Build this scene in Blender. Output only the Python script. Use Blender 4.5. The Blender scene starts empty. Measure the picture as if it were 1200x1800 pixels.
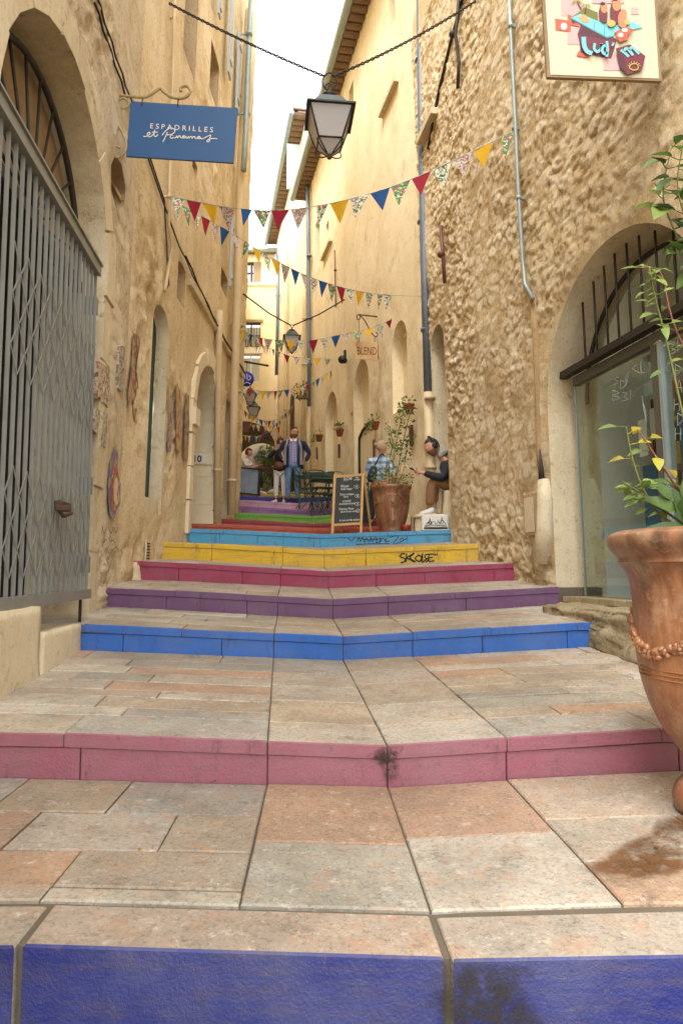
import bpy, bmesh, math, random
import numpy as np
from mathutils import Vector, Matrix, Euler

sc = bpy.context.scene
R = math.radians
# ---------------------------------------------------------------- camera
PITCH = math.atan(100/1200)
cam = bpy.data.objects.new('camera', bpy.data.cameras.new('camera'))
sc.collection.objects.link(cam)
cam.location = (0, 0, 0)
cam.rotation_euler = (R(90) + PITCH, 0, 0)
cam.data.sensor_fit = 'VERTICAL'
cam.data.sensor_height = 36
cam.data.sensor_width = 24
cam.data.lens = 24
cam.data.clip_start = 0.05
cam.data.clip_end = 600
sc.camera = cam
# ---------------------------------------------------------------- light: bright overcast day
SUN_EL, SUN_ROT = R(58.8), R(214)
w = bpy.data.worlds.new('World'); sc.world = w; w.use_nodes = True
nt = w.node_tree; nt.nodes.clear()
out = nt.nodes.new('ShaderNodeOutputWorld')
bg = nt.nodes.new('ShaderNodeBackground'); bg.inputs[1].default_value = 0.15
sky = nt.nodes.new('ShaderNodeTexSky'); sky.sky_type = 'NISHITA'; sky.sun_disc = False
sky.sun_elevation = SUN_EL; sky.sun_rotation = SUN_ROT
cl = nt.nodes.new('ShaderNodeMix'); cl.data_type = 'RGBA'
cl.inputs[0].default_value = 0.88                      # cloud cover over the clear sky
cl.inputs[7].default_value = (8.6, 8.75, 8.9, 1)
nt.links.new(sky.outputs[0], cl.inputs[6]); nt.links.new(cl.outputs[2], bg.inputs[0])
nt.links.new(bg.outputs[0], out.inputs[0])
sl = bpy.data.lights.new('sun', 'SUN'); sl.energy = 1.5; sl.angle = R(22); sl.color = (1, .98, .95)
sun = bpy.data.objects.new('sun', sl); sc.collection.objects.link(sun)
# sun direction: from behind and left of the camera, high
sd = Vector((0.34, 0.5, -1)).normalized()
sun.rotation_euler = sd.to_track_quat('-Z', 'Y').to_euler()
vs = sc.view_settings
sc.display_settings.display_device = 'sRGB'
vs.view_transform = 'Standard'; vs.look = 'None'; vs.gamma = 1; vs.use_curve_mapping = False
vs.exposure = 1.9
try:
    sc.render.engine = 'CYCLES'
    sc.cycles.max_bounces = 9; sc.cycles.diffuse_bounces = 6; sc.cycles.glossy_bounces = 3
    sc.cycles.transparent_max_bounces = 12; sc.cycles.caustics_reflective = False; sc.cycles.caustics_refractive = False
except Exception: pass

# ---------------------------------------------------------------- helpers
F = 1200.0
cp_, sp_ = math.cos(PITCH), math.sin(PITCH)
def at(px, py, Y):
    u = (900-py)/F; t = Y/(cp_-u*sp_)
    return Vector(((px-600)/F*t, Y, t*(sp_+u*cp_)))
def ray(px, py):
    u = (900-py)/F
    return Vector(((px-600)/F, cp_-u*sp_, sp_+u*cp_))
def lin(c):
    return tuple((x/255/12.92 if x/255 <= .04045 else ((x/255+.055)/1.055)**2.4) for x in c[:3]) + (1,)
def V(*a): return Vector(a)
rnd = random.Random(7)

def tag(o, label=None, cat=None, group=None, kind=None):
    if label: o['label'] = label
    if cat: o['category'] = cat
    if group: o['group'] = group
    if kind: o['kind'] = kind
    return o

class MB:
    def __init__(s): s.v = []; s.f = []; s.m = []; s.sm = []
    def add(s, vs_, fs, mi=0, smooth=False):
        n = len(s.v); s.v.extend([tuple(v) for v in vs_])
        for f in fs: s.f.append(tuple(i+n for i in f)); s.m.append(mi); s.sm.append(smooth)
        return s
    def box(s, c, d, rot=None, mi=0):
        """c centre, d full size, rot Matrix/Euler tuple"""
        M = rot if isinstance(rot, Matrix) else (Euler(rot).to_matrix() if rot else Matrix.Identity(3))
        c = Vector(c); vs_ = []
        for x in (-.5, .5):
            for y in (-.5, .5):
                for z in (-.5, .5): vs_.append(c + M @ Vector((x*d[0], y*d[1], z*d[2])))
        return s.add(vs_, [(0,1,3,2),(4,6,7,5),(0,4,5,1),(2,3,7,6),(0,2,6,4),(1,5,7,3)], mi)
    def cbox(s, c, d, ch=.004, rot=None, mi=0):
        """box with chamfered edges"""
        M = rot if isinstance(rot, Matrix) else (Euler(rot).to_matrix() if rot else Matrix.Identity(3))
        bm = bmesh.new(); bmesh.ops.create_cube(bm, size=1)
        for v in bm.verts: v.co = Vector((v.co.x*d[0], v.co.y*d[1], v.co.z*d[2]))
        bmesh.ops.bevel(bm, geom=bm.edges[:], offset=ch, segments=1, affect='EDGES')
        bm.verts.index_update(); c = Vector(c)
        s.add([c + M @ v.co for v in bm.verts], [tuple(v.index for v in f.verts) for f in bm.faces], mi); bm.free()
        return s
    def bar(s, a, b, w_, h_, up=(0,0,1), mi=0):
        a = Vector(a); b = Vector(b); d = (b-a); L = d.length; d.normalize()
        up = Vector(up)
        if abs(d.dot(up)) > .99: up = Vector((0,1,0))
        x = d.cross(up).normalized(); z = x.cross(d)
        M = Matrix((x, d, z)).transposed()
        return s.box((a+b)/2, (w_, L, h_), M, mi)
    def tube(s, pts, r, n=8, mi=0, caps=True, closed=False):
        pts = [Vector(p) for p in pts]; m = len(pts); rs = r if hasattr(r, '__len__') else [r]*m
        vs_ = []; prev = None
        for i, p in enumerate(pts):
            if closed: d = pts[(i+1) % m]-pts[i-1]
            else: d = (pts[min(i+1, m-1)]-pts[max(i-1, 0)])
            if d.length < 1e-9: d = Vector((0,0,1))
            d.normalize()
            if prev is None:
                a = Vector((0,0,1)) if abs(d.z) < .9 else Vector((0,1,0))
                x = d.cross(a).normalized()
            else:
                x = (prev - d*prev.dot(d))
                x = x.normalized() if x.length > 1e-6 else d.orthogonal().normalized()
            prev = x; y = d.cross(x)
            for k in range(n):
                a = 2*math.pi*k/n
                vs_.append(p + (x*math.cos(a)+y*math.sin(a))*rs[i])
        fs = []
        for i in range(m if closed else m-1):
            for k in range(n):
                j = (i+1) % m; fs.append((i*n+k, i*n+(k+1) % n, j*n+(k+1) % n, j*n+k))
        if caps and not closed: fs += [tuple(range(n))[::-1], tuple((m-1)*n+k for k in range(n))]
        return s.add(vs_, fs, mi, True)
    def lathe(s, prof, c, n=24, mi=0, squash=(1,1), fn=None):
        """prof list of (r,z); c centre"""
        vs_ = []; c = Vector(c)
        for r, z in prof:
            for k in range(n):
                a = 2*math.pi*k/n; rr = r + (fn(a, z) if fn else 0)
                vs_.append(c + Vector((rr*math.cos(a)*squash[0], rr*math.sin(a)*squash[1], z)))
        fs = [(i*n+k, i*n+(k+1) % n, (i+1)*n+(k+1) % n, (i+1)*n+k) for i in range(len(prof)-1) for k in range(n)]
        return s.add(vs_, fs, mi, True)
    def ball(s, c, r, n=10, m=7, mi=0, rot=None):
        r = r if hasattr(r, '__len__') else (r, r, r); c = Vector(c); M = rot or Matrix.Identity(3)
        vs_ = [c + M @ Vector((0,0,-r[2]))]
        for i in range(1, m):
            p = math.pi*i/m - math.pi/2
            for k in range(n):
                a = 2*math.pi*k/n
                vs_.append(c + M @ Vector((math.cos(p)*math.cos(a)*r[0], math.cos(p)*math.sin(a)*r[1], math.sin(p)*r[2])))
        vs_.append(c + M @ Vector((0,0,r[2])))
        fs = [(0, 1+(k+1) % n, 1+k) for k in range(n)]
        for i in range(m-2):
            for k in range(n): fs.append((1+i*n+k, 1+i*n+(k+1) % n, 1+(i+1)*n+(k+1) % n, 1+(i+1)*n+k))
        L = len(vs_)-1
        fs += [(L, 1+(m-2)*n+k, 1+(m-2)*n+(k+1) % n) for k in range(n)]
        return s.add(vs_, fs, mi, True)
    def poly(s, pts, th=0, nrm=None, mi=0):
        """flat polygon, extruded by th backwards against nrm"""
        pts = [Vector(p) for p in pts]; n = len(pts)
        if not th: return s.add(pts, [tuple(range(n))], mi)
        nrm = Vector(nrm).normalized()
        back = [p - nrm*th for p in pts]
        fs = [tuple(range(n)), tuple(range(2*n-1, n-1, -1))] + [(i, i+n, (i+1) % n+n, (i+1) % n) for i in range(n)]
        return s.add(pts+back, fs, mi)
    def ribbon(s, pts, wd, nrm, mi=0, th=.0012):
        """brush stroke lying on a surface with normal nrm"""
        pts = [Vector(p) for p in pts]; nrm = Vector(nrm).normalized(); m = len(pts); vs_ = []
        for i, p in enumerate(pts):
            d = (pts[min(i+1, m-1)]-pts[max(i-1, 0)]); d = d.normalized() if d.length > 1e-9 else Vector((1,0,0))
            x = d.cross(nrm).normalized()*wd/2
            vs_ += [p+x, p-x, p+x+nrm*th, p-x+nrm*th]
        fs = []
        for i in range(m-1):
            a = i*4; b = a+4
            fs += [(a+2, b+2, b+3, a+3), (a, a+2, a+3, a+1)] if i == 0 else [(a+2, b+2, b+3, a+3)]
            fs += [(a, b, b+2, a+2), (a+1, a+3, b+3, b+1)]
        fs.append((m*4-4, m*4-3, m*4-1, m*4-2))
        return s.add(vs_, fs, mi)
    def mesh(s, name, mats, origin=(0,0,0)):
        me = bpy.data.meshes.new(name); o = Vector(origin)
        me.from_pydata([(v[0]-o.x, v[1]-o.y, v[2]-o.z) for v in s.v], [], s.f)
        if not isinstance(mats, (list, tuple)): mats = [mats]
        for m in mats: me.materials.append(m)
        me.polygons.foreach_set('material_index', s.m)
        me.polygons.foreach_set('use_smooth', s.sm)
        me.update()
        return me

class Thing:
    """an Empty at the base of a thing; parts are given in world coordinates"""
    def __init__(s, name, label, cat, loc, group=None, kind=None):
        s.loc = Vector(loc); s.o = bpy.data.objects.new(name, None); sc.collection.objects.link(s.o)
        s.o.empty_display_size = .1
        s.o.location = s.loc; tag(s.o, label, cat, group, kind)
    def part(s, name, mb, mat, parent=None, label=None, kind=None, col=None):
        me = mb.mesh(name, mat, s.loc) if isinstance(mb, MB) else mb
        o = bpy.data.objects.new(name, me); sc.collection.objects.link(o)
        o.parent = parent or s.o
        if label: o['label'] = label
        if kind: o['kind'] = kind
        if col: o.color = col
        return o
def single(name, mb, mat, label=None, cat=None, group=None, kind=None, loc=None):
    c = Vector(loc) if loc else Vector((0,0,0))
    o = bpy.data.objects.new(name, mb.mesh(name, mat, c)); sc.collection.objects.link(o); o.location = c
    return tag(o, label, cat, group, kind)

def curve_pts(pts, n=6):
    """Catmull-Rom through pts (any dimension)"""
    P = [Vector(p) for p in pts]; P = [P[0]*2-P[1]] + P + [P[-1]*2-P[-2]]; o_ = []
    for i in range(1, len(P)-2):
        for k in range(n):
            t = k/n; a, b, c, d = P[i-1], P[i], P[i+1], P[i+2]
            o_.append(.5*((2*b)+(c-a)*t+(2*a-5*b+4*c-d)*t*t+(3*b-a-3*c+d)*t**3))
    o_.append(P[-2]); return o_

def text_mb(txt, origin, xd, yd, size, extr=.0015, shear=0, align='LEFT', mi=0, mb=None, space=1.0, bold=0, squeeze=1.0):
    cu = bpy.data.curves.new('txt', 'FONT'); cu.body = txt; cu.size = size; cu.shear = shear
    cu.align_x = align; cu.space_character = space; cu.offset = bold; cu.resolution_u = 3
    ob = bpy.data.objects.new('txt', cu); sc.collection.objects.link(ob)
    dg = bpy.context.evaluated_depsgraph_get()
    me = bpy.data.meshes.new_from_object(ob.evaluated_get(dg))
    xd = Vector(xd).normalized(); yd = Vector(yd).normalized(); n = xd.cross(yd).normalized()
    mb = mb or MB(); o = Vector(origin)
    mb.add([o + xd*v.co.x*squeeze + yd*v.co.y + n*extr for v in me.vertices], [tuple(p.vertices) for p in me.polygons], mi)
    bpy.data.objects.remove(ob); bpy.data.curves.remove(cu); bpy.data.meshes.remove(me)
    return mb

# ---------------------------------------------------------------- noise
_rs = np.random.RandomState(3); LAT = _rs.rand(256, 256); J1 = _rs.rand(256, 256); J2 = _rs.rand(256, 256); J3 = _rs.rand(256,256)
def vnoise(x, y):
    xi = np.floor(x).astype(int); yi = np.floor(y).astype(int); fx = x-xi; fy = y-yi
    fx = fx*fx*(3-2*fx); fy = fy*fy*(3-2*fy); g = lambda a, b: LAT[a % 256, b % 256]
    return (g(xi,yi)*(1-fx)+g(xi+1,yi)*fx)*(1-fy)+(g(xi,yi+1)*(1-fx)+g(xi+1,yi+1)*fx)*fy
def fbm(x, y, o=4):
    t = 0; a = .5
    for i in range(o): t = t + a*(vnoise(x*2**i+17*i, y*2**i+31*i)-.5); a *= .55
    return t*2
def cells(x, y):
    xi = np.floor(x).astype(int); yi = np.floor(y).astype(int); d1 = np.full(x.shape, 9.); idv = np.zeros(x.shape)
    for i in (-1,0,1):
        for j in (-1,0,1):
            a = xi+i; b = yi+j
            cx = a+.5+.8*(J1[a % 256, b % 256]-.5); cy = b+.5+.8*(J2[a % 256, b % 256]-.5)
            d = np.hypot(x-cx, y-cy); m = d < d1
            d1 = np.where(m, d, d1); idv = np.where(m, J3[a % 256, b % 256], idv)
    return d1, idv

# ---------------------------------------------------------------- materials
def newmat(name):
    m = bpy.data.materials.new(name); m.use_nodes = True; nt = m.node_tree
    b = nt.nodes['Principled BSDF']; return m, nt, b
def N(nt, t, **k):
    n = nt.nodes.new(t)
    for a, v in k.items():
        if a.startswith('i_'):
            key = a[2:]; key = int(key) if key.isdigit() else key.replace('_', ' ')
            n.inputs[key].default_value = v
        else: setattr(n, a, v)
    return n
def coords(nt, scale=(1,1,1), src='Object'):
    tc = N(nt, 'ShaderNodeTexCoord'); mp = N(nt, 'ShaderNodeMapping'); mp.inputs['Scale'].default_value = scale
    nt.links.new(tc.outputs[src], mp.inputs[0]); return mp.outputs[0]
def worldcoords(nt, scale=(1,1,1)):
    g = N(nt, 'ShaderNodeNewGeometry'); mp = N(nt, 'ShaderNodeMapping'); mp.inputs['Scale'].default_value = scale
    nt.links.new(g.outputs['Position'], mp.inputs[0]); return mp.outputs[0]
def noise(nt, vec, scale, detail=4, rough=.55):
    n = N(nt, 'ShaderNodeTexNoise'); n.inputs['Scale'].default_value = scale; n.inputs['Detail'].default_value = detail
    n.inputs['Roughness'].default_value = rough; nt.links.new(vec, n.inputs['Vector']); return n.outputs[0]
def ramp(nt, fac, stops):
    r = N(nt, 'ShaderNodeValToRGB'); el = r.color_ramp.elements
    while len(el) < len(stops): el.new(.5)
    for e, (p, c) in zip(el, stops):
        e.position = p; e.color = c if hasattr(c, '__len__') else (c, c, c, 1)
    nt.links.new(fac, r.inputs[0]); return r.outputs[0]
def mix(nt, f, a, b, mode='MIX'):
    m = N(nt, 'ShaderNodeMix', data_type='RGBA', blend_type=mode)
    for i, v in ((0, f), (6, a), (7, b)):
        if isinstance(v, bpy.types.NodeSocket): nt.links.new(v, m.inputs[i])
        else: m.inputs[i].default_value = v
    return m.outputs[2]
def bump(nt, b, h, strength, dist):
    n = N(nt, 'ShaderNodeBump'); n.inputs['Strength'].default_value = strength; n.inputs['Distance'].default_value = dist
    nt.links.new(h, n.inputs['Height']); nt.links.new(n.outputs[0], b.inputs['Normal'])

def wallmat(name, c1, c2, c3, bs=.5, bd=.02, sc_=1.0, stain=.5, pit=0.0, stones=0):
    m, nt, b = newmat(name); b.inputs['Roughness'].default_value = .92
    v = worldcoords(nt); v2 = worldcoords(nt, (1.6, 1.6, .35))
    base = mix(nt, ramp(nt, noise(nt, v, .9*sc_, 5), [(.38, 0), (.64, 1)]), lin(c1), lin(c2))
    base = mix(nt, ramp(nt, noise(nt, v2, 1.7*sc_, 5, .65), [(.46, 0), (.72, stain)]), base, lin(c3))
    sp = noise(nt, v, 38*sc_, 4, .7)
    base = mix(nt, ramp(nt, sp, [(.32, .8 if pit >= .5 and bs >= .9 else .3), (.49, 0)]), base, mix(nt, .6, base, (.12,.08,.045,1), 'MIX'))
    base = mix(nt, ramp(nt, noise(nt, v, 3.3*sc_, 6, .7), [(.56, 0), (.66, .5*stain)]), base, lin((158,124,76)))
    base = mix(nt, ramp(nt, noise(nt, v, 11*sc_, 4, .7), [(.5, 0), (.75, .45)]), base, lin((235,215,175)))
    if pit:
        base = mix(nt, ramp(nt, noise(nt, v, 6*sc_, 6, .75), [(.30, pit), (.42, 0)]), base, lin((96,74,46)))
    if stones:      # single stones read slightly paler or darker than the mortar between them
        at_ = N(nt, 'ShaderNodeAttribute', attribute_name='stone')
        base = mix(nt, ramp(nt, at_.outputs['Fac'], [(.5, 0), (1, stones)]), base, lin((246,232,204)))
        base = mix(nt, ramp(nt, at_.outputs['Fac'], [(0, stones), (.45, 0)]), base, lin((150,112,68)))
    nt.links.new(base, b.inputs['Base Color'])
    h = mix(nt, .35, noise(nt, v, 12*sc_, 9, .78), noise(nt, v, 60*sc_, 4, .75))
    bump(nt, b, h, bs, bd)
    return m
M = {}
M['wall_left'] = wallmat('ochre render left', (228,211,178), (208,188,150), (178,154,116), 1, .04, 1, .6, .6, .55)
M['wall_left2'] = wallmat('ochre render left upper', (234,214,174), (218,194,148), (190,166,126), .9, .03, 1, .6, .5, .5)
M['wall_rough'] = wallmat('rubble stone', (226,202,156), (208,180,132), (182,152,106), 1, .035, 1.5, .4, .5, .6)
M['plaster'] = wallmat('yellow plaster', (240,225,190), (234,215,172), (216,194,150), .5, .02, .6, .6, .3)
M['plaster2'] = wallmat('pale plaster', (240,226,190), (232,214,174), (216,196,154), .35, .015, .6, .4, .1)
M['far'] = wallmat('far facade render', (232,214,170), (224,204,158), (210,188,142), .3, .012, .8, .3, 0)
M['stone_jamb'] = wallmat('dressed limestone', (222,208,176), (206,188,152), (176,156,122), .8, .02, 1.5, .5, .6)
M['cream_stone'] = wallmat('cream dressed stone', (232,220,190), (222,206,172), (206,188,150), .35, .008, 1.5, .3, .1)
M['rock'] = wallmat('weathered rock', (196,180,142), (166,146,108), (116,98,68), 1, .05, 1.2, .8, .8)
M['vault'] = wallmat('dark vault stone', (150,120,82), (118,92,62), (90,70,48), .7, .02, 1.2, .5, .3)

def pav(name, painted=False):
    m, nt, b = newmat(name)
    oi = N(nt, 'ShaderNodeObjectInfo'); v = worldcoords(nt)
    if not painted:
        b.inputs['Roughness'].default_value = .78
        col = mix(nt, ramp(nt, noise(nt, v, 5, 5, .7), [(.35, 0), (.7, .55)]), oi.outputs['Color'], mix(nt, .5, oi.outputs['Color'], lin((160,128,96))))
        col = mix(nt, ramp(nt, noise(nt, v, 60, 5, .8), [(.36, .75), (.50, 0)]), col, mix(nt, .72, col, (.08,.06,.045,1)))
        col = mix(nt, ramp(nt, noise(nt, v, 95, 3, .7), [(.55, 0), (.72, .35)]), col, lin((220,206,180)))
        col = mix(nt, ramp(nt, noise(nt, v, 2.2, 6, .7), [(.42, 0), (.62, .75)]), col, mix(nt, .5, col, lin((86,78,66))))
        col = mix(nt, ramp(nt, noise(nt, v, 11, 7, .8), [(.52, 0), (.62, .7)]), col, mix(nt, .5, col, lin((172,122,86))))
        col = mix(nt, ramp(nt, noise(nt, v, 7, 8, .85), [(.36, .75), (.46, 0)]), col, mix(nt, .6, col, lin((66,60,50))))
        col = mix(nt, ramp(nt, noise(nt, v, 16, 8, .85), [(.56, 0), (.62, .6)]), col, mix(nt, .5, col, lin((226,218,200))))
        nt.links.new(col, b.inputs['Base Color'])
        bump(nt, b, mix(nt, .5, noise(nt, v, 42, 6, .75), noise(nt, v, 130, 3, .6)), .5, .006)
    else:
        b.inputs['Roughness'].default_value = .55
        col = mix(nt, ramp(nt, noise(nt, v, 3.5, 5, .65), [(.35, 0), (.75, .55)]), oi.outputs['Color'], mix(nt, .4, oi.outputs['Color'], (.26,.25,.24,1)))
        col = mix(nt, ramp(nt, noise(nt, worldcoords(nt, (1.2,1.2,9)), 4, 7, .75), [(.46, 0), (.66, .6)]), col, mix(nt, .5, col, lin((92,78,62))))
        # chips where the stone shows, and grime
        col = mix(nt, ramp(nt, noise(nt, v, 24, 8, .85), [(.60, 0), (.66, .55)]), col, mix(nt, .5, col, lin((140,124,98))))
        col = mix(nt, ramp(nt, noise(nt, worldcoords(nt, (1,1,.35)), 9, 7, .8), [(.30, .9), (.45, 0)]), col, mix(nt, .7, col, (.03,.025,.02,1)))
        col = mix(nt, ramp(nt, noise(nt, v, 90, 4, .8), [(.30, .6), (.46, 0)]), col, mix(nt, .6, col, (.03,.025,.02,1)))
        nt.links.new(col, b.inputs['Base Color'])
        bump(nt, b, mix(nt, .5, noise(nt, v, 34, 6, .7), noise(nt, v, 110, 3, .6)), .75, .008)
    return m
M['paving'] = pav('worn limestone paving'); M['paint'] = pav('masonry paint on stone', True)
def simple(name, c, rough=.6, metal=0, var=.25, vs_=8, bs=0, bd=.004, spec=None, c2=None):
    m, nt, b = newmat(name); b.inputs['Roughness'].default_value = rough; b.inputs['Metallic'].default_value = metal
    v = coords(nt); c = lin(c); d = lin(c2) if c2 else tuple(x*.55 for x in c[:3])+(1,)
    col = mix(nt, ramp(nt, noise(nt, v, vs_, 5, .65), [(.4, 0), (.75, var if not c2 else 1)]), c, d)
    nt.links.new(col, b.inputs['Base Color'])
    if bs: bump(nt, b, noise(nt, v, vs_*4, 5, .7), bs, bd)
    return m
M['mortar'] = simple('mortar', (100,90,74), .95, 0, .5, 12, .6)
M['gate'] = simple('grey painted steel', (134,134,126), .5, .1, .4, 6)
M['dark_iron'] = simple('dark iron', (58,52,44), .6, .4, .5, 14, .3)
M['bracket'] = simple('ochre painted iron', (170,150,104), .6, .1, .7, 14, .3)
M['cream_pipe'] = simple('cream painted pipe', (208,186,146), .55, 0, .35, 5)
M['grey_pipe'] = simple('zinc pipe', (112,122,134), .45, .3, .4, 5)
M['zinc'] = simple('pale zinc', (152,164,160), .45, .3, .4, 5)
M['cable'] = simple('black cable', (46,40,34), .7)
M['sign_blue'] = simple('blue sign paint', (40,84,132), .5, 0, .15, 3)
M['white'] = simple('white paint', (226,222,212), .6, 0, .15, 6)
M['chalk'] = simple('chalk', (220,220,216), .9, 0, .3, 30)
M['tile'] = simple('clay roof tile', (128,104,84), .85, 0, .7, 9, .5)
M['terracotta'] = simple('terracotta', (164,92,62), .75, 0, .4, 9, .3)
M['lantern'] = simple('lantern green black', (52,56,48), .45, .4, .4, 10)
M['wood_ltr'] = simple('light pine', (206,160,96), .6, 0, .35, 10)
M['wood_board'] = simple('pale plywood', (208,170,116), .65, 0, .2, 10)
M['old_wood'] = simple('weathered wood', (150,126,92), .8, 0, .6, 14, .5)
M['brown'] = simple('dark brown', (72,50,34), .7, 0, .4, 10)
M['blackboard'] = simple('blackboard', (48,52,50), .7, 0, .25, 4)
M['bluegrey'] = simple('wiped slate board', (116,130,148), .6, 0, 1, 5, c2=(146,156,168))
M['green_metal'] = simple('dark green metal', (36,74,64), .45, .2, .3, 6)
M['green_door'] = simple('dark green door', (28,66,60), .6, 0, .5, 6)
M['shutter'] = simple('pale blue shutter', (176,186,190), .7, 0, .4, 8)
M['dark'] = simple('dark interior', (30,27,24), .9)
M['interior'] = simple('interior wall', (214,216,212), .9)
M['skin'] = simple('skin', (206,150,122), .55, 0, .15, 30)
M['hair_dark'] = simple('dark hair', (52,36,26), .7, 0, .6, 40, .6)
M['hair_red'] = simple('auburn hair', (110,60,36), .7, 0, .6, 40, .6)
M['hair_grey'] = simple('ash blonde hair', (176,152,116), .7, 0, .6, 40, .6)
M['navy'] = simple('navy cloth', (30,42,74), .85, 0, .4, 16, .5)
M['charcoal'] = simple('charcoal cloth', (38,42,48), .9, 0, .4, 16, .5)
M['jeans'] = simple('faded denim', (74,106,146), .9, 0, 1, 7, .4, c2=(122,152,184))
M['white_cloth'] = simple('white cloth', (222,218,214), .85, 0, .2, 12, .4)
M['grey_cloth'] = simple('grey cloth', (150,148,144), .9, 0, .3, 16, .4)
M['khaki'] = simple('brown chino', (140,102,66), .9, 0, .5, 10, .5)
M['leather'] = simple('brown leather', (96,52,40), .5, 0, .4, 12, .3)
M['rubber'] = simple('black plastic', (26,26,28), .5)
M['red_paint'] = simple('red pot', (150,50,40), .5, 0, .3, 9)
M['soil'] = simple('soil', (60,44,30), .95, 0, .5, 30, .8)
M['stem'] = simple('green brown stem', (112,112,56), .7, 0, .5, 14)
M['stem_red'] = simple('reddish stem', (130,74,56), .7, 0, .5, 14)
def leafmat(name, c, c2):
    m, nt, b = newmat(name); b.inputs['Roughness'].default_value = .5
    oi = N(nt, 'ShaderNodeObjectInfo'); g = N(nt, 'ShaderNodeNewGeometry'); v = coords(nt)
    f = N(nt, 'ShaderNodeMath', operation='ADD'); nt.links.new(oi.outputs['Random'], f.inputs[0]); nt.links.new(g.outputs['Random Per Island'], f.inputs[1])
    f2 = N(nt, 'ShaderNodeMath', operation='FRACT'); nt.links.new(f.outputs[0], f2.inputs[0])
    col = mix(nt, f2.outputs[0], lin(c), lin(c2))
    col = mix(nt, ramp(nt, noise(nt, v, 45, 4), [(.4, 0), (.8, .6)]), col, mix(nt, .5, col, (.02,.03,.01,1)))
    nt.links.new(col, b.inputs['Base Color'])
    tr = N(nt, 'ShaderNodeBsdfTranslucent'); nt.links.new(col, tr.inputs[0])
    ms = N(nt, 'ShaderNodeMixShader'); ms.inputs[0].default_value = .35
    o = nt.nodes['Material Output']
    nt.links.new(b.outputs[0], ms.inputs[1]); nt.links.new(tr.outputs[0], ms.inputs[2]); nt.links.new(ms.outputs[0], o.inputs[0])
    return m
M['leaf'] = leafmat('green leaf', (88,116,50), (138,156,74))
M['leaf_dark'] = leafmat('dark leaf', (52,80,36), (92,116,52))
M['leaf_yellow'] = leafmat('yellowing leaf', (176,170,52), (150,128,40))
def glassmat(name, tint=(1,1,1,1), rf=.0, extra=.08):
    m, nt, b = newmat(name); nt.nodes.remove(b)
    tr = N(nt, 'ShaderNodeBsdfTransparent'); tr.inputs[0].default_value = tint
    gl = N(nt, 'ShaderNodeBsdfGlossy'); gl.inputs['Roughness'].default_value = rf
    g = N(nt, 'ShaderNodeNewGeometry'); dt = N(nt, 'ShaderNodeVectorMath', operation='DOT_PRODUCT'); nt.links.new(g.outputs['Normal'], dt.inputs[0]); nt.links.new(g.outputs['Incoming'], dt.inputs[1])
    ab = N(nt, 'ShaderNodeMath', operation='ABSOLUTE'); nt.links.new(dt.outputs['Value'], ab.inputs[0])
    sb = N(nt, 'ShaderNodeMath', operation='SUBTRACT'); sb.inputs[0].default_value = 1; nt.links.new(ab.outputs[0], sb.inputs[1])
    pw = N(nt, 'ShaderNodeMath', operation='POWER'); nt.links.new(sb.outputs[0], pw.inputs[0]); pw.inputs[1].default_value = 4
    ad = N(nt, 'ShaderNodeMath', operation='MULTIPLY_ADD'); nt.links.new(pw.outputs[0], ad.inputs[0]); ad.inputs[1].default_value = .9; ad.inputs[2].default_value = extra
    ad.use_clamp = True
    ms = N(nt, 'ShaderNodeMixShader'); nt.links.new(ad.outputs[0], ms.inputs[0])
    nt.links.new(tr.outputs[0], ms.inputs[1]); nt.links.new(gl.outputs[0], ms.inputs[2]); nt.links.new(ms.outputs[0], nt.nodes['Material Output'].inputs[0])
    return m
M['glass'] = glassmat('shop glass', (.88,.93,.90,1), .0, .05)
M['pane'] = glassmat('window pane', (.6,.65,.68,1), .02, .25)
def frosted():
    m, nt, b = newmat('opal lantern glass'); b.inputs['Base Color'].default_value = (.72,.70,.72,1); b.inputs['Roughness'].default_value = .25
    b.inputs['Transmission Weight'].default_value = 0.0
    tl = N(nt, 'ShaderNodeBsdfTranslucent'); tl.inputs[0].default_value = (.85,.83,.84,1)
    ms = N(nt, 'ShaderNodeMixShader'); ms.inputs[0].default_value = .55
    nt.links.new(b.outputs[0], ms.inputs[1]); nt.links.new(tl.outputs[0], ms.inputs[2]); nt.links.new(ms.outputs[0], nt.nodes['Material Output'].inputs[0])
    return m
M['opal'] = frosted()
def glazed():
    m, nt, b = newmat('glazed terracotta'); b.inputs['Roughness'].default_value = .42
    v = coords(nt, (1,1,.22)); v1 = coords(nt)
    col = mix(nt, ramp(nt, noise(nt, v, 9, 6, .65), [(.36, 0), (.62, 1)]), lin((118,74,48)), lin((168,116,78)))
    col = mix(nt, ramp(nt, noise(nt, v, 5, 5, .6), [(.48, 0), (.64, .9)]), col, lin((78,58,40)))
    col = mix(nt, ramp(nt, noise(nt, v1, 4, 7, .75), [(.52, 0), (.68, .5)]), col, lin((188,160,130)))
    col = mix(nt, ramp(nt, noise(nt, v1, 26, 5, .75), [(.58, 0), (.7, .5)]), col, lin((206,160,120)))
    nt.links.new(col, b.inputs['Base Color']); b.inputs['Coat Weight'].default_value = .2
    bump(nt, b, noise(nt, v1, 20, 4), .25, .004); return m
M['glazed'] = glazed()
M['glaze_gold'] = simple('honey glaze rim', (150,100,56), .4, 0, .7, 12, .2)
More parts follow.
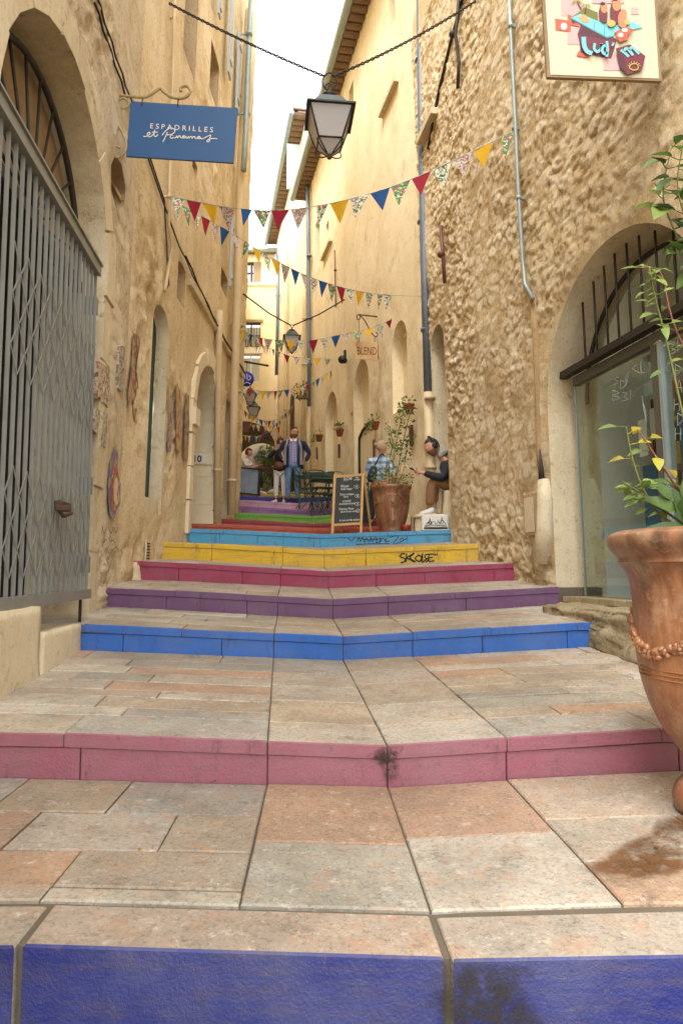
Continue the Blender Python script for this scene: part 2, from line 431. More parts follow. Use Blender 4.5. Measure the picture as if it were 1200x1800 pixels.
def patterned(name, base, cols, scale):
    m, nt, b = newmat(name); b.inputs['Roughness'].default_value = .85
    v = coords(nt); vo = N(nt, 'ShaderNodeTexVoronoi'); vo.inputs['Scale'].default_value = scale; nt.links.new(v, vo.inputs['Vector'])
    pick = ramp(nt, vo.outputs['Color'], [(i/len(cols), lin(c)) for i, c in enumerate(cols)])
    nt.nodes[-1].color_ramp.interpolation = 'CONSTANT' if hasattr(nt.nodes[-1], 'color_ramp') else None
    col = mix(nt, ramp(nt, noise(nt, v, scale*.9, 3, .6), [(.47, 0), (.50, 1)]), lin(base), pick)
    nt.links.new(col, b.inputs['Base Color']); return m
def cloth(name, c):
    m, nt, b = newmat(name); b.inputs['Roughness'].default_value = .85; v = coords(nt)
    col = mix(nt, ramp(nt, noise(nt, v, 12, 4), [(.35, 0), (.75, .3)]), lin(c), tuple(x*.6 for x in lin(c)[:3])+(1,))
    tl = N(nt, 'ShaderNodeBsdfTranslucent'); nt.links.new(col, tl.inputs[0]); nt.links.new(col, b.inputs['Base Color'])
    ms = N(nt, 'ShaderNodeMixShader'); ms.inputs[0].default_value = .3
    nt.links.new(b.outputs[0], ms.inputs[1]); nt.links.new(tl.outputs[0], ms.inputs[2]); nt.links.new(ms.outputs[0], nt.nodes['Material Output'].inputs[0])
    return m
FL = [cloth('red flag', (158,32,54)), cloth('blue flag', (36,84,146)), cloth('yellow flag', (226,178,40)),
      patterned('green floral flag', (60,150,110), [(220,220,190),(40,120,80),(200,60,110),(230,210,80)], 42),
      patterned('white leaf print flag', (228,226,214), [(90,140,90),(60,110,80),(170,190,150),(210,60,60)], 50),
      patterned('grey print flag', (186,172,156), [(150,130,116),(200,190,180),(120,104,96),(190,60,70)], 60)]
M['plaid_blue'] = None
def plaid(name, c1, c2, c3, sc_):
    m, nt, b = newmat(name); b.inputs['Roughness'].default_value = .9; v = coords(nt)
    sx = N(nt, 'ShaderNodeSeparateXYZ'); nt.links.new(v, sx.inputs[0]); outs = []
    for k in (0, 2):
        mm = N(nt, 'ShaderNodeMath', operation='MULTIPLY'); nt.links.new(sx.outputs[k], mm.inputs[0]); mm.inputs[1].default_value = sc_
        fr = N(nt, 'ShaderNodeMath', operation='FRACT'); nt.links.new(mm.outputs[0], fr.inputs[0])
        lt = N(nt, 'ShaderNodeMath', operation='LESS_THAN'); nt.links.new(fr.outputs[0], lt.inputs[0]); lt.inputs[1].default_value = .42; outs.append(lt.outputs[0])
    col = mix(nt, outs[0], lin(c1), lin(c2)); col = mix(nt, outs[1], col, mix(nt, .6, col, lin(c3)))
    nt.links.new(col, b.inputs['Base Color']); return m
M['plaid_blue'] = plaid('checked shirt', (208,204,224), (96,92,168), (50,52,130), 26)
M['plaid_big'] = plaid('big plaid shirt', (184,202,216), (150,176,196), (40,66,92), 9)
# ================================================================ STREET: stepped paving
COL = dict(navy=(24,36,112), pink=(152,84,98), blue=(0,98,190), purple=(112,66,112), crimson=(164,44,84), yellow=(238,192,14),
           sky=(70,172,222), orange=(206,84,44), red=(164,44,56), green=(118,184,44), violet=(146,96,156), rose=(216,164,188),
           royal=(36,54,176), gold=(226,180,40), lime=(110,160,50))
# name, (px, ytop, ybot) left / apex / right, Y left/centre/right
ST = [('navy',   (25,1657,1790),  (785,1681,1815), (1200,1668,1800), (1.65,1.65,1.65)),
      ('pink',   (0,1283,1365),   (680,1309,1381), (1150,1279,1351), (2.87,2.95,2.95)),
      ('blue',   (150,1097,1142), (603,1118,1160), (1023,1093,1137), (4.95,5.0,5.0)),
      ('purple', (190,1031,1066), (585,1053,1088), (975,1031,1063), (6.25,6.25,6.25)),
      ('crimson',(244,984,1017),  (577,1004,1034), (911,988,1020), (7.2,7.2,7.2)),
      ('yellow', (284,951,982),   (570,967,997),   (855,955,985), (8.2,8.2,8.2)),
      ('sky',    (333,928,954),   (562,939,962),   (792,931,953), (9.4,9.4,9.4)),
      ('orange', (374,920,937),   (556,929,946),   (735,922,938), (10.6,10.6,10.6)),
      ('red',    (388,911,927),   (552,920,937),   (695,912,928), (11.9,11.9,11.9)),
      ('green',  (415,901,917),   (548,907,922),   (670,901,916), (13.2,13.2,13.2)),
      ('violet', (415,888,903),   (528,896.5,910), (640,890,903), (14.5,14.5,14.5)),
      ('rose',   (416,878,892),   (522,884.5,898), (610,879,892), (15.8,15.8,15.8)),
      ('royal',  (418,872,884),   (514,875,887),   (585,873,884), (17.1,17.1,17.1)),
      ('gold',   (420,867.5,878), (505,869,880),   (560,868,878), (18.4,18.4,18.4)),
      ('lime',   (421,865,873),   (500,866,874),   (552,865,873), (19.8,19.8,19.8))]
class Step:
    def __init__(s, name, L, C_, R_, Ys):
        s.name = name; t = [at(p[0], p[1], y) for p, y in zip((L, C_, R_), Ys)]; b = [at(p[0], p[2], y) for p, y in zip((L, C_, R_), Ys)]
        s.x = [v.x for v in t]; s.Y = list(Ys); s.zt = [v.z for v in t]; s.zb = [v.z for v in b]; s.xc = t[1].x
    def top(s, x): return np.interp(x, s.x, s.Y), np.interp(x, s.x, s.zt)
    def bot(s, x): return np.interp(x, s.x, s.Y), np.interp(x, s.x, s.zb)
steps = [Step(*a) for a in ST]
last = Step('end', (410,863,864), (470,863,864), (530,863,864), (37,37,37)); last.xc = at(455,863,37).x
ends = steps[1:] + [last]
def P(i, w_, t, dz=0):
    a, b = steps[i], ends[i]; xc = a.xc*(1-t)+b.xc*t; x = xc+w_
    # keep the crease at w=0 by measuring each end in its own centred frame
    Ya, za = a.top(a.xc+w_); Yb, zb = b.bot(b.xc+w_)
    return Vector((x, Ya*(1-t)+Yb*t, za*(1-t)+zb*t+dz))
def ground_z(x, y):
    for i in range(len(steps)):
        a, b = steps[i], ends[i]
        Ya = a.top(x)[0]; Yb = b.bot(x)[0]
        if Ya <= y <= Yb:
            t = (y-Ya)/(Yb-Ya); xc = a.xc*(1-t)+b.xc*t; return P(i, x-xc, t).z
    return P(0, x-steps[0].xc, 0).z
TONES = {'c': (164,155,140), 'g': (150,147,136), 'o': (168,138,114), 'b': (154,143,124), 'p': (164,149,130), 'l': (172,165,150)}
def slab(root, i, w0, w1, t0, t1, tone, front=0, th=.05, gap=.003, r=rnd, nm='paving_slab'):
    """one paving stone between lateral offsets w0..w1 and depths t0..t1 (metres from the front edge)"""
    a, b = steps[i], ends[i]; D = (b.Y[1]-a.Y[1]); dz = r.uniform(-.003, .003)
    q = [(w0+gap, t0+gap if not front else t0-front), (w1-gap, t0+gap if not front else t0-front), (w1-gap, t1-gap*2.8), (w0+gap, t1-gap*2.8)]
    c = .0045
    j = [r.uniform(-.002, .002) for _ in range(8)]
    q = [(x+j[k*2]*.6, y+j[k*2+1]*.6) for k, (x, y) in enumerate(q)]
    ins = [(q[0][0]+c, q[0][1]+c*1.5), (q[1][0]-c, q[1][1]+c*1.5), (q[2][0]-c, q[2][1]-c), (q[3][0]+c, q[3][1]-c)]
    top = [P(i, x, y/D, dz) for x, y in ins]; mid = [P(i, x, y/D, dz-c) for x, y in q]; low = [P(i, x, y/D, -th) for x, y in q]
    mb = MB(); mb.add(top+mid+low, [(0,1,2,3)]+[(4+k, 4+(k+1)%4, (k+1)%4, k) for k in range(4)], 0)
    n0 = [(8+k, 8+(k+1)%4, 4+(k+1)%4, 4+k) for k in range(4)]
    for k, f in enumerate(n0):
        mb.f.append(f); mb.m.append(1 if (front and k == 0) else 0); mb.sm.append(False)
    if front:                                   # a worn, rounded nosing: the bevel face takes the paint too
        mb.m[1] = 1
    o = root.part(nm, mb, [M['paving'], M['paint_'+a.name]])
    k = TONES[tone]; v = r.uniform(.90, 1.06)*(1.22 if i else 1.0); cc = lin(k); o.color = (cc[0]*v, cc[1]*v, cc[2]*v*r.uniform(.94, 1.03), 1)
    return o
# painted faces: one paint per step, the colour is the paint's own
def paintmat(name, c):
    m = M['paint'].copy(); m.name = name+' step paint'; nt = m.node_tree
    oi = [n for n in nt.nodes if n.type == 'OBJECT_INFO'][0]
    rgb = nt.nodes.new('ShaderNodeRGB'); rgb.outputs[0].default_value = tuple(x*(.86 if name != 'navy' else .8) for x in lin(c)[:3])+(1,)
    for l in list(nt.links):
        if l.from_node == oi: ts = l.to_socket; nt.links.remove(l); nt.links.new(rgb.outputs[0], ts)
    for n in nt.nodes:                            # the faded tone was computed from the object colour: keep neutral
        pass
    return m
for a in ST: M['paint_'+a[0]] = paintmat(a[0], COL[a[0]])
SLABS0 = [('row', .215, .30, [(-2.6,-1.75,'p'),(-1.75,-1.02,'p'),(-1.02,-.5,'l')]),
          ('row', .30, .56, [(-2.4,-1.62,'o'),(-1.62,-1.02,'o'),(-1.02,-.5,'b')]),
          ('row', .56, .90, [(-2.5,-1.72,'b'),(-1.72,-1.27,'o'),(-1.27,-.79,'c'),(-.79,-.5,'b')]),
          ('row', .90, 1.29, [(-2.4,-1.86,'o'),(-1.86,-1.46,'g'),(-1.46,-1.05,'b'),(-1.05,-.5,'g')])]
def split(a, b, lo, hi, r):
    L = [a]
    while b-L[-1] > hi: L.append(L[-1]+r.uniform(lo, hi))
    if b-L[-1] < lo*.5 and len(L) > 1: L.pop()
    L.append(b); return list(zip(L[:-1], L[1:]))
LAB = dict(navy='lowest step with scuffed dark navy riser nearest the camera', pink='step with dusty pink riser just above the navy one',
  blue='step with bright cobalt blue riser beside the rough rock ledge', purple='step with dull purple riser between the blue and crimson ones',
  crimson='step with crimson riser under the yellow one', yellow='step with yellow riser carrying black graffiti', sky='step with sky blue riser under the big plant pot',
  orange='step with orange riser at the feet of the menu board', red='step with deep red riser above the orange one', green='step with lime green riser between red and violet',
  violet='step with violet riser above the lime green one', rose='step with pale rose riser under the standing couple', royal='step with royal blue riser behind the couple',
  gold='thin step with golden yellow riser behind the royal blue one', lime='farthest step with grass green riser before the vault')
NOSE = .055
step_roots = []
for i, s_ in enumerate(steps):
    nxt = ends[i]; D = nxt.Y[1]-s_.Y[1]; r = random.Random(100+i)
    root = Thing('step', LAB[s_.name], None, (s_.xc, s_.Y[1], s_.zb[1]), kind='structure'); step_roots.append(root)
    yy = s_.Y[1]; rx = (3.017-.1667*yy if yy < 10.1 else 1.333-.2255*(yy-10.1)); lx = -2.35 if yy < 13.6 else -2.35-.16*(yy-13)
    W0, W1 = lx-s_.xc, rx+(.13 if i != 3 else -.0)-s_.xc
    if i == len(steps)-1: W0, W1 = -4, 3
    kerb = .215 if i == 0 else (.3 if D > 1.2 else D*.34)
    # kerb / nosing stones
    if i == 0: segs = [(W0,-.98,'c'),(-.98,0,'p'),(0,.95,'c'),(.95,W1,'b')]
    else:
        segs = [(a, b, r.choice('clcgb')) for a, b in split(W0, -.5, .45, .85, r)] + [(-.5, 0, r.choice('cl')), (0, .5, r.choice('pcl'))] + [(a, b, r.choice('clgcb')) for a, b in split(.5, W1, .45, .85, r)]
    for a, b, t in segs: slab(root, i, a, b, 0, kerb, t, front=.014, th=NOSE if i else .19, gap=.010 if i == 0 else .003, r=r, nm='nosing_slab')
    # treads
    if i == 0:
        for _, d0, d1, cs in SLABS0:
            for a, b, t in cs: slab(root, 0, a, b, d0, d1, t, r=r)
        for a, b, d0, d1, t in [(-.5,0,.215,.66,'g'),(-.5,0,.66,1.29,'o'),(0,.5,.215,.72,'l'),(0,.5,.72,1.29,'o'),
                                (.5,1.15,.215,.48,'o'),(1.15,2.45,.215,.48,'b'),(.5,.95,.48,.82,'c'),(.95,2.45,.48,.82,'o'),(.5,1.3,.82,1.29,'p'),(1.3,2.45,.82,1.29,'c')]:
            slab(root, 0, a, b, d0, d1, t, r=r)
    elif D > .55 and i < len(steps)-1:
        for side in (-1, 1):
            y = kerb; n = 0
            while y < D-.02:
                h = r.uniform(.13, .25); y2 = y+h
                if D-y2 < .1: y2 = D
                rng = (W0, -.5) if side < 0 else (.5, W1)
                off = r.uniform(0, .5)
                for a, b in split(rng[0]-(off if side < 0 else 0), rng[1], .42, .95, r) if side < 0 else [( -b_, -a_) for a_, b_ in split(-rng[1]-off, -rng[0], .42, .95, r)]:
                    slab(root, i, a, b, y, y2, r.choice('cccglglpbo' if i < 3 else 'cclgpb'), r=r)
                y = y2; n += 1
            cc = split(kerb, D, .36, .6, r); w0, w1 = (-.5, 0) if side < 0 else (0, .5)
            for a, b in cc: slab(root, i, w0, w1, a, b, r.choice('bcgpc'), r=r)
    else:
        for a, b in split(W0, W1, .5, .9, r): slab(root, i, a, b, kerb, D, r.choice('cclgb'), r=r)
    # riser stones
    rs = split(W0, -.5, .5, .8, r) + [(-.5, 0), (0, .5)] + split(.5, W1, .5, .8, r)
    if i == 0: rs = []
    for a, b in rs:
        g = .002; mb = MB(); q = []
        for ww in (a+g, b-g):
            x = s_.xc+ww; Yt, zt = s_.top(x); Yb, zb = s_.bot(x)
            q.append((x, Yt, zt, zb))
        k = r.uniform(-.003, .003)
        (x0,y0,t0,b0), (x1,y1,t1,b1) = q; e = .003
        f = [V(x0,y0+k,b0-.03), V(x1,y1+k,b1-.03), V(x1,y1+k,t1-NOSE-.003), V(x0,y0+k,t0-NOSE-.003)]
        fi = [V(x0+e,y0+k-e,b0-.03), V(x1-e,y1+k-e,b1-.03), V(x1-e,y1+k-e,t1-NOSE-.003-e), V(x0+e,y0+k-e,t0-NOSE-.003-e)]
        bk = [v+V(0,.09,0) for v in f]
        mb.add(fi+f+bk, [(0,1,2,3)]+[(4+j, 4+(j+1)%4, (j+1)%4, j) for j in range(4)]+[(8+j, 8+(j+1)%4, 4+(j+1)%4, 4+j) for j in range(4)])
        root.part('riser_stone', mb, M['paint_'+s_.name])
    # mortar bed under and behind the stones
    mb = MB(); ws = [W0-.4, s_.x[0]-s_.xc, 0, s_.x[2]-s_.xc, W1+.4]
    for a, b in zip(ws[:-1], ws[1:]):
        p = [P(i, a, .01/D, -.011), P(i, b, .01/D, -.011), P(i, b, 1, -.011), P(i, a, 1, -.011)]
        mb.add(p, [(0,1,2,3)])
        q = [P(i, a, .01/D, -.011), P(i, b, .01/D, -.011)]
        mb.add([q[0], q[1], q[1]-V(0,0,.45), q[0]-V(0,0,.45)], [(3,2,1,0)])
    root.part('mortar_bed', mb, M['mortar'])
# lower pavement in front of the first step, and the ground all round
mb = MB(); z0 = steps[0].zb[1]-.004
mb.poly([V(-60,-60,z0-.35), V(60,-60,z0-.35), V(60,120,z0-.35), V(-60,120,z0-.35)])
single('ground', mb, M['mortar'], 'bare ground under the stepped lane', kind='structure')
mb = MB(); mb.box((0,-3.2,z0-.1), (7,9.72,.2))
single('pavement', mb, M['mortar'], 'flat pavement below the lowest step', kind='structure')

# graffiti and stains -------------------------------------------------
M['spray'] = simple('black spray paint', (24,22,24), .6)
M['grime'] = simple('dark grime', (48,40,30), .9, 0, .6, 20)
def step_face(i, px, py):
    """point on riser i under a pixel"""
    r_ = ray(px, py); s_ = steps[i]; x = 0
    for _ in range(3): x = r_.x*(s_.top(x)[0]-.006)/r_.y
    return V(x, s_.top(x)[0]-.006, r_.z*(s_.top(x)[0]-.006)/r_.y)
def zz(pts, x0, y0, w_, h_):
    return [(x0+a*w_, y0+b*h_) for a, b in pts]
def strokes(mb, f, strs, wd, nrm=(0,-1,0), smooth=4, th=.0012):
    for st in strs:
        st = curve_pts([(a, b, 0) for a, b in st], smooth) if len(st) > 2 and smooth > 1 else [Vector((a, b, 0)) for a, b in st]
        mb.ribbon([f(p.x, p.y) for p in st], wd, nrm, th=th)
mb = MB()
sk = [ [(699,977),(700,978.5)], [(712,973),(704,974),(703,980),(711,982),(710,989),(702,990)], [(715,973),(714,989)], [(729,973),(716,981),(722,984),(731,989)], [(731,972),(722,981),(734,989)],
       [(741,975),(733,982),(741,988),(747,981),(740,975)], [(748,973),(747,989),(754,986)], [(762,974),(754,976),(754,981),(762,984),(755,989)], [(752,986),(757,984)],
       [(772,974),(762,975),(762,988),(773,986)], [(762,981),(770,980)], [(775,973),(774,977)], [(779,973),(778,977)] ]
strokes(mb, lambda x, y: step_face(5, (x-735)*.84+731, (y-981)*.92+980.5), sk, .017)
step_roots[5].part('graffiti', mb, M['spray'], label='SKOLSE written in black spray paint')
mb = MB()
sk2 = [[(628,950),(630,943),(633,950),(637,943),(640,951)], [(641,951),(644,944),(648,951),(652,943),(653,951)], [(655,950),(658,944),(663,945),(660,951),(666,950)],
       [(668,943),(667,951),(673,944),(678,950)], [(680,944),(677,950),(684,949)], [(626,954),(650,953),(684,953)], [(684,943),(700,941),(690,954),(706,949),(715,944)],
       [(612,944),(618,949),(623,943)], [(690,936.5),(694,934.5),(699,937)], [(702,948),(706,944),(709,948)], [(632,945),(650,947),(672,945)]]
strokes(mb, lambda x, y: step_face(6, x, (y-947)*1.15+949), sk2, .011)
pass
step_roots[6].part('graffiti', mb, M['spray'], label='scrawled black tag')
def stain(root, pts, mat, name='stain'):
    c = sum((Vector(p) for p in pts), Vector())/len(pts); mb = MB(); n = len(pts)
    mb.add([c]+pts, [(0, 1+k, 1+(k+1) % n) for k in range(n)]); return root.part(name, mb, mat)
# black joint stain at the apex of pink step
r = random.Random(5)
# puddle under the foreground pot
def wetmat():
    m, nt, b = newmat('wet stained stone'); nt.nodes.remove(b); v = worldcoords(nt)
    d = N(nt, 'ShaderNodeBsdfPrincipled'); d.inputs['Roughness'].default_value = .25
    nt.links.new(ramp(nt, noise(nt, v, 14, 6, .7), [(.35, lin((76,50,28))), (.6, lin((118,80,46)))]), d.inputs['Base Color'])
    tr = N(nt, 'ShaderNodeBsdfTransparent'); ms = N(nt, 'ShaderNodeMixShader')
    nt.links.new(ramp(nt, noise(nt, v, 7, 7, .8), [(.40, 0), (.56, .85)]), ms.inputs[0])
    nt.links.new(tr.outputs[0], ms.inputs[1]); nt.links.new(d.outputs[0], ms.inputs[2]); nt.links.new(ms.outputs[0], nt.nodes['Material Output'].inputs[0])
    return m
M['wet'] = wetmat()
def grimemat():
    m, nt, b = newmat('dark moss grime'); v = worldcoords(nt); b.inputs['Base Color'].default_value = lin((46,40,28)); b.inputs['Roughness'].default_value = .9
    tr = N(nt, 'ShaderNodeBsdfTransparent'); ms = N(nt, 'ShaderNodeMixShader')
    nt.links.new(ramp(nt, noise(nt, v, 26, 7, .8), [(.40, 0), (.54, .9)]), ms.inputs[0])
    nt.links.new(tr.outputs[0], ms.inputs[1]); nt.links.new(b.outputs[0], ms.inputs[2]); nt.links.new(ms.outputs[0], nt.nodes['Material Output'].inputs[0])
    return m
M['moss'] = grimemat()
for k_ in ('moss', 'wet'):       # stains thin out towards their rim
    nt = M[k_].node_tree; ms = [n for n in nt.nodes if n.type == 'MIX_SHADER'][0]; src = ms.inputs[0].links[0].from_socket
    at_ = nt.nodes.new('ShaderNodeAttribute'); at_.attribute_name = 'dens'; mu_ = nt.nodes.new('ShaderNodeMath'); mu_.operation = 'MULTIPLY'
    nt.links.new(src, mu_.inputs[0]); nt.links.new(at_.outputs['Fac'], mu_.inputs[1]); nt.links.new(mu_.outputs[0], ms.inputs[0])
def soften(o, inner=1.0):
    me = o.data; a_ = me.attributes.new('dens', 'FLOAT', 'POINT'); n = len(me.vertices)
    a_.data.foreach_set('value', [inner]+[inner*.95]*((n-1)//2)+[0.0]*((n-1)//2)); return o
def fanmesh(mb, c, q, k=.62):
    n = len(q); mid_ = [c+(p_-c)*k for p_ in q]; mb.add([c]+mid_+q, [(0, 1+j, 1+(j+1) % n) for j in range(n)]+[(1+j, 1+n+j, 1+n+(j+1) % n, 1+(j+1) % n) for j in range(n)]); return mb

# ================================================================ WALLS
class Wall:
    def __init__(s, A, B, side, lean=0):
        s.A = Vector((A[0], A[1], 0)); s.L = (Vector(B)-Vector(A)).length
        s.d = Vector((B[0]-A[0], B[1]-A[1], 0)).normalized()
        s.n = Vector((s.d.y, -s.d.x, 0))
        if side < 0: s.n = -s.n            # side -1: street lies the other way
        s.lean = lean; s.up = Vector((0,0,1)) + s.n*lean
    def P(s, a, z, off=0): return s.A + s.d*a + s.up*z + s.n*off
    def uv(s, px, py, off=0):
        r_ = ray(px, py); m = Matrix((r_, -s.d, -s.up)).transposed()
        t, a, z = m.inverted() @ (s.A + s.n*off); return a, z
    def on(s, px, py, off=0): a, z = s.uv(px, py, off); return s.P(a, z, off)
    def arr(s, S, Z, O):
        A = np.array(s.A); d = np.array(s.d); n = np.array(s.n); u = np.array(s.up)
        return A + S[:,None]*d + Z[:,None]*u + O[:,None]*n
def inside(poly, X, Y):
    p = np.array(poly); r_ = np.zeros(X.shape, bool)
    for (x0,y0), (x1,y1) in zip(p, np.roll(p, -1, 0)):
        if y0 == y1: continue
        c = ((y0 > Y) != (y1 > Y)) & (X < (x1-x0)*(Y-y0)/(y1-y0)+x0); r_ ^= c
    return r_
def nearest(poly, X, Y):
    p = np.array(poly, float); best = np.full(X.shape, 1e9); bx = X.copy(); by = Y.copy()
    for (x0,y0), (x1,y1) in zip(p, np.roll(p, -1, 0)):
        L = (x1-x0)**2+(y1-y0)**2+1e-12; t = np.clip(((X-x0)*(x1-x0)+(Y-y0)*(y1-y0))/L, 0, 1)
        cx = x0+t*(x1-x0); cy = y0+t*(y1-y0); d = (X-cx)**2+(Y-cy)**2; m = d < best
        best = np.where(m, d, best); bx = np.where(m, cx, bx); by = np.where(m, cy, by)
    return bx, by, np.sqrt(best)
def facade(name, W, s0, s1, z0, z1, cell, holes, disp, mat, parent, origin, tint=None):
    ns = max(2, int((s1-s0)/cell)); nz = max(2, int((z1-z0)/cell))
    S, Z = np.meshgrid(np.linspace(s0, s1, ns+1), np.linspace(z0, z1, nz+1)); O = disp(S, Z)
    cS = (S[:-1,:-1]+S[1:,1:])/2; cZ = (Z[:-1,:-1]+Z[1:,1:])/2; keep = np.ones(cS.shape, bool)
    for h in holes: keep &= ~inside(h, cS, cZ)
    if holes:
        touch = np.zeros(S.shape, bool); tk = np.zeros(S.shape, bool)
        for a in (slice(None,-1), slice(1,None)):
            for b in (slice(None,-1), slice(1,None)): touch[a, b] |= ~keep; tk[a, b] |= keep
        bd = touch & tk
        bs, bz = S[bd], Z[bd]; d = np.full(bs.shape, 1e9); ns_, nz_ = bs.copy(), bz.copy()
        for h in holes:
            x, y, dd = nearest(h, bs, bz); m = dd < d; d = np.where(m, dd, d); ns_ = np.where(m, x, ns_); nz_ = np.where(m, y, nz_)
        S[bd] = ns_; Z[bd] = nz_; O[bd] = 0
        for h in holes:      # fade relief towards openings
            _, _, dd = nearest(h, S.ravel(), Z.ravel()); O *= np.clip(dd.reshape(S.shape)/.12, 0, 1)
    co = W.arr(S.ravel(), Z.ravel(), O.ravel()) - np.array(origin)
    idx = np.arange(S.size).reshape(S.shape)
    q = np.stack([idx[:-1,:-1], idx[:-1,1:], idx[1:,1:], idx[1:,:-1]], -1)[keep]
    me = bpy.data.meshes.new(name); me.vertices.add(len(co)); me.vertices.foreach_set('co', co.ravel())
    me.loops.add(q.size); me.loops.foreach_set('vertex_index', q.ravel()); me.polygons.add(len(q))
    me.polygons.foreach_set('loop_start', np.arange(len(q))*4); me.polygons.foreach_set('loop_total', np.full(len(q), 4))
    me.polygons.foreach_set('use_smooth', np.ones(len(q), bool)); me.materials.append(mat); me.update()
    if tint is not None: me.attributes.new('stone', 'FLOAT', 'POINT').data.foreach_set('value', tint(S, Z).ravel().astype(np.float32))
    me.validate()
    o = bpy.data.objects.new(name, me); sc.collection.objects.link(o); o.parent = parent; return o
def reveal(W, poly, d0, d1, n=4, rough=.006, back=False, mb=None, closed=True, flare=0):
    """sides of an opening from offset d0 to d1 (into the wall)"""
    mb = mb or MB(); pts = []
    P_ = [Vector((a, b, 0)) for a, b in poly]; m = len(P_)
    for i in range(m if closed else m-1):
        a, b = P_[i], P_[(i+1) % m]; k = max(1, int((b-a).length/.12))
        pts += [a.lerp(b, j/k) for j in range(k)]
    if not closed: pts.append(P_[-1])
    c = sum(pts, Vector())/len(pts); m = len(pts); rr = random.Random(int(abs(c.x)*100))
    for j in range(n+1):
        t = j/n
        for p in pts:
            jit = rr.uniform(-rough, rough) if 0 < j else 0
            q = p + (c-p).normalized()*(jit+flare*t)
            mb.add([W.P(q.x, q.y, d0*(1-t)+d1*t)], [])
    b = len(mb.v)-(n+1)*m
    for j in range(n):
        for k in range(m if closed else m-1):
            mb.f.append((b+j*m+k, b+j*m+(k+1) % m, b+(j+1)*m+(k+1) % m, b+(j+1)*m+k)); mb.m.append(0); mb.sm.append(True)
    if back:
        mb.add([W.P(x, y, d1) for x, y in poly], [tuple(range(len(poly)))])
    return mb
def panel(W, poly, off, mb=None, mi=0):
    mb = mb or MB(); return mb.add([W.P(x, y, off) for x, y in poly], [tuple(range(len(poly)))], mi)
def archpx(W, pl, pr, yt, yb, rise=None, n=12):
    ym = (yt+yb)/2; a = W.uv(pl, ym)[0]; b = W.uv(pr, ym)[0]; zt = W.uv((pl+pr)/2, yt)[1]; zb = W.uv((pl+pr)/2, yb)[1]
    a, b = min(a, b), max(a, b); h = (b-a)/2 if rise is None else rise; c = (a+b)/2; hw = (b-a)/2
    if h <= .001: return [(a, zb), (a, zt), (b, zt), (b, zb)]
    return [(a, zb)]+[(c-hw*math.cos(math.pi*k/n), zt-h+h*math.sin(math.pi*k/n)) for k in range(n+1)]+[(b, zb)]
def archm(a, b, zb, zt, h, n=16):
    c = (a+b)/2; hw = (b-a)/2
    return [(a, zb)]+[(c-hw*math.cos(math.pi*k/n), zt-h+h*math.sin(math.pi*k/n)) for k in range(n+1)]+[(b, zb)]
def wbox(mb, W, s0, s1, z0, z1, o0, o1, mi=0):
    v = [W.P(s, z, o) for s in (s0, s1) for z in (z0, z1) for o in (o0, o1)]
    return mb.add(v, [(0,1,3,2),(4,6,7,5),(0,4,5,1),(2,3,7,6),(0,2,6,4),(1,5,7,3)], mi)

LW1 = Wall((-1.41,-1), (-2.17,6.6), 1, .024)
LW2 = Wall((-2.17,6.6), (-2.08,13.6), 1, .024)
LW3 = Wall((-2.08,13.6), (-4.45,29.1), 1, 0)
RW1 = Wall((3.017+.1667,-1), (1.333,10.1), -1, .025)
RW2 = Wall((1.333,10.1), (-.99,20.4), -1, .012)
RW3 = Wall((-1.02,20.4), (-2.8,29.1), -1, .006)
FW = Wall((-5.0,29.0), (-1.8,29.0), 1, 0)
for W in (LW1, LW2, LW3): assert W.n.x > 0
for W in (RW1, RW2, RW3): assert W.n.x < 0
assert FW.n.y < 0
def d_left(S, Z):
    d1, _ = cells(S*2.6+fbm(S*3, Z*3)*.6, Z*3.4)
    m_ = np.clip(.5+2.2*fbm(S*.7+5, Z*.9, 2), .15, 1.3)
    return .045*fbm(S*1.1, Z*1.1, 3)+m_*(.030*fbm(S*5, Z*7, 5)+.030*fbm(S*15, Z*17, 3)+.035*np.clip(.55-d1, 0, .4))
def d_left2(S, Z): m_ = np.clip(.5+2*fbm(S*.6+5, Z*.7, 2), .2, 1.3); return .02*fbm(S*.9, Z*.9, 3)+m_*(.03*fbm(S*5+9, Z*5, 5)+.016*fbm(S*12, Z*12, 2))
def cells2(x, y):
    xi = np.floor(x).astype(int); yi = np.floor(y).astype(int); d1 = np.full(x.shape, 9.); d2 = np.full(x.shape, 9.); idv = np.zeros(x.shape)
    for i in (-1,0,1):
        for j in (-1,0,1):
            a = xi+i; b_ = yi+j; cx = a+.5+.7*(J1[a % 256, b_ % 256]-.5); cy = b_+.5+.7*(J2[a % 256, b_ % 256]-.5)
            d = np.hypot(x-cx, y-cy); m = d < d1; d2 = np.where(m, d1, np.minimum(d2, d)); idv = np.where(m, J3[a % 256, b_ % 256], idv); d1 = np.where(m, d, d1)
    return d1, d2-d1, idv
def rubble(S, Z):
    """irregular rubble: (height 0..1 of the stone face, identity)"""
    wx = fbm(S*3, Z*3, 3)*.45; wy = fbm(S*3+40, Z*3, 3)*.35
    _, e, i1 = cells2(S*4.6+wx, Z*7.5+wy)
    return np.clip((e-.05)/.28, 0, 1)**.6, i1
def calm(S, Z): return 1-np.exp(-(((S-5.6)/2.3)**2+((Z-1.6)/1.9)**2)**2)*.62
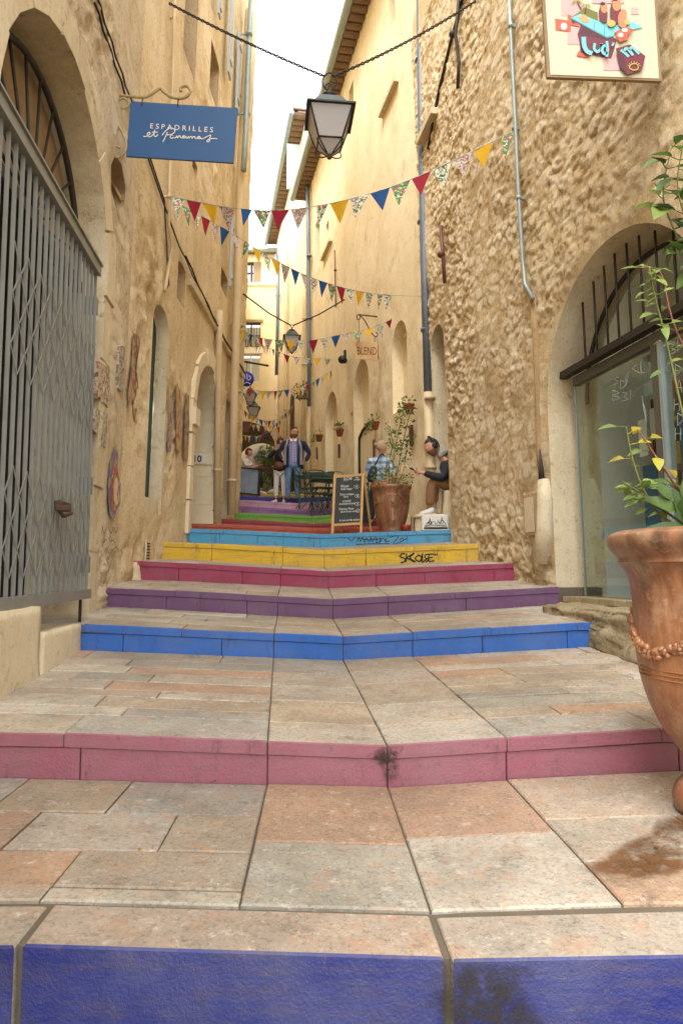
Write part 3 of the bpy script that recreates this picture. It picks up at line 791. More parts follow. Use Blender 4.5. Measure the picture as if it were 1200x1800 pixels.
def d_rough(S, Z):
    st, i1 = rubble(S, Z); d2, i2 = cells(S*14, Z*17)
    k = np.clip((8.3+fbm(S, Z*.5)*.3-Z)/.25, 0, 1)*calm(S, Z)*np.clip(.8+1.5*fbm(S*.9+3, Z*.8, 2), .35, 1.25)
    return k*(.017*st*np.clip((i1-.25)*1.5, 0, 1)+.014*np.clip(.6-d2, 0, .6)*(.1+1.2*i2)+.013*fbm(S*7, Z*8, 3)+.026*fbm(S*18, Z*23, 4))+.05*fbm(S*.8, Z*.8, 3)
def t_rough(S, Z):
    st, i1 = rubble(S, Z); k = np.clip((8.2-Z)/.3, 0, 1)*calm(S, Z)
    return .5+(np.where(i1 > .25, (st-.3)*.9*(.3+.7*i1), -.12)+.35*fbm(S*5, Z*5, 3))*k
def t_left(S, Z):
    st, i1 = rubble(S*.8+7, Z*.7); m_ = np.clip(.3+2.4*fbm(S*.5+5, Z*.6, 2), 0, 1)
    return .5+((st-.5)*(i1-.3)*1.4+.6*fbm(S*3, Z*1.4, 4))*m_+.35*fbm(S*1.2, Z*.6, 3)
def d_plaster(S, Z): return .02*fbm(S*.6, Z*.6, 3)+.006*fbm(S*5, Z*5, 3)

def ring(W, inner, wdt, o0, o1, a0, a1):
    """one voussoir / jamb block between parameters a0..a1 along the opening outline"""
    P_ = [Vector((a, b)) for a, b in inner]; L = [0]
    for a, b in zip(P_[:-1], P_[1:]): L.append(L[-1]+(b-a).length)
    c = Vector(((P_[0].x+P_[-1].x)/2, max(p.y for p in P_)-(P_[-1].x-P_[0].x)/2))
    def pt(u, wd):
        u = u*L[-1]
        for k in range(len(P_)-1):
            if u <= L[k+1]+1e-9:
                a, b = P_[k], P_[k+1]; t = (u-L[k])/(L[k+1]-L[k]); p = a.lerp(b, t)
                if p.y > c.y: nn = (p-c).normalized()
                else: nn = Vector((1 if p.x > c.x else -1, 0))
                return p+nn*wd
    n = max(1, int((a1-a0)*40)); mb = MB(); v = []
    for k in range(n+1):
        u = a0+(a1-a0)*k/n
        for wd, o_ in ((0, o0), (0, o1), (wdt, o1), (wdt, o0)):
            q = pt(u, wd); v.append(W.P(q.x, q.y, o_))
    fs = [(i*4+j, i*4+(j+1) % 4, i*4+4+(j+1) % 4, i*4+4+j) for i in range(n) for j in range(4)] + [(0,1,2,3), (n*4+3,n*4+2,n*4+1,n*4)]
    return mb.add(v, fs)
ring_ = ring
# ---- left near house: gate arch
th_near = Thing('stone_house', 'ochre rendered stone house with the grey folding gate, left foreground', 'house', LW1.P(4, -.9))
y2s = lambda W, y: (y-W.A.y)/W.d.y
gate_arch = archm(y2s(LW1,3.3), y2s(LW1,5.62), -.40, 3.53, 1.12)
niche = [LW1.uv(*p) for p in ((206,372),(196,335),(195,290),(203,272),(214,290),(221,330),(219,358))]
facade('wall', LW1, 0, LW1.L, -1.2, 7.2, .03, [gate_arch, niche], lambda S, Z: d_left(S, Z)*np.clip((LW1.L-S)/.25, 0, 1), M['wall_left'], th_near.o, th_near.loc, t_left)
facade('wall', LW1, 0, LW1.L, 7.2, 12.8, .12, [], lambda S, Z: d_left2(S, Z)*np.clip((LW1.L-S)/.25, 0, 1), M['wall_left'], th_near.o, th_near.loc, t_left)
th_near.part('arch_reveal', reveal(LW1, gate_arch, .002, -.5, 6, .012, closed=False), M['stone_jamb'])
th_near.part('niche', reveal(LW1, niche, .002, -.35, 4, .012, back=True), M['wall_left'])
mb = MB(); mb.tube([LW1.on(196,318,-.12), LW1.on(214,352,-.02)], .014); th_near.part('stick', mb, M['wood_board'])
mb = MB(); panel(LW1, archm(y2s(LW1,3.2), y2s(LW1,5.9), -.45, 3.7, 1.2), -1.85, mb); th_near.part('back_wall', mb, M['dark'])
# voussoirs round the gate arch
for k in range(17):
    th_near.part('voussoir', ring_(LW1, gate_arch, .24+.05*(k % 2), -.46, .014+.006*((k*7) % 3), k/17+.0012, (k+1)/17-.0012), M['stone_jamb'])
fan = Thing('fanlight', 'dark iron fanlight grille inside the big arch above the folding gate', 'fanlight', LW1.P(y2s(LW1,4.46), 2.35, -.4))
cs, cz = y2s(LW1,4.46), 2.36
mb = MB(); mb.tube([LW1.P(cs-1.08*math.cos(t), cz+1.02*math.sin(t), -.2) for t in [math.pi*k/24 for k in range(25)]], .024, 6); fan.part('rim', mb, M['dark_iron'])
for k in range(1, 12):
    t = math.pi*k/12; mb = MB(); mb.tube([LW1.P(cs-.1*math.cos(t), cz+.1*math.sin(t), -.2), LW1.P(cs-1.07*math.cos(t), cz+1.0*math.sin(t), -.2)], .011, 6); fan.part('spoke', mb, M['dark_iron'])
mb = MB(); panel(LW1, archm(cs-1.1, cs+1.1, cz, cz+1.06, 1.04), -.27, mb); fan.part('panel', mb, M['old_wood'])
mb = MB(); wbox(mb, LW1, cs-1.12, cs+1.12, cz-.05, cz+.03, -.24, -.16); fan.part('transom', mb, M['dark_iron'])

# ---- left second house
th2 = Thing('stone_house', 'tall ochre house with the cream arched doorway numbered 10', 'house', LW2.P(3.5, .1))
o_green = archpx(LW2, 262, 291, 527, 905, .25)
o_door = archpx(LW2, 337, 377, 636, 945)
o_third = archpx(LW2, 393, 403, 700, 925, .05)
o_up = [archpx(LW2, 369, 385, 88, 182, 0), archpx(LW2, 326, 349, -120, 130, 0), archpx(LW2, 312, 326, 462, 535, .05), archpx(LW2, 338, 347, 283, 303, 0),
        archpx(LW2, 388, 400, 478, 515, 0)]
facade('wall', LW2, -.05, LW2.L, -.6, 12.8, .04, [o_green, o_door, o_third]+o_up, lambda S, Z: d_left2(S, Z)*1.6*np.clip((5.5-Z)/2, .5, 1)*np.clip(S/.25, 0, 1), M['wall_left2'], th2.o, th2.loc, t_left)
th2.part('door_reveal', reveal(LW2, o_green, .002, -.16, 5, .01, closed=False), M['stone_jamb'])
mb = MB(); panel(LW2, o_green, -.15, mb); th2.part('door', mb, M['green_door'], label='dark green door')
th2.part('door_reveal', reveal(LW2, o_door, .002, -.75, 6, .002, closed=False), M['cream_stone'])
mb = MB(); panel(LW2, o_door, -.72, mb); dr = th2.part('door', mb, M['old_wood'])
th2.part('door_reveal', reveal(LW2, o_third, .002, -.16, 4, .008, closed=False), M['stone_jamb'])
mb = MB(); panel(LW2, o_third, -.15, mb); th2.part('door', mb, M['brown'])
for o_ in o_up:
    th2.part('window_reveal', reveal(LW2, o_, .002, -.35, 3, .004, closed=True), M['wall_left2'])
    mb = MB(); panel(LW2, o_, -.33, mb); wn = th2.part('window', mb, M['pane'])
    mb = MB(); panel(LW2, o_, -.42, mb); th2.part('window_lining', mb, M['brown'], parent=wn)
# doorway surround: cream blocks
nb = 13
for k in range(nb):
    wd = .20 if k % 2 else .17
    if k == 6: wd = .26
    th2.part('surround_stone', ring(LW2, o_door, wd, -.06, .045 if k != 6 else .075, k/nb+.0015, (k+1)/nb-.0015), M['cream_stone'])
for p in (0, -1):
    a = o_door[p][0]; zc = o_door[1][1]-.06; mb = MB(); wbox(mb, LW2, a-.2 if p == 0 else a-.05, a+.05 if p == 0 else a+.2, zc-.24, zc, -.05, .09); th2.part('impost', mb, M['cream_stone'])
# far jamb of doorway: ashlar courses and number plate facing the camera
a_f = o_door[-1][0]; n_ = LW2.d
cz_ = [LW2.uv(357, y)[1] for y in (948, 880, 826, 803, 779, 690)]
for z0_, z1_ in zip(cz_[:-1], cz_[1:]):
    mb = MB(); pr = .035 if (z0_ == cz_[3]) else .012
    wbox(mb, LW2, a_f-pr, a_f+.004, z0_+.004, z1_-.004, -.7, -.015); th2.part('jamb_block', mb, M['cream_stone'])
zp = (cz_[3]+cz_[4])/2; xw = a_f-.036
pl = Thing('number_plate', 'small white enamel number plate 10 on the doorway jamb', 'number plate', LW2.P(xw, zp-.08, -.28))
mb = MB(); wbox(mb, LW2, xw-.008, xw, zp-.085, zp+.085, -.40, -.13); pl.part('plate', mb, M['white'])
c0 = LW2.P(xw-.009, zp-.055, -.265)
mb = text_mb('10', c0, -LW2.n*-1 if False else V(1,0,0), V(0,0,1), .15, .001, align='CENTER', bold=.004); pl.part('digits', mb, M['rubber'])
# recess block and vent at the green door
mb = MB(); g0, g1 = o_green[0][0], o_green[-1][0]; zb_ = LW2.uv(280, 880)[1]
wbox(mb, LW2, g0+.01, g1-.01, -.4, zb_, -.14, -.03); th2.part('threshold', mb, M['stone_jamb'])
vent = Thing('vent', 'small slatted wall vent low beside the narrow green door', 'vent', LW2.on(258, 965))
a, z = LW2.uv(258, 952)
mb = MB(); wbox(mb, LW2, a-.06, a+.06, z-.28, z+.02, .004, .02); vent.part('plate', mb, M['stone_jamb'])
for k in range(8):
    mb = MB(); wbox(mb, LW2, a-.045, a+.045, z-.26+k*.033, z-.245+k*.033, .02, .03); vent.part('slat', mb, M['dark_iron'])
# horizontal ledge with cables
def wl(W, z0, z1, s0, s1, off, sag=.05, n=14, r=.016):
    return [W.P(s0+(s1-s0)*k/n, z0+(z1-z0)*k/n - sag*math.sin(math.pi*k/n)+.02*math.sin(k*2.1), off) for k in range(n+1)]
zl = LW2.uv(420, 655)[1]
mb = MB(); wbox(mb, LW2, 2.2, LW2.L-.3, zl-.04, zl+.05, .0, .06); th2.part('ledge', mb, M['stone_jamb'])
for k, (px0, py0, px1, py1) in enumerate([(169,-5,236,170),(172,0,240,172)]):
    pass
cb = MB()
a0 = LW1.uv(168, -10, .03); a1 = LW1.uv(240, 200, .03); 
cb.tube(wl(LW1, a0[1], a1[1], a0[0], LW1.L, .035, .02)+[LW2.on(289,352,.03), LW2.on(297,500,.03), LW2.on(291,512,.03)], .009, 6)
cb.tube(wl(LW1, a0[1]-.07, a1[1]-.05, a0[0], LW1.L, .03, .03)+[LW2.on(286,352,.03)]+wl(LW2, LW2.uv(305,425)[1], zl+.1, 1.6, LW2.L-.3, .04, .05), .010, 6)
cb.tube(wl(LW2, zl+.16, zl+.09, 1.8, LW2.L-.3, .07, .1), .012, 6)
single('cable_bundle', cb, M['cable'], 'dark cables running along the left house fronts above the doors', 'cable')

# left far house
th3 = Thing('rendered_house', 'pale house at the bend behind the tall cream downpipes', 'house', LW3.P(7, 1.5))
facade('wall', LW3, 0, LW3.L, 0, 12.4, .15, [], d_plaster, M['plaster2'], th3.o, th3.loc)
# eaves on the left
mb = MB(); wbox(mb, LW2, 4, LW2.L+.1, 12.75, 12.85, -.2, .55); th2.part('eave_board', mb, M['old_wood'])
mb = MB(); mb.tube([LW2.P(5, 12.6, .6), LW2.P(LW2.L+.1, 12.6, .6)], .07); th2.part('gutter', mb, M['zinc'])

# ---- right near house with shop arch
th4 = Thing('rubble_house', 'rough rubble stone house with the arched shop window on the right', 'house', RW1.P(5, -.8))
shop_arch = archm(y2s(RW1,4.08), y2s(RW1,6.3), -.30, 2.58, 1.1, 20)
o_seat = archpx(RW1, 763, 786, 563, 960, .3)
facade('wall', RW1, 1, RW1.L, -1.2, 8.6, .02, [shop_arch, o_seat], d_rough, M['wall_rough'], th4.o, th4.loc, t_rough)
facade('wall', RW1, 1, RW1.L, 8.6, 11.6, .1, [], d_plaster, M['plaster'], th4.o, th4.loc)
th4.part('shop_reveal', reveal(RW1, shop_arch, .002, -.5, 6, .012, closed=False), M['stone_jamb'])
th4.part('door_reveal', reveal(RW1, o_seat, .002, -.7, 6, .012, closed=False), M['stone_jamb'])
mb = MB(); panel(RW1, o_seat, -.68, mb); th4.part('door', mb, M['green_door'], label='dark green door')
# the end return between the two right-hand houses
mb = MB()
v = [RW1.P(RW1.L, -.3, .02), RW1.P(RW1.L, 11.6, .0), RW2.P(0, 11.6, -.5), RW2.P(0, -.3, -.5)]; mb.add(v, [(0,1,2,3)]); th4.part('wall_end', mb, M['plaster'])

# ---- yellow plaster house
th5 = Thing('plaster_house', 'tall yellow plastered house with blind arches and tiled eave', 'house', RW2.P(5, .6))
n1 = archpx(RW2, 689, 716, 563, 720); n2 = archpx(RW2, 622, 650, 630, 872); n3 = archpx(RW2, 572, 594, 688, 858)
n4 = archpx(RW2, 700, 716, 686, 960, .4)
ups = [archpx(RW2, 684, 694, -60, 45, 0), archpx(RW2, 613, 621, 150, 198, 0), archpx(RW2, 555, 562, 385, 475, 0), archpx(RW2, 573, 578, 390, 425, 0)]
facade('wall', RW2, 0, RW2.L, -.4, 11.5, .055, [n1, n2, n3]+ups, lambda S, Z: d_plaster(S, Z)+.03*np.clip((5.2-Z)/1.5, 0, 1)*fbm(S*3, Z*2.2, 4), M['plaster'], th5.o, th5.loc)
for o_ in (n1, n2, n3): th5.part('blind_arch', reveal(RW2, o_, .002, -.2, 3, .006, back=True), M['plaster2'])
for o_ in ups:
    th5.part('window_reveal', reveal(RW2, o_, .002, -.35, 3, .003, closed=True), M['plaster2'])
    mb = MB(); panel(RW2, o_, -.3, mb); th5.part('window', mb, M['brown'])
mb = MB(); a, z = RW2.uv(584, 733); panel_ = archm(a-.28, a+.28, z-.55, z, .28)
# sills / window hoods seen edge-on
def ledge(th, W, px0, py0, px1, py1, hh, name='window_ledge', out=.16):
    a0_, z0_ = W.uv(px0, py0); a1_, z1_ = W.uv(px1, py1); zm = (z0_+z1_)/2
    mb = MB(); wbox(mb, W, min(a0_, a1_), max(a0_, a1_), zm-hh, zm, 0, out); return th.part(name, mb, M['stone_jamb'])
ledge(th5, RW2, 672, 210, 700, 128, .07, out=.09); ledge(th5, RW2, 568, 455, 584, 418, .08, out=.09)
ledge(th4, RW1, 745, 262, 770, 172, .09, out=.12)
# eave with clay tiles, gutter
def eave(th, W, s0, s1, z, out_, n_t, gut=True):
    mb = MB(); wbox(mb, W, s0, s1, z, z+.05, -.4, out_-.1); th.part('eave_board', mb, M['tile'])
    for k in range(n_t):
        s_m = s0+(s1-s0)*(k+.5)/n_t; mb = MB(); hw = (s1-s0)/n_t*.46; v = []
        for o_ in (0.0, out_+.03):
            for j in range(6):
                t = math.pi*j/5; v.append(W.P(s_m-hw*math.cos(t), z+.0-.10*math.sin(t)+.012*(o_ == 0), o_))
        mb.add(v, [(j, j+1, j+7, j+6) for j in range(5)]+[(0,1,2,3,4,5), (11,10,9,8,7,6)]); th.part('roof_tile', mb, M['tile'])
    mb = MB(); wbox(mb, W, s0, s1, z+.1, z+.16, -3.5, out_+.06); th.part('roof', mb, M['tile'])
    if gut:
        mb = MB(); mb.tube([W.P(s0, z-.02, out_+.11), W.P(s1, z-.02, out_+.1)], .09, 10); th.part('gutter', mb, M['zinc'])
eave(th5, RW2, .0, RW2.L, 11.45, .30, 46); eave(th4, RW1, 5, RW1.L, 11.55, .30, 24)
# ---- second plaster house, further on
th6 = Thing('plaster_house', 'pale yellow house with tiled eave beyond the big yellow one', 'house', RW3.P(4, 1.8))
facade('wall', RW3, 0, RW3.L, 1.0, 14.4, .12, [], d_plaster, M['plaster2'], th6.o, th6.loc)
mb = MB(); panel(RW3, archpx(RW3, 511, 518, 690, 866, .3), .03, mb); th6.part('door', mb, M['brown'])
eave(th6, RW3, 0, RW3.L, 14.3, .36, 30)
mb = MB(); mb.add([RW3.P(0, 1, 0), RW3.P(0, 14.4, 0), RW3.P(0, 14.4, -2), RW3.P(0, 1, -2)], [(0,1,2,3)]); th6.part('gable', mb, M['plaster2'])
mb = MB(); mb.cbox(RW3.P(1.0, 13.1, .28), (.42,.035,1.55), .004, (0,0,R(8))); th6.part('shutter', mb, M['shutter'], label='white shutter folded out')

# ---- facade closing the lane
th7 = Thing('closing_house', 'pale facade with three windows and a dark vault closing the lane', 'house', (-3.5,29,2.8))
vault = archpx(FW, 385, 484, 742, 880, None, 20)
wins = [archpx(FW, 424, 459, 460, 496, 0), archpx(FW, 424, 458, 567, 610, 0), archpx(FW, 424, 457, 622, 672, 0)]
facade('wall', FW, -2.5, FW.L+.6, 2.2, FW.uv(460,447)[1], .09, [vault]+wins, d_plaster, M['far'], th7.o, th7.loc)
for k, o_ in enumerate(wins):
    th7.part('window_reveal', reveal(FW, o_, .002, -.2, 2, .0), M['far'])
    mb = MB(); panel(FW, o_, -.17, mb); wn = th7.part('window', mb, M['pane'])
    mb = MB(); panel(FW, o_, -.6, mb); th7.part('room', mb, M['interior'], parent=wn)
    (a, zb_), (b, zt_) = o_[0], o_[2]; mb = MB()
    for s_ in (a, (a+b)/2, b): wbox(mb, FW, s_-.03, s_+.03, zb_, zt_, -.16, -.1)
    for z_ in (zb_+.03, zt_-.03): wbox(mb, FW, a+.03, b-.03, z_-.03, z_+.03, -.158, -.102)
    if k < 1 or k == 1: wbox(mb, FW, a+.03, b-.03, (zb_+zt_)/2-.015, (zb_+zt_)/2+.015, -.157, -.11)
    th7.part('frame', mb, M['brown'] if k != 2 else M['white'], parent=wn)
    if k == 0:
        mb = MB(); wbox(mb, FW, (a+b)/2+.1, b+.02, zb_, zt_, -.06, -.02); th7.part('shutter', mb, M['old_wood'])
    if k == 1:
        for j in range(7):
            s_ = a+(b-a)*(j+.5)/7; mb = MB(); mb.tube([FW.P(s_, zb_, -.05), FW.P(s_, zt_, -.05)], .012, 5); th7.part('window_bar', mb, M['dark_iron'])
        mb = MB(); wbox(mb, FW, a-.1, b+.1, zt_, zt_+.12, -.02, .06); th7.part('lintel', mb, M['old_wood'])
    if k == 2:
        mb = MB(); wbox(mb, FW, a-.05, b+.08, zt_, zt_+.2, 0, .07); th7.part('lintel', mb, M['white'])
a, z = FW.uv(425, 500); mb = MB(); wbox(mb, FW, a-1, a+2, z-.06, z+.02, 0, .06); th7.part('string_course', mb, M['far'])
a, z = FW.uv(425, 686); mb = MB(); wbox(mb, FW, a-1, a+2, z-.05, z+.03, 0, .07); th7.part('string_course', mb, M['far'])
zr = FW.uv(460, 447)[1]; mb = MB(); mb.tube([FW.P(-2, zr+.05, .3), FW.P(FW.L-.3, zr+.05, .3)], .09, 8); th7.part('gutter', mb, M['zinc'])
mb = MB(); wbox(mb, FW, -2.5, FW.L+.6, zr, zr+.1, -4, .25); th7.part('roof', mb, M['tile'])
a, z = FW.uv(478, 436); mb = MB(); wbox(mb, FW, a-.25, a+.25, zr, z+.25, -.9, -.4); th7.part('chimney', mb, M['plaster2'])
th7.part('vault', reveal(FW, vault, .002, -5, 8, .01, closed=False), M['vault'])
for k in range(4):
    th7.part('vault_rib', ring(FW, vault, .18, -.3-k*1.2-.25, -.3-k*1.2, .05, .95), M['stone_jamb']) if False else None
bw = Thing('back_wall', 'beige wall seen through the dark vault', 'wall', (-4,34.5,2.8))
mb = MB(); mb.box((-4,34.5,6), (9,.3,8)); bw.part('wall', mb, simple('darkened masonry', (142,126,98), .9, 0, .4, 5, .5))  # base colour darkened to offset the bright open sky on this wall
# ================================================================ FIXED THINGS ON THE WALLS
# ---- folding gate
GW = Wall((-1.408+.1*1-.0,-1), (-1.408-.1*6.6,6.6), 1, .0)
gy = lambda y: (y-GW.A.y)/GW.d.y
gate = Thing('folding_gate', 'grey steel folding lattice gate closed across the big left arch', 'gate', GW.P(gy(4.2), -.3))
g0, g1 = gy(3.0), gy(5.2); gzt, gzb = 2.33, -.20
mb = MB(); wbox(mb, GW, g0, g1, gzt-.035, gzt+.035, -.035, .04); gate.part('top_rail', mb, M['gate'])
mb = MB(); wbox(mb, GW, g0, g1, gzt+.04, gzt+.055, -.05, .055); gate.part('top_flange', mb, M['gate'])
mb = MB(); wbox(mb, GW, g0, g1+.01, gzb-.02, gzb+.05, -.03, .035); gate.part('bottom_rail', mb, M['gate'])
nb_ = 22; bs_ = [g0+(g1-.02-g0)*k/(nb_-1) for k in range(nb_)]
bar_mesh = None
for k, s_ in enumerate(bs_):
    mb = MB(); wd = .022 if k not in (12, 13) else .032
    for o0, o1, h in ((-.008,.010,wd*.62),):
        wbox(mb, GW, s_-h*.6, s_+h*.6, gzb+.05, gzt-.035, o0, o1)
    wbox(mb, GW, s_-h*.15, s_+h*.15, gzb+.06, gzt-.05, .010, .013)
    gate.part('bar', mb, M['gate'])
def lattice(z0, z1, k0, k1, nrow):
    dz = (z1-z0)/nrow
    for k in range(k0, k1-1, 1):
        for j in range(nrow):
            mb = MB(); a, b = bs_[k], bs_[k+1]; u, v = (z0+j*dz, z0+(j+1)*dz)
            if (k+j) % 2: u, v = v, u
            p, q = GW.P(a, u, .014), GW.P(b, v, .014)
            mb.bar(p, q, .009, .004, GW.n); gate.part('lattice_strip', mb, M['gate'])
lattice(-.05, .55, 5, nb_, 4); lattice(1.05, 1.75, 5, nb_, 5)
mb = MB(); mb.cbox(GW.P(bs_[13], .40, .06), (.05,.20,.06), .008, (0,0,R(6))); mb.cbox(GW.P(bs_[12]-.02, .375, .10), (.09,.05,.035), .006, (0,0,R(6))); mb.tube([GW.P(bs_[12],.38,.06), GW.P(bs_[12]+.02,.33,.09), GW.P(bs_[13]+.06,.36,.1)], .012, 6)
gate.part('lock', mb, M['brown'])
for z in (.02, .62, 2.05):
    mb = MB(); wbox(mb, GW, g1-.01, g1+.05, z-.05, z+.08, -.1, .01); gate.part('hinge', mb, M['gate'])
mb = MB(); mb.tube([GW.P(g1-.12, gzb, -.01), GW.P(g1-.12, gzb-.2, -.01)], .012, 6); gate.part('drop_bolt', mb, M['dark_iron'])
# room behind the gate
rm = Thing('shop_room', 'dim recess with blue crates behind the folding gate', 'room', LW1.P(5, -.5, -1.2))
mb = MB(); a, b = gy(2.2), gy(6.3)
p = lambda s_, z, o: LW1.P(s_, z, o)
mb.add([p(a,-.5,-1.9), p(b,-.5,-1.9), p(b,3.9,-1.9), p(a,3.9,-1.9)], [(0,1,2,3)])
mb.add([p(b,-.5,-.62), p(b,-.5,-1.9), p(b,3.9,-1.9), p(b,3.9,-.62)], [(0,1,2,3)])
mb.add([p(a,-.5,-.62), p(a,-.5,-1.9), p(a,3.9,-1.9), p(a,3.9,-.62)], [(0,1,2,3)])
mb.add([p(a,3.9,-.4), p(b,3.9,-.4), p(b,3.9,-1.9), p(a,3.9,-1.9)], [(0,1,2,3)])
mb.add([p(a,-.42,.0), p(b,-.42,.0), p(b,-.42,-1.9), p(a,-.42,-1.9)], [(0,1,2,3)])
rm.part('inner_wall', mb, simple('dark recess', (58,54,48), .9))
# kerb blocks at the foot
def rough_block(name, label, cat, c8, mat, sub=8, amp=.012, single_=True, origin=None, group=None):
    """deformed hexahedron given by 8 corners (x-y-z order 000..111) with eroded faces"""
    c8 = [Vector(c) for c in c8]; bm = bmesh.new(); bmesh.ops.create_cube(bm, size=1)
    bmesh.ops.subdivide_edges(bm, edges=bm.edges[:], cuts=sub, use_grid_fill=True)
    rr = random.Random(len(label))
    for v in bm.verts:
        a, b, c = v.co.x+.5, v.co.y+.5, v.co.z+.5
        q = Vector()
        for i in (0,1):
            for j in (0,1):
                for k in (0,1): q += c8[i*4+j*2+k]*((a if i else 1-a)*(b if j else 1-b)*(c if k else 1-c))
        e = sum(1 for t in (a,b,c) if t < .01 or t > .99); cen = sum(c8, Vector())/8
        x = np.array([q.x*3.1+q.z*2]); y = np.array([q.y*3.3+q.z*4])
        q = q + (q-cen).normalized()*(amp*float(fbm(x*1.5, y*1.5, 4)[0])*1.6 - amp*.9*(e-1))
        v.co = q
    me = bpy.data.meshes.new(name); o_ = Vector(origin or sum(c8, Vector())/8); 
    for v in bm.verts: v.co -= o_
    bm.to_mesh(me); bm.free(); me.materials.append(mat)
    for p_ in me.polygons: p_.use_smooth = True
    o = bpy.data.objects.new(name, me); sc.collection.objects.link(o); o.location = o_
    return tag(o, label, cat, group)
z_ = -.21
rough_block('kerb_block', 'tall pale stone block under the folding gate at the left edge', 'stone block',
  [(-2.6,3.0,-1),(-2.6,3.0,z_),(-2.75,4.02,-1),(-2.75,4.02,z_),(-1.63,3.0,-1),(-1.63,3.0,z_),(-1.74,4.02,-1),(-1.74,4.02,z_)], M['stone_jamb'], 14, .008)
rough_block('kerb_block', 'low stone block between the gate corner and the blue step', 'stone block',
  [(-2.6,4.04,-.9),(-2.6,4.04,-.385),(-2.6,4.97,-.9),(-2.6,4.97,-.4),(-1.745,4.04,-.9),(-1.745,4.04,-.375),(-1.86,4.97,-.9),(-1.86,4.97,-.385)], M['stone_jamb'], 14, .008)
rough_block('corner_stone', 'worn pale guard stone against the wall left of the crimson step', 'stone',
  [LW2.P(.5,-.25,-.1), LW2.P(.5,.06,-.1), LW2.P(.95,-.2,-.1), LW2.P(.95,.1,-.1), LW2.P(.5,-.25,.11), LW2.P(.55,.06,.03), LW2.P(.95,-.2,.11), LW2.P(.9,.1,.03)], M['stone_jamb'], 10, .03)

# ---- shop window on the right
M['frame_grey'] = simple('weathered grey frame', (86,82,70), .6, 0, .4, 8)
shop = Thing('shop_window', 'dark framed arched shop window with tall frameless glass and scratched graffiti', 'shop window', RW1.P(y2s(RW1,5.2), -.3, -.2))
gs0, gs1 = y2s(RW1,3.4), y2s(RW1,6.13)
zt_ = RW1.uv(1000,655,-.15)[1]
mb = MB(); wbox(mb, RW1, y2s(RW1,4.0), y2s(RW1,6.36), zt_-.03, zt_+.03, -.19, -.11); shop.part('transom_bar', mb, M['dark_iron'])
mb = MB(); wbox(mb, RW1, y2s(RW1,4.0), gs1, zt_-.13, zt_-.05, -.24, -.17); shop.part('head_frame', mb, M['frame_grey'])
mb = MB(); wbox(mb, RW1, gs0, gs1, -.24, zt_-.13, -.2, -.19); g_ = shop.part('glass', mb, M['glass'])
mb = MB(); wbox(mb, RW1, gs1, gs1+.012, -.24, zt_-.1, -.205, -.185); shop.part('glass_edge', mb, M['zinc'])
sm = RW1.uv(1165, 800, -.2)[0]
mb = MB(); wbox(mb, RW1, sm-.035, sm+.035, -.25, zt_-.13, -.24, -.17); shop.part('mullion', mb, M['frame_grey'])
mb = MB(); wbox(mb, RW1, sm-.09, sm-.055, -.25, zt_-.13, -.24, -.16); shop.part('door_edge', mb, M['zinc'])
mb = MB(); wbox(mb, RW1, y2s(RW1,3.9), gs1+.05, -.29, -.245, -.3, .005); shop.part('sill', mb, M['rock'])
arc_c = y2s(RW1,5.19)
mb = MB(); mb.tube([RW1.P(arc_c-1.0*math.cos(t), 1.52+.96*math.sin(t), -.33) for t in [math.pi*k/24 for k in range(25)]], .02, 6); shop.part('fanlight_rim', mb, M['dark_iron'])
mb = MB(); panel(RW1, archm(arc_c-1.0, arc_c+1.0, zt_, 2.48, 1.0, 20), -.34, mb); shop.part('fanlight_glass', mb, M['glass'])
for k in range(12):
    px = [1025,1046,1066,1086,1108,1131,1160][k] if k < 7 else 1160+(k-6)*32
    s_ = RW1.uv(px, 600, -.12)[0]; x = (s_-arc_c)/1.1
    zz_ = 1.44+1.1*math.sqrt(max(0, 1-x*x)); mb = MB(); mb.tube([RW1.P(s_, zt_, -.13), RW1.P(s_, zz_, -.13)], .0105, 6); shop.part('window_bar', mb, M['dark_iron'])
# jamb stone behind the glass and the room
mb = MB(); js = y2s(RW1,6.3)
mb = reveal(RW1, [(js, -.3),(js, 1.7)], -.5, -.9, 3, .006, closed=False); 
room = Thing('shop_room', 'dim shop interior with stacked games seen through the arched window', 'room', RW1.P(arc_c, -.3, -1.5))
p = lambda s_, z, o: RW1.P(s_, z, o)
a, b, zb_, zt2 = y2s(RW1,3.2), js+.02, -.3, 2.75
mb = MB()
mb.add([p(a,zb_,-3.2), p(b,zb_,-3.2), p(b,zt2,-3.2), p(a,zt2,-3.2)], [(0,1,2,3)])
mb.add([p(b,zb_,-.5), p(b,zb_,-3.2), p(b,zt2,-3.2), p(b,zt2,-.5)], [(0,1,2,3)])
mb.add([p(a,zb_,-.5), p(a,zb_,-3.2), p(a,zt2,-3.2), p(a,zt2,-.5)], [(0,1,2,3)])
mb.add([p(a-.5,zt2,-.45), p(b+.5,zt2,-.45), p(b+.5,zt2,-3.2), p(a-.5,zt2,-3.2)], [(0,1,2,3)])
mb.add([p(a,zb_,-.1), p(b,zb_,-.1), p(b,zb_,-3.2), p(a,zb_,-3.2)], [(0,1,2,3)])
mb.add([p(a,zb_,-.45), p(a,zt2,-.45), p(a+.4,zt2,-.45), p(a+.4,zb_,-.45)], [(0,1,2,3)])
room.part('inner_wall', mb, M['interior'])
shelf = Thing('shelf', 'wooden display shelf with colourful boxes behind the shop glass', 'shelf', p(5.9, -.3, -1.15))
BC = [(60,96,150),(190,60,50),(210,180,70),(70,130,90),(220,214,200),(120,70,110),(60,60,70),(210,120,60)]
bmats = [simple('box print %d' % i, c, .5, 0, .5, 20) for i, c in enumerate(BC)]
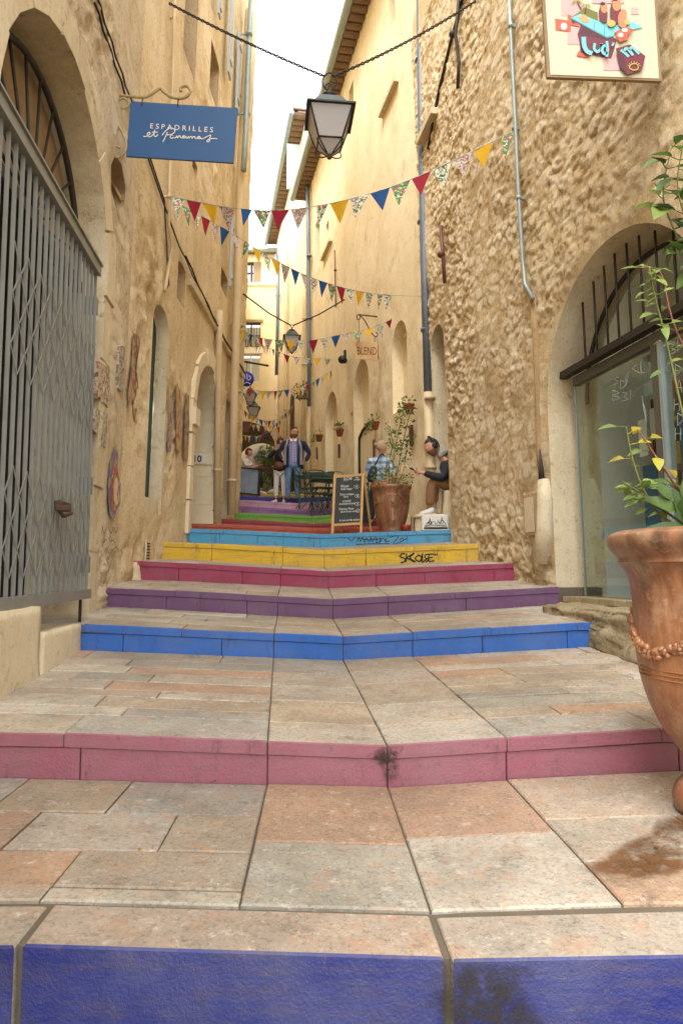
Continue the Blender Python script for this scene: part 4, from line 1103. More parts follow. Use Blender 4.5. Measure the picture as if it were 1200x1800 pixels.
for z in (.05, .5, .95, 1.35):
    mb = MB(); wbox(mb, RW1, 4.9, 7.3, z-.015, z+.015, -1.35, -1.0); shelf.part('board', mb, M['wood_board'])
for s_ in (4.9, 6.1, 7.3):
    mb = MB(); wbox(mb, RW1, s_-.015, s_+.015, -.3, 1.6, -1.35, -1.0); shelf.part('upright', mb, M['brown'])
r = random.Random(11); kk = 0
for z in (.07, .52, .97, 1.37):
    s_ = 4.95
    while s_ < 7.2:
        wd = r.uniform(.08,.24); h = r.uniform(.16,.36)
        if r.random() < .85:
            mb = MB(); wbox(mb, RW1, s_, s_+wd-.01, z, z+h, -1.3, -1.02)
            single('game_box', mb, bmats[kk % 8], ['blue','red','yellow','green','cream','plum','charcoal','orange'][kk % 8]+' boxed game on the '+{.07:'lowest',.52:'second',.97:'third',1.37:'topmost'}[z]+' board of the shop shelf, '+('left part by the jamb' if s_ > 6.5 else 'middle part' if s_ > 5.7 else 'right part by the door'), 'box', 'boxed games on the shop shelf', loc=RW1.P(s_, z, -1.2)); kk += 1
        s_ += wd
# sheets of paper and bright displays just inside the glass
M['sheet'] = simple('pale blue paper', (190,214,232), .7, 0, .3, 9); M['sheet2'] = simple('white paper', (232,232,226), .7, 0, .2, 9); M['teal_panel'] = simple('blue display panel', (60,120,170), .6, 0, .4, 5)
for lb, x0, y0, x1, y1, o_, m_ in (('pale blue sheet hung high behind the shop glass', 1128,628,1150,690,-.34,'sheet'), ('white sheet with blue edge behind the glass, middle height', 1120,740,1138,800,-.36,'sheet2'),
      ('tall pale blue banner right beside the door edge', 1172,600,1186,930,-.30,'sheet'), ('blue display panel low behind the shop glass', 1128,820,1160,930,-.6,'teal_panel'), ('small cream notice with print behind the glass', 1140,720,1156,770,-.5,'sheet2'),
      ('blue panel at the right end of the shop window', 1190,720,1240,900,-.5,'teal_panel')):
    a0_, z0_ = RW1.uv(x0, y0, o_); a1_, z1_ = RW1.uv(x1, y1, o_); mb = MB(); wbox(mb, RW1, min(a0_,a1_), max(a0_,a1_), min(z0_,z1_), max(z0_,z1_), o_-.006, o_)
    single('paper_sheet' if 'panel' not in lb else 'display_panel', mb, M[m_], lb, 'paper sheet' if 'panel' not in lb else 'panel', loc=RW1.P((a0_+a1_)/2, min(z0_,z1_), o_))
# scratched writing on the glass
mb = MB(); M['scratch'] = simple('white scratch', (176,188,188), .8)
def gl(x, y): return RW1.on(x, y, -.184)
sx = []
r = random.Random(4)
def scr(txt_strokes, x, y, w_, h_):
    strokes(mb, gl, [[(x+a*w_, y+b*h_) for a, b in st] for st in txt_strokes], .004, RW1.n, 4)
E3 = [[(0,0),(.8,.1),(.3,.45),(.9,.7),(0,1)]]; D_ = [[(0,0),(0,1)],[(0,0),(.9,.4),(0,1)]]; S_ = [[(.9,.1),(.2,.2),(.8,.6),(.1,.95)]]; B_ = [[(0,0),(0,1)],[(0,0),(.8,.25),(.1,.5),(.9,.75),(0,1)]]
H_ = [[(0,0),(0,1)],[(.8,0),(.8,1)],[(0,.5),(.8,.45)]]; A_ = [[(0,1),(.4,0),(.8,1)],[(.2,.6),(.7,.6)]]; Y_ = [[(0,0),(.4,.5)],[(.8,0),(.2,1)]]; I_ = [[(.3,0),(.3,1)]]
scr(S_, 1076,662,12,16); scr(D_, 1090,668,12,16); scr(B_, 1076,686,14,18); scr(E3, 1092,690,12,16); scr(I_, 1106,686,5,16)
for i, (x, y, w_, h_) in enumerate([(1110,640,18,20),(1122,632,22,24),(1135,622,18,26),(1120,690,16,60),(1096,650,12,50),(1140,650,10,40)]):
    scr([[(r.random(), r.random()) for _ in range(5)]], x, y, w_, h_)
for t_, x in ((E3,1176),(D_,1190),(E3,1204)): scr(t_, x, 600-(x-1176)*.5, 12, 24)
for x, y in ((1186,640),(1188,668),(1184,700),(1190,726),(1186,752)): scr(r.choice([E3, S_, D_, A_, H_]), x, y, 12, 22)
shop.part('scratched_writing', mb, M['scratch'], label='letters scratched white into the glass')
mb = MB()
for t_, x in ((H_,1086),(A_,1104),(Y_,1128),(D_,1146),(E3,1162)): strokes(mb, lambda X, Yy: RW1.on(X, Yy, -.332), [[(x+a*11, 595-(x-1086)*.5+b*20) for a, b in st] for st in t_], .014, RW1.n, 2)
shop.part('fanlight_lettering', mb, M['sign_blue'], label='worn pale blue letters')
# rock ledge
rough_block('rock_ledge', 'rough weathered rock ledge under the arched shop window beside the blue step', 'rock',
  [(1.95,3.2,-.95),(2.1,3.2,-.31),(1.70,5.75,-.8),(1.66,5.85,-.29),(3.0,3.2,-.95),(3.0,3.2,-.29),(3.0,6.15,-.8),(2.6,6.2,-.285)], M['rock'], 34, .045, origin=(2.2,4.8,-.7))
for o in [bpy.data.objects['rock_ledge']]:
    me = o.data; co = np.empty(len(me.vertices)*3); me.vertices.foreach_get('co', co); co = co.reshape(-1, 3)
    f_ = fbm(co[:,1]*5+co[:,0]*2, co[:,2]*16, 4)*.035; co[:,0] += f_*(co[:,2] < .38)*(co[:,0] < .5) - np.clip((co[:,2]+.15), -.3, .3)*0
    me.vertices.foreach_set('co', co.ravel()); me.update()
# mortar repair with junction box
rp = Thing('plaster_patch', 'smooth mortar chase with buried cable down the rubble wall', 'mortar patch', RW1.on(950, 990, .03))
mb = MB(); L_ = [(936,520),(941,600),(946,700),(949,800),(951,835)]
mb.tube([RW1.on(x, y, .012) for x, y in L_], [.03,.035,.038,.04,.03], 8); rp.part('chase', mb, M['wall_rough'])
mb = MB(); mb.tube([RW1.on(x, y, o_) for x, y, o_ in [(955,845,.03),(957,880,.05),(957,930,.05),(953,985,.04)]], [.06,.075,.08,.12], 10); rp.part('mortar_fill', mb, M['stone_jamb'])
mb = MB(); mb.tube([RW1.on(948,790,.05), RW1.on(951,825,.055), RW1.on(951,842,.05)], [.006,.022,.03], 8); rp.part('cable_end', mb, M['cable'])
hatch = Thing('wall_hatch', 'small rendered meter hatch in the rubble wall', 'hatch', RW1.on(932, 945, .04))
a, z = RW1.uv(932, 905, .04); mb = MB(); wbox(mb, RW1, a-.13, a+.13, z-.2, z+.2, .02, .055); hatch.part('door', mb, M['wall_left2'])
mb = MB(); wbox(mb, RW1, a-.10, a+.10, z-.17, z+.17, .055, .06); hatch.part('inner_panel', mb, M['stone_jamb'])

# ---- downpipes
def pipe(label, W, pts, r, mat, off=.07, rings=(), mat2=None, cut=None, group=None, name='downpipe'):
    P3 = [W.on(x, y, off) for x, y in pts]; t = Thing(name, label, 'pipe', P3[-1], group)
    if cut:
        mb = MB(); mb.tube(P3[:cut], r, 12); t.part('upper_pipe', mb, mat)
        mb = MB(); mb.tube(P3[cut-1:], r*1.12, 12); t.part('lower_pipe', mb, mat2)
    else:
        mb = MB(); mb.tube(P3, r, 12); t.part('tube', mb, mat)
    for x, y in rings:
        c = W.on(x, y, off); d_ = (P3[0]-P3[-1]).normalized(); mb = MB(); mb.tube([c-d_*.02, c+d_*.02], r*1.28, 12)
        a_, z_ = W.uv(x, y, off); wbox(mb, W, a_-.012, a_+.012, z_-.015, z_+.015, -.01, off); t.part('bracket', mb, mat2 if (cut and y > pts[cut-1][1]) else mat)
    return t
pipe('thick blue grey downpipe with cream foot beside the seated man', RW2, [(736,-40),(738,0),(741,240),(746,480),(752,690),(757,860),(757,935)], .062, M['grey_pipe'], .10, [(738,105),(742,390),(748,580),(755,700),(757,822)], M['cream_pipe'], 5)
pipe('slim grey conduit down the rubble wall, ending in a bent foot', RW1, [(893,-40),(897,60),(904,200),(910,330),(917,450),(922,500),(936,525)], .020, M['zinc'], .05, [(897,45),(903,225),(911,348)])
pipe('thin cream downpipe with couplings just right of doorway 10', LW2, [(386,546),(385,600),(383,740),(381,920)], .055, M['cream_pipe'], .08, [(386,600),(384,716),(382,826)])
pipe('tall cream downpipe with zinc top at the left house corner', LW2, [(438,20),(431,150),(424,290),(417,520),(411,730),(407,905)], .075, M['cream_pipe'], .13, [(431,170),(422,430),(419,572),(415,688),(412,742),(408,845)], None, None)
pipe('zinc downpipe dropping beside the tall cream pipe from the gutter', LW2, [(444,-30),(440,30),(436,120),(432,240),(428,300)], .05, M['zinc'], .22, [(438,60),(434,200)])
mb = MB(); mb.tube([at(430,300,14.2), at(426,600,14.2), at(422,760,14.2), at(417,890,14.2)], .05, 10); single('downpipe', mb, M['cream_pipe'], 'second cream downpipe close behind the tall corner one', 'pipe', loc=at(417,890,14.2))
pipe('thin ochre conduit on the left wall behind the blue sign', LW2, [(308,-30),(306,60),(303,180),(298,330),(297,395),(303,430),(292,500),(290,512)], .02, M['cream_pipe'], .05, [(307,30),(301,250),(297,345)])
pipe('blue grey downpipe at the far corner of the yellow house', RW2, [(530,318),(541,332),(542,420),(543,600),(543,715),(541,895)], .06, M['grey_pipe'], .1, [(543,450),(543,560),(543,640)], M['cream_pipe'], 5)
pipe('tall grey downpipe at the meeting of lane and closing facade', RW3, [(486,448),(489,470),(488,560),(486,660),(485,890)], .07, M['grey_pipe'], .12, [(488,520),(487,600)], M['cream_pipe'], 4)
pipe('cream downpipe on the far pale house, left of the shutter door', RW3, [(503,440),(503,560),(502,700),(500,870)], .07, M['cream_pipe'], .12, [(503,600),(502,720)])
pipe('cream downpipe on the far pale house nearest the yellow one', RW3, [(536,460),(535,560),(533,700),(530,870)], .06, M['cream_pipe'], .1, [(535,560),(534,640),(532,760)])
pipe('zinc elbow pipe under the far roof', RW3, [(560,180),(540,183),(534,176),(534,165)], .055, M['zinc'], .45, [])

# ---- wall irons
def iron(label, W, pts, r=.018, off=.04, ball=None, mat='dark_iron', cat='wall tie'):
    P3 = [W.on(x, y, off) for x, y in pts]; t = Thing('wall_tie', label, cat, P3[-1])
    mb = MB(); mb.tube(P3, r, 6); t.part('rod', mb, M[mat])
    if ball: mb = MB(); mb.ball(W.on(*ball, off+.02), r*2.2); t.part('boss', mb, M[mat])
iron('rusty iron wall tie high on the rubble wall, long vertical bar', RW1, [(774,397),(778,450),(781,497)], .024, .08, (775,447), 'leather')
iron('black cable stub hanging from the chain end on the right', RW1, [(806,-5),(800,60),(806,110),(804,155)], .022, .06, (795,60))
iron('thin iron wall tie on the yellow plaster above the wooden sign', RW2, [(588,440),(589,490),(590,540)], .016, .05, (589,475), 'leather')
mb = MB(); mb.tube([RW1.on(822,-20,.02), RW1.on(812,0,.02), RW1.on(790,80,.02), RW1.on(770,165,.02), RW1.on(752,262,.02)], .022, 6)
single('wall_cable', mb, M['cable'], 'dark cable running up the right wall where plaster meets rubble', 'cable')

# ---- blue hanging sign and bracket
Ys = 5.75
sg = Thing('hanging_sign', 'blue rectangular hanging sign ESPADRILLES et Panamas on a scroll bracket', 'sign', at(321, 287, Ys))
S_ = lambda zx, zy, dy=0: at(200+zx/5, 140+zy/5, Ys-dy)
c4 = [S_(150,190), S_(1088,250), S_(1052,730), S_(110,672)]
mb = MB(); mb.poly([c4[3], c4[2], c4[1], c4[0]], .02, (0,-1,0)); sg.part('board', mb, M['sign_blue'])
mb = MB(); xd = (c4[1]-c4[0]).normalized(); yd = V(0,-1,0).cross(xd)*-1; yd = xd.cross(V(0,1,0))*-1
yd = V(-xd.z, 0, xd.x)
o_ = S_(316, 428, .002); W_ = (S_(868,460,.002)-o_).length
text_mb('ESPADRILLES', o_, xd, yd, .068, .001, mb=mb, space=1.55, squeeze=1.0)
xs = [v[0] for v in mb.v]; cur = (max(xs)-min(xs))/abs(xd.x); k_ = W_/cur
mb.v = [tuple(o_ + (Vector(v)-o_).dot(xd)*k_*xd + (Vector(v)-o_).dot(yd)*yd + V(0,-.0015,0)) for v in mb.v]
sg.part('lettering', mb, M['white'], label='ESPADRILLES in thin white capitals')
scv = [ [(262,498),(280,500),(305,490),(322,472),(310,462),(296,480),(306,502),(330,498),(352,475)], [(362,440),(356,480),(362,500),(380,495),(388,480)], [(338,462),(388,462)],
        [(474,462),(462,490),(446,522),(432,548)], [(428,490),(440,470),(470,440),(500,425),(530,435),(538,455),(520,475),(490,485),(468,486)],
        [(520,490),(504,492),(498,508),(512,516),(528,505),(532,492),(530,510),(545,512),(556,494),(562,512),(572,496),(584,494),(590,512),(606,510),(624,496),(612,494),(604,508),(618,516),(634,502),(638,496),(638,514),(650,514),(660,500),(664,516),(676,502),(686,500),(690,518),(702,502),(714,502),(720,518),(738,516),(756,502),(744,500),(736,514),(750,522),(766,508),(768,520),(784,520),(812,504),(838,492),(852,488),(846,510),(842,535),(828,548),(820,538),(840,522),(880,518),(912,521)],
        [(484,395),(470,425),(452,470)], [(470,385),(482,380),(488,400),(500,435)], [(468,420),(496,424)] ]
mb = MB()
strokes(mb, lambda x, y: S_(x, y, .0035), scv[:6], .0075)
sg.part('script_lettering', mb, M['white'], label='et Panamas in white handwriting')
br = MB(); rt = LW1.on(190, 168, .0)
pth = curve_pts([rt, S_(-60,130), S_(60,140), S_(260,155), S_(330,130), S_(405,82), S_(440,110), S_(500,150), S_(575,165), S_(640,150), S_(675,105), S_(655,65), S_(620,55), S_(588,75), S_(590,105)], 6)
br.tube(pth, .013, 8)
br.tube(curve_pts([S_(65,245), S_(100,250), S_(135,225), S_(125,185), S_(80,165), S_(30,195), S_(5,260), S_(20,360), S_(80,470), S_(112,560), S_(95,640), S_(40,685), S_(0,665), S_(-15,620), S_(15,585), S_(55,600)], 5), .012, 7)
br.tube([LW1.on(197,265,0), S_(-10,650)], .008, 6)
sg.part('bracket', br, M['bracket'])
for x, y in ((256,165),(570,170)): mb = MB(); mb.tube([S_(x, y), S_(x-8, y+65, .004)], .006, 6); sg.part('hook', mb, M['brown'])

# ---- cream shop sign, right
Yl = 4.3; T_ = lambda zx, zy, dy=0: at(940+zx/5, zy/5, Yl-dy)
sd_ = Thing('hanging_sign', 'cream shop sign with colourful game box drawing and Lud\'m lettering', 'sign', at(1055, 140, Yl))
mb = MB(); mb.poly([T_(103,676), T_(1110,712), T_(1045,-330), T_(40,-360)], .025, (0,-1,0)); sd_.part('frame', mb, M['old_wood'])
mb = MB(); mb.poly([T_(134,655,.003), T_(1086,690,.003), T_(1026,-320,.003), T_(66,-340,.003)], .002, (0,-1,0))
M['sign_cream'] = simple('cream sign face', (206,200,172), .5, 0, .1, 2)
sd_.part('face', mb, M['sign_cream'])
ink = dict(pink=(206,168,164), maroon=(112,44,56), maroon2=(84,36,50), cyan=(120,196,206), teal=(70,150,160), orange=(196,92,66), green=(112,112,40), skin=(206,136,96), yellow=(196,170,90), lt=(220,214,200), sand=(220,160,110), dk=(60,36,44), grn=(150,160,50), purple=(110,50,90))
for k_ in ink: M['ink_'+k_] = simple('sign print '+k_, ink[k_], .5, 0, .1, 8)
ly = [0]
def shp(nm, pts, col):
    ly[0] += 1; d_ = .0045+ly[0]*.0004; mb = MB(); mb.poly([T_(x, y, d_) for x, y in pts], .0008, (0,-1,0)); f = mb.f[0]
    # make the face look towards the street
    a = Vector(mb.v[f[0]]); n = (Vector(mb.v[f[1]])-a).cross(Vector(mb.v[f[2]])-a)
    if n.y > 0: mb.f = [tuple(reversed(q)) for q in mb.f]
    sd_.part(nm, mb, M['ink_'+col])
def ell(cx, cy, rx, ry, n=16): return [(cx+rx*math.cos(2*math.pi*k/n), cy+ry*math.sin(2*math.pi*k/n)) for k in range(n)]
shp('printed_square', [(225,-60),(420,-60),(420,140),(230,140)], 'pink'); shp('printed_square', [(285,240),(400,240),(400,390),(285,390)], 'pink')
shp('printed_square', [(600,480),(755,480),(755,618),(600,618)], 'pink'); shp('printed_square', [(840,65),(908,65),(908,125),(840,125)], 'pink'); shp('printed_square', [(500,-60),(780,-60),(780,30),(500,30)], 'pink')
shp('printed_card', [(175,162),(315,185),(312,278),(180,262)], 'orange'); shp('printed_dot', ell(252,230,28,32), 'lt')
shp('printed_card', [(285,125),(395,170),(388,238),(290,212)], 'orange'); shp('printed_dot', ell(340,185,22,24), 'maroon')
shp('printed_card', [(360,490),(400,420),(475,470),(470,510)], 'orange')
shp('printed_box', [(372,300),(400,215),(540,225),(715,350),(668,512),(400,462),(392,380)], 'maroon')
shp('printed_box', [(380,300),(420,215),(560,235),(690,320),(640,350)], 'maroon2')
shp('printed_lid', [(315,155),(440,65),(548,110),(548,195)], 'green')
shp('printed_board', [(315,155),(400,120),(560,190),(800,165),(948,240),(700,290),(690,312),(628,322)], 'cyan')
shp('printed_edge', [(315,155),(628,322),(690,312),(690,322),(628,335),(315,166)], 'teal')
shp('printed_tile_joint', [(520,190),(526,190),(520,265),(514,262)], 'teal'); shp('printed_tile_joint', [(610,200),(616,200),(610,305),(604,305)], 'teal')
shp('printed_sand', [(380,150),(410,130),(440,125),(478,180),(470,195),(420,198)], 'sand')
for cx, cy, tx, ty in ((365,10,405,85),(447,45,437,125)):
    shp('printed_trunk', [(cx-3,cy),(cx+5,cy),(tx+5,ty),(tx-4,ty)], 'dk')
    for a in range(5):
        t = -.2+math.pi*(a/4)*-1+ .1; t = math.pi*(a/4)
        ex, ey = cx+52*math.cos(t), cy-26*math.sin(t)+16
        shp('printed_frond', [(cx,cy-5),((cx+ex)/2, (cy+ey)/2-16),(ex,ey+10),((cx+ex)/2, (cy+ey)/2+2)], 'grn')
for cx, cy, s_, k in ((600,110,1,0),(710,90,1.3,1),(768,160,1,2)):
    shp('printed_robe', [(cx-42*s_,cy-10),(cx-30*s_,cy-50*s_),(cx+10,cy-60*s_),(cx+36*s_,cy),(cx+30*s_,cy+80*s_),(cx,cy+92*s_),(cx-36*s_,cy+62*s_)], 'maroon' if k < 2 else 'skin')
    shp('printed_head', ell(cx+6, cy-38*s_, 30*s_, 42*s_), 'skin'); 
    if k < 2: shp('printed_hair', ell(cx-8, cy-78*s_, 22*s_, 16*s_), 'dk')
shp('printed_face', ell(768,150,36,48), 'skin')
shp('printed_cushion', ell(668,205,38,30), 'yellow'); shp('printed_cushion', ell(806,195,26,22), 'yellow')
shp('printed_card', [(695,285),(790,232),(875,262),(800,318)], 'orange'); shp('printed_dot', ell(787,263,28,17), 'lt')
shp('printed_card', [(700,300),(760,272),(828,338),(742,368)], 'orange'); shp('printed_dot', ell(750,306,26,19), 'lt')
shp('printed_die', [(708,425),(832,390),(968,492),(935,615),(810,655),(745,590)], 'maroon'); shp('printed_die_side', [(708,425),(790,520),(800,648),(745,590)], 'maroon2')
def fat(nm, strs, wd, col):
    ly[0] += 1; mb = MB(); strokes(mb, lambda x, y: T_(x, y, .0045+ly[0]*.0004), strs, wd, smooth=5); sd_.part(nm, mb, M['ink_'+col])
fat('lettering', [[(425,325),(430,400),(455,450),(500,470)]], .030, 'cyan'); fat('lettering', [[(522,380),(518,430),(545,455),(575,430),(580,380)],[(580,385),(582,450)]], .018, 'cyan')
fat('lettering', [[(625,400),(595,410),(588,450),(610,475),(630,455)],[(628,362),(634,430),(628,500)]], .018, 'cyan'); fat('lettering', [[(685,375),(684,390),(672,402)]], .013, 'cyan')
fat('lettering', [[(750,440),(790,470),(820,500)],[(775,452),(800,425),(830,450),(858,488)],[(825,440),(850,415),(880,440),(912,475)]], .018, 'cyan')
fat('printed_sun', [[(905,585),(895,610),(860,615),(828,598),(838,570),(875,560),(905,575)]], .008, 'yellow')
for k in range(7):
    t = math.pi*(.05+.9*k/6); fat('printed_ray', [[(868+44*math.cos(t), 584-30*math.sin(t)), (868+58*math.cos(t), 584-44*math.sin(t))]], .005, 'yellow')
mb = MB(); mb.tube([RW1.on(1190,-130,0), T_(1080,-360), T_(40,-385)], .014, 6); sd_.part('bracket', mb, M['dark_iron'])

# ---- lanterns
def lantern(label, c, s_, group='lanterns along the lane', wall=None):
    """c = top ring point, s_ = overall height"""
    c = Vector(c); t = Thing('lantern', label, 'lantern', c-V(0,0,s_), group); rot = math.radians(45+6)
    u = s_/1.0; n = 4
    def sq(r_, z, n=4, ph=0): return [c+V(r_*math.cos(rot+ph+2*math.pi*k/n), r_*math.sin(rot+ph+2*math.pi*k/n), z) for k in range(n)]
    mb = MB(); mb.tube([c+V(.05*u*math.cos(a), 0, -.05*u+.05*u*math.sin(a)) for a in [2*math.pi*k/12 for k in range(12)]], .010*u, 6, closed=True); mb.tube([c+V(0,0,-.09*u), c+V(0,0,-.2*u)], [.03*u,.02*u], 8); t.part('ring', mb, M['lantern'])
    mb = MB(); mb.lathe([(.0,-.155*u),(.06*u,-.16*u),(.10*u,-.175*u),(.105*u,-.19*u),(.07*u,-.205*u),(.09*u,-.235*u),(.09*u,-.25*u)], c, 16); t.part('cap', mb, M['lantern'])
    mb = MB(); a, b, d_ = sq(.19*u, -.25*u), sq(.30*u, -.39*u), sq(.42*u, -.43*u); e = sq(.42*u, -.45*u); g = sq(.3*u, -.45*u)
    mb.add(sq(.12*u, -.245*u)+a+b+d_+e+g, [(0,1,2,3)]+[(r_*4+k, r_*4+(k+1) % 4, r_*4+4+(k+1) % 4, r_*4+4+k) for r_ in range(5) for k in range(4)]); t.part('roof', mb, M['lantern'])
    tp, md, lo = sq(.36*u, -.45*u), sq(.205*u, -.80*u), sq(.05*u, -.93*u)
    for k in range(4):
        mb = MB(); mb.add([tp[k], tp[(k+1) % 4], md[(k+1) % 4], md[k]], [(0,1,2,3)]); t.part('pane', mb, M['opal'])
        mb = MB(); mb.add([md[k], md[(k+1) % 4], lo[(k+1) % 4], lo[k]], [(0,1,2,3)]); t.part('pane', mb, M['opal'])
        mb = MB(); mb.tube([tp[k], md[k]], .012*u, 6); mb.tube([md[k], md[(k+1) % 4]], .011*u, 6); mb.tube([md[k], lo[k]], .009*u, 6)
        q = (md[k]-c); q.z = 0; mb.tube(curve_pts([md[k], md[k]+q.normalized()*.02*u-V(0,0,.06*u), c+q*.55+V(0,0,-.93*u), c+V(0,0,-.95*u)], 4), .008*u, 6); t.part('frame_bar', mb, M['lantern'])
    mb = MB(); mb.ball(c+V(0,0,-.965*u), .035*u); t.part('finial', mb, M['brown']); return t
def chain(label, a, b, sag, r, n):
    """real links: alternating rings along a catenary"""
    a, b = Vector(a), Vector(b); t = MB(); pts = []
    for k in range(n+1):
        u = k/n; pts.append(a.lerp(b, u)-V(0,0,sag*4*u*(1-u)))
    for k in range(n):
        p_, q = pts[k], pts[k+1]; c = (p_+q)/2; d_ = (q-p_); L = d_.length*.66; d_.normalize(); x = d_.cross(V(0,0,1)).normalized(); y = x.cross(d_)
        s1 = x if k % 2 else y
        t.tube([c+d_*L*math.cos(a_)+s1*L*.42*math.sin(a_) for a_ in [2*math.pi*j/8 for j in range(8)]], r, 4, closed=True)
    o = single('chain', t, M['cable'], label, 'chain', loc=a); return o
Lc = at(579, 130, 6.6)
lantern('large dark lantern hanging highest and nearest, over the lane', at(579,146,6.6), .82)
mb = MB(); mb.tube(curve_pts([at(570,133,6.6), at(566,145,6.6), at(575,158,6.6), at(590,150,6.6), at(590,136,6.6), at(580,128,6.6), at(570,133,6.6)], 4), .009, 5)
single('chain_loop', mb, M['cable'], 'iron loop joining the two chains above the nearest lantern', 'hook', loc=Lc)
chain('iron chain from the left wall to the nearest lantern', LW2.on(298,6,.06), at(570,134,6.6), .03, .008, 62)
chain('iron chain from the right wall to the nearest lantern', RW1.on(835,2,.06), at(586,134,6.6), .05, .008, 62)
lantern('dark lantern hanging halfway up the lane behind the bunting', at(513,571,15.5), .7)
for lb, a, b in (('thin cable from the left house to the halfway lantern', LW2.on(428,517,.1), at(511,572,15.5)), ('thin cable from the yellow house to the halfway lantern', RW2.on(606,526,0), at(515,572,15.5))):
    mb = MB(); mb.tube([a, (a+b)/2-V(0,0,.05), b], .016, 5); single('lantern_cable', mb, M['cable'], lb, 'cable')
lantern('small lantern hung just under the round blue sign', at(440,676,20), .68)
lantern('small lantern hung lower, left of the vault', at(446,700,21.5), .72)
wlan = lantern('wall lantern on a pale post inside the vault', at(456,790,26.5), .72)
mb = MB(); mb.tube([at(461,878,26.6), at(461,800,26.6)], .045, 8); single('lamp_post', mb, M['cream_pipe'], 'pale slim post under the vault lantern', 'post')

# ---- wooden BLEND sign
Yb = 12.4; wp = RW2.on(665, 600, .02)
bl = Thing('hanging_sign', 'small plywood sign BLEND hanging from a scroll bracket on the yellow wall', 'sign', at(645,632,Yb))
mb = MB(); mb.poly([at(625,631,Yb), at(664,633,Yb), at(663,603,Yb), at(625,600,Yb)], .02, (0,-1,0)); bl.part('board', mb, M['wood_board'])
M['burnt'] = simple('burnt lettering', (96,66,38), .8)
mb = text_mb('BLEND', at(644.5,623.5,Yb-.002), (1,0,-.02), (0,0,1), .215, .002, align='CENTER', squeeze=.56); bl.part('lettering', mb, M['burnt'])
mb = MB(); mb.tube([at(665,632,Yb+.3), at(665,556,Yb+.3)], .014, 6); mb.tube([at(665,557,Yb+.3), at(630,553,Yb)], .012, 6)
mb.tube(curve_pts([at(631,552,Yb), at(627,556,Yb), at(629,562,Yb), at(633,558,Yb), at(631,553,Yb), at(640,562,Yb), at(648,577,Yb+.1), at(655,588,Yb+.2), at(661,592,Yb+.2), at(664,587,Yb+.2), at(660,584,Yb+.2)], 4), .010, 6)
bl.part('bracket', mb, M['brown'])
for x in (631, 658): mb = MB(); mb.tube([at(x,601,Yb), at(x,560 if x < 640 else 590,Yb)], .005, 4); bl.part('hook', mb, M['brown'])
# round blue sign + rod
rs_ = Thing('round_sign', 'round cobalt blue sign with scrawled white drawing on the left', 'sign', at(433,680,19))
M['cobalt'] = simple('cobalt sign', (40,44,170), .5, 0, .3, 5)
mb = MB(); c = at(433,666,19); mb.tube([c, c+V(0,.04,0)], .215, 24); rs_.part('disc', mb, M['cobalt'])
mb = MB(); strokes(mb, lambda x, y: at(x, y, 18.99), [[(425,662),(427,668),(424,673)], [(430,658),(431,666)], [(434,657),(435,668)], [(437,660),(441,664),(437,669)], [(428,675),(434,672),(440,675)]], .018); rs_.part('drawing', mb, M['chalk'])
mb = MB(); mb.tube([at(420,634,19), at(472,643,19)], .03, 6); mb.tube([c+V(0,0,.2), at(434,637,19)], .01, 5); rs_.part('rod', mb, M['dark_iron'])
bs2 = MB(); bs2.poly([at(420,758,20), at(436,759,20), at(441,741,20), at(420,740,20)], .03, (0,-1,0)); single('hanging_sign', bs2, M['leather'], 'plain rust brown hanging board left of the vault', 'sign', loc=at(430,750,20))
# wall spotlight
t = Thing('spotlight', 'small black wall spotlight on the yellow wall left of the wooden sign', 'lamp', RW2.on(608,640,0))
mb = MB(); a, z = RW2.uv(608, 628); wbox(mb, RW2, a-.03, a+.03, z-.14, z+.16, 0, .05); t.part('bracket', mb, M['dark_iron'])
mb = MB(); mb.tube([RW2.on(607,634,.06), RW2.on(601,632,.3)], [.05,.09], 10); t.part('head', mb, M['rubber'])
# heart sticker
mb = MB(); a, z = RW2.uv(621, 728)
hp = [(0,-.9),(-.8,0),(-.75,.55),(-.35,.7),(0,.35),(.35,.7),(.75,.55),(.8,0)]
mb.add([RW2.P(a-.5*0+x*.09, z+y*.075, .035) for x, y in hp], [tuple(range(8))]); M['red_print'] = simple('red print', (176,40,44), .6)
single('sticker', mb, M['red_print'], 'tiny red heart sticker on the yellow wall', 'sticker')

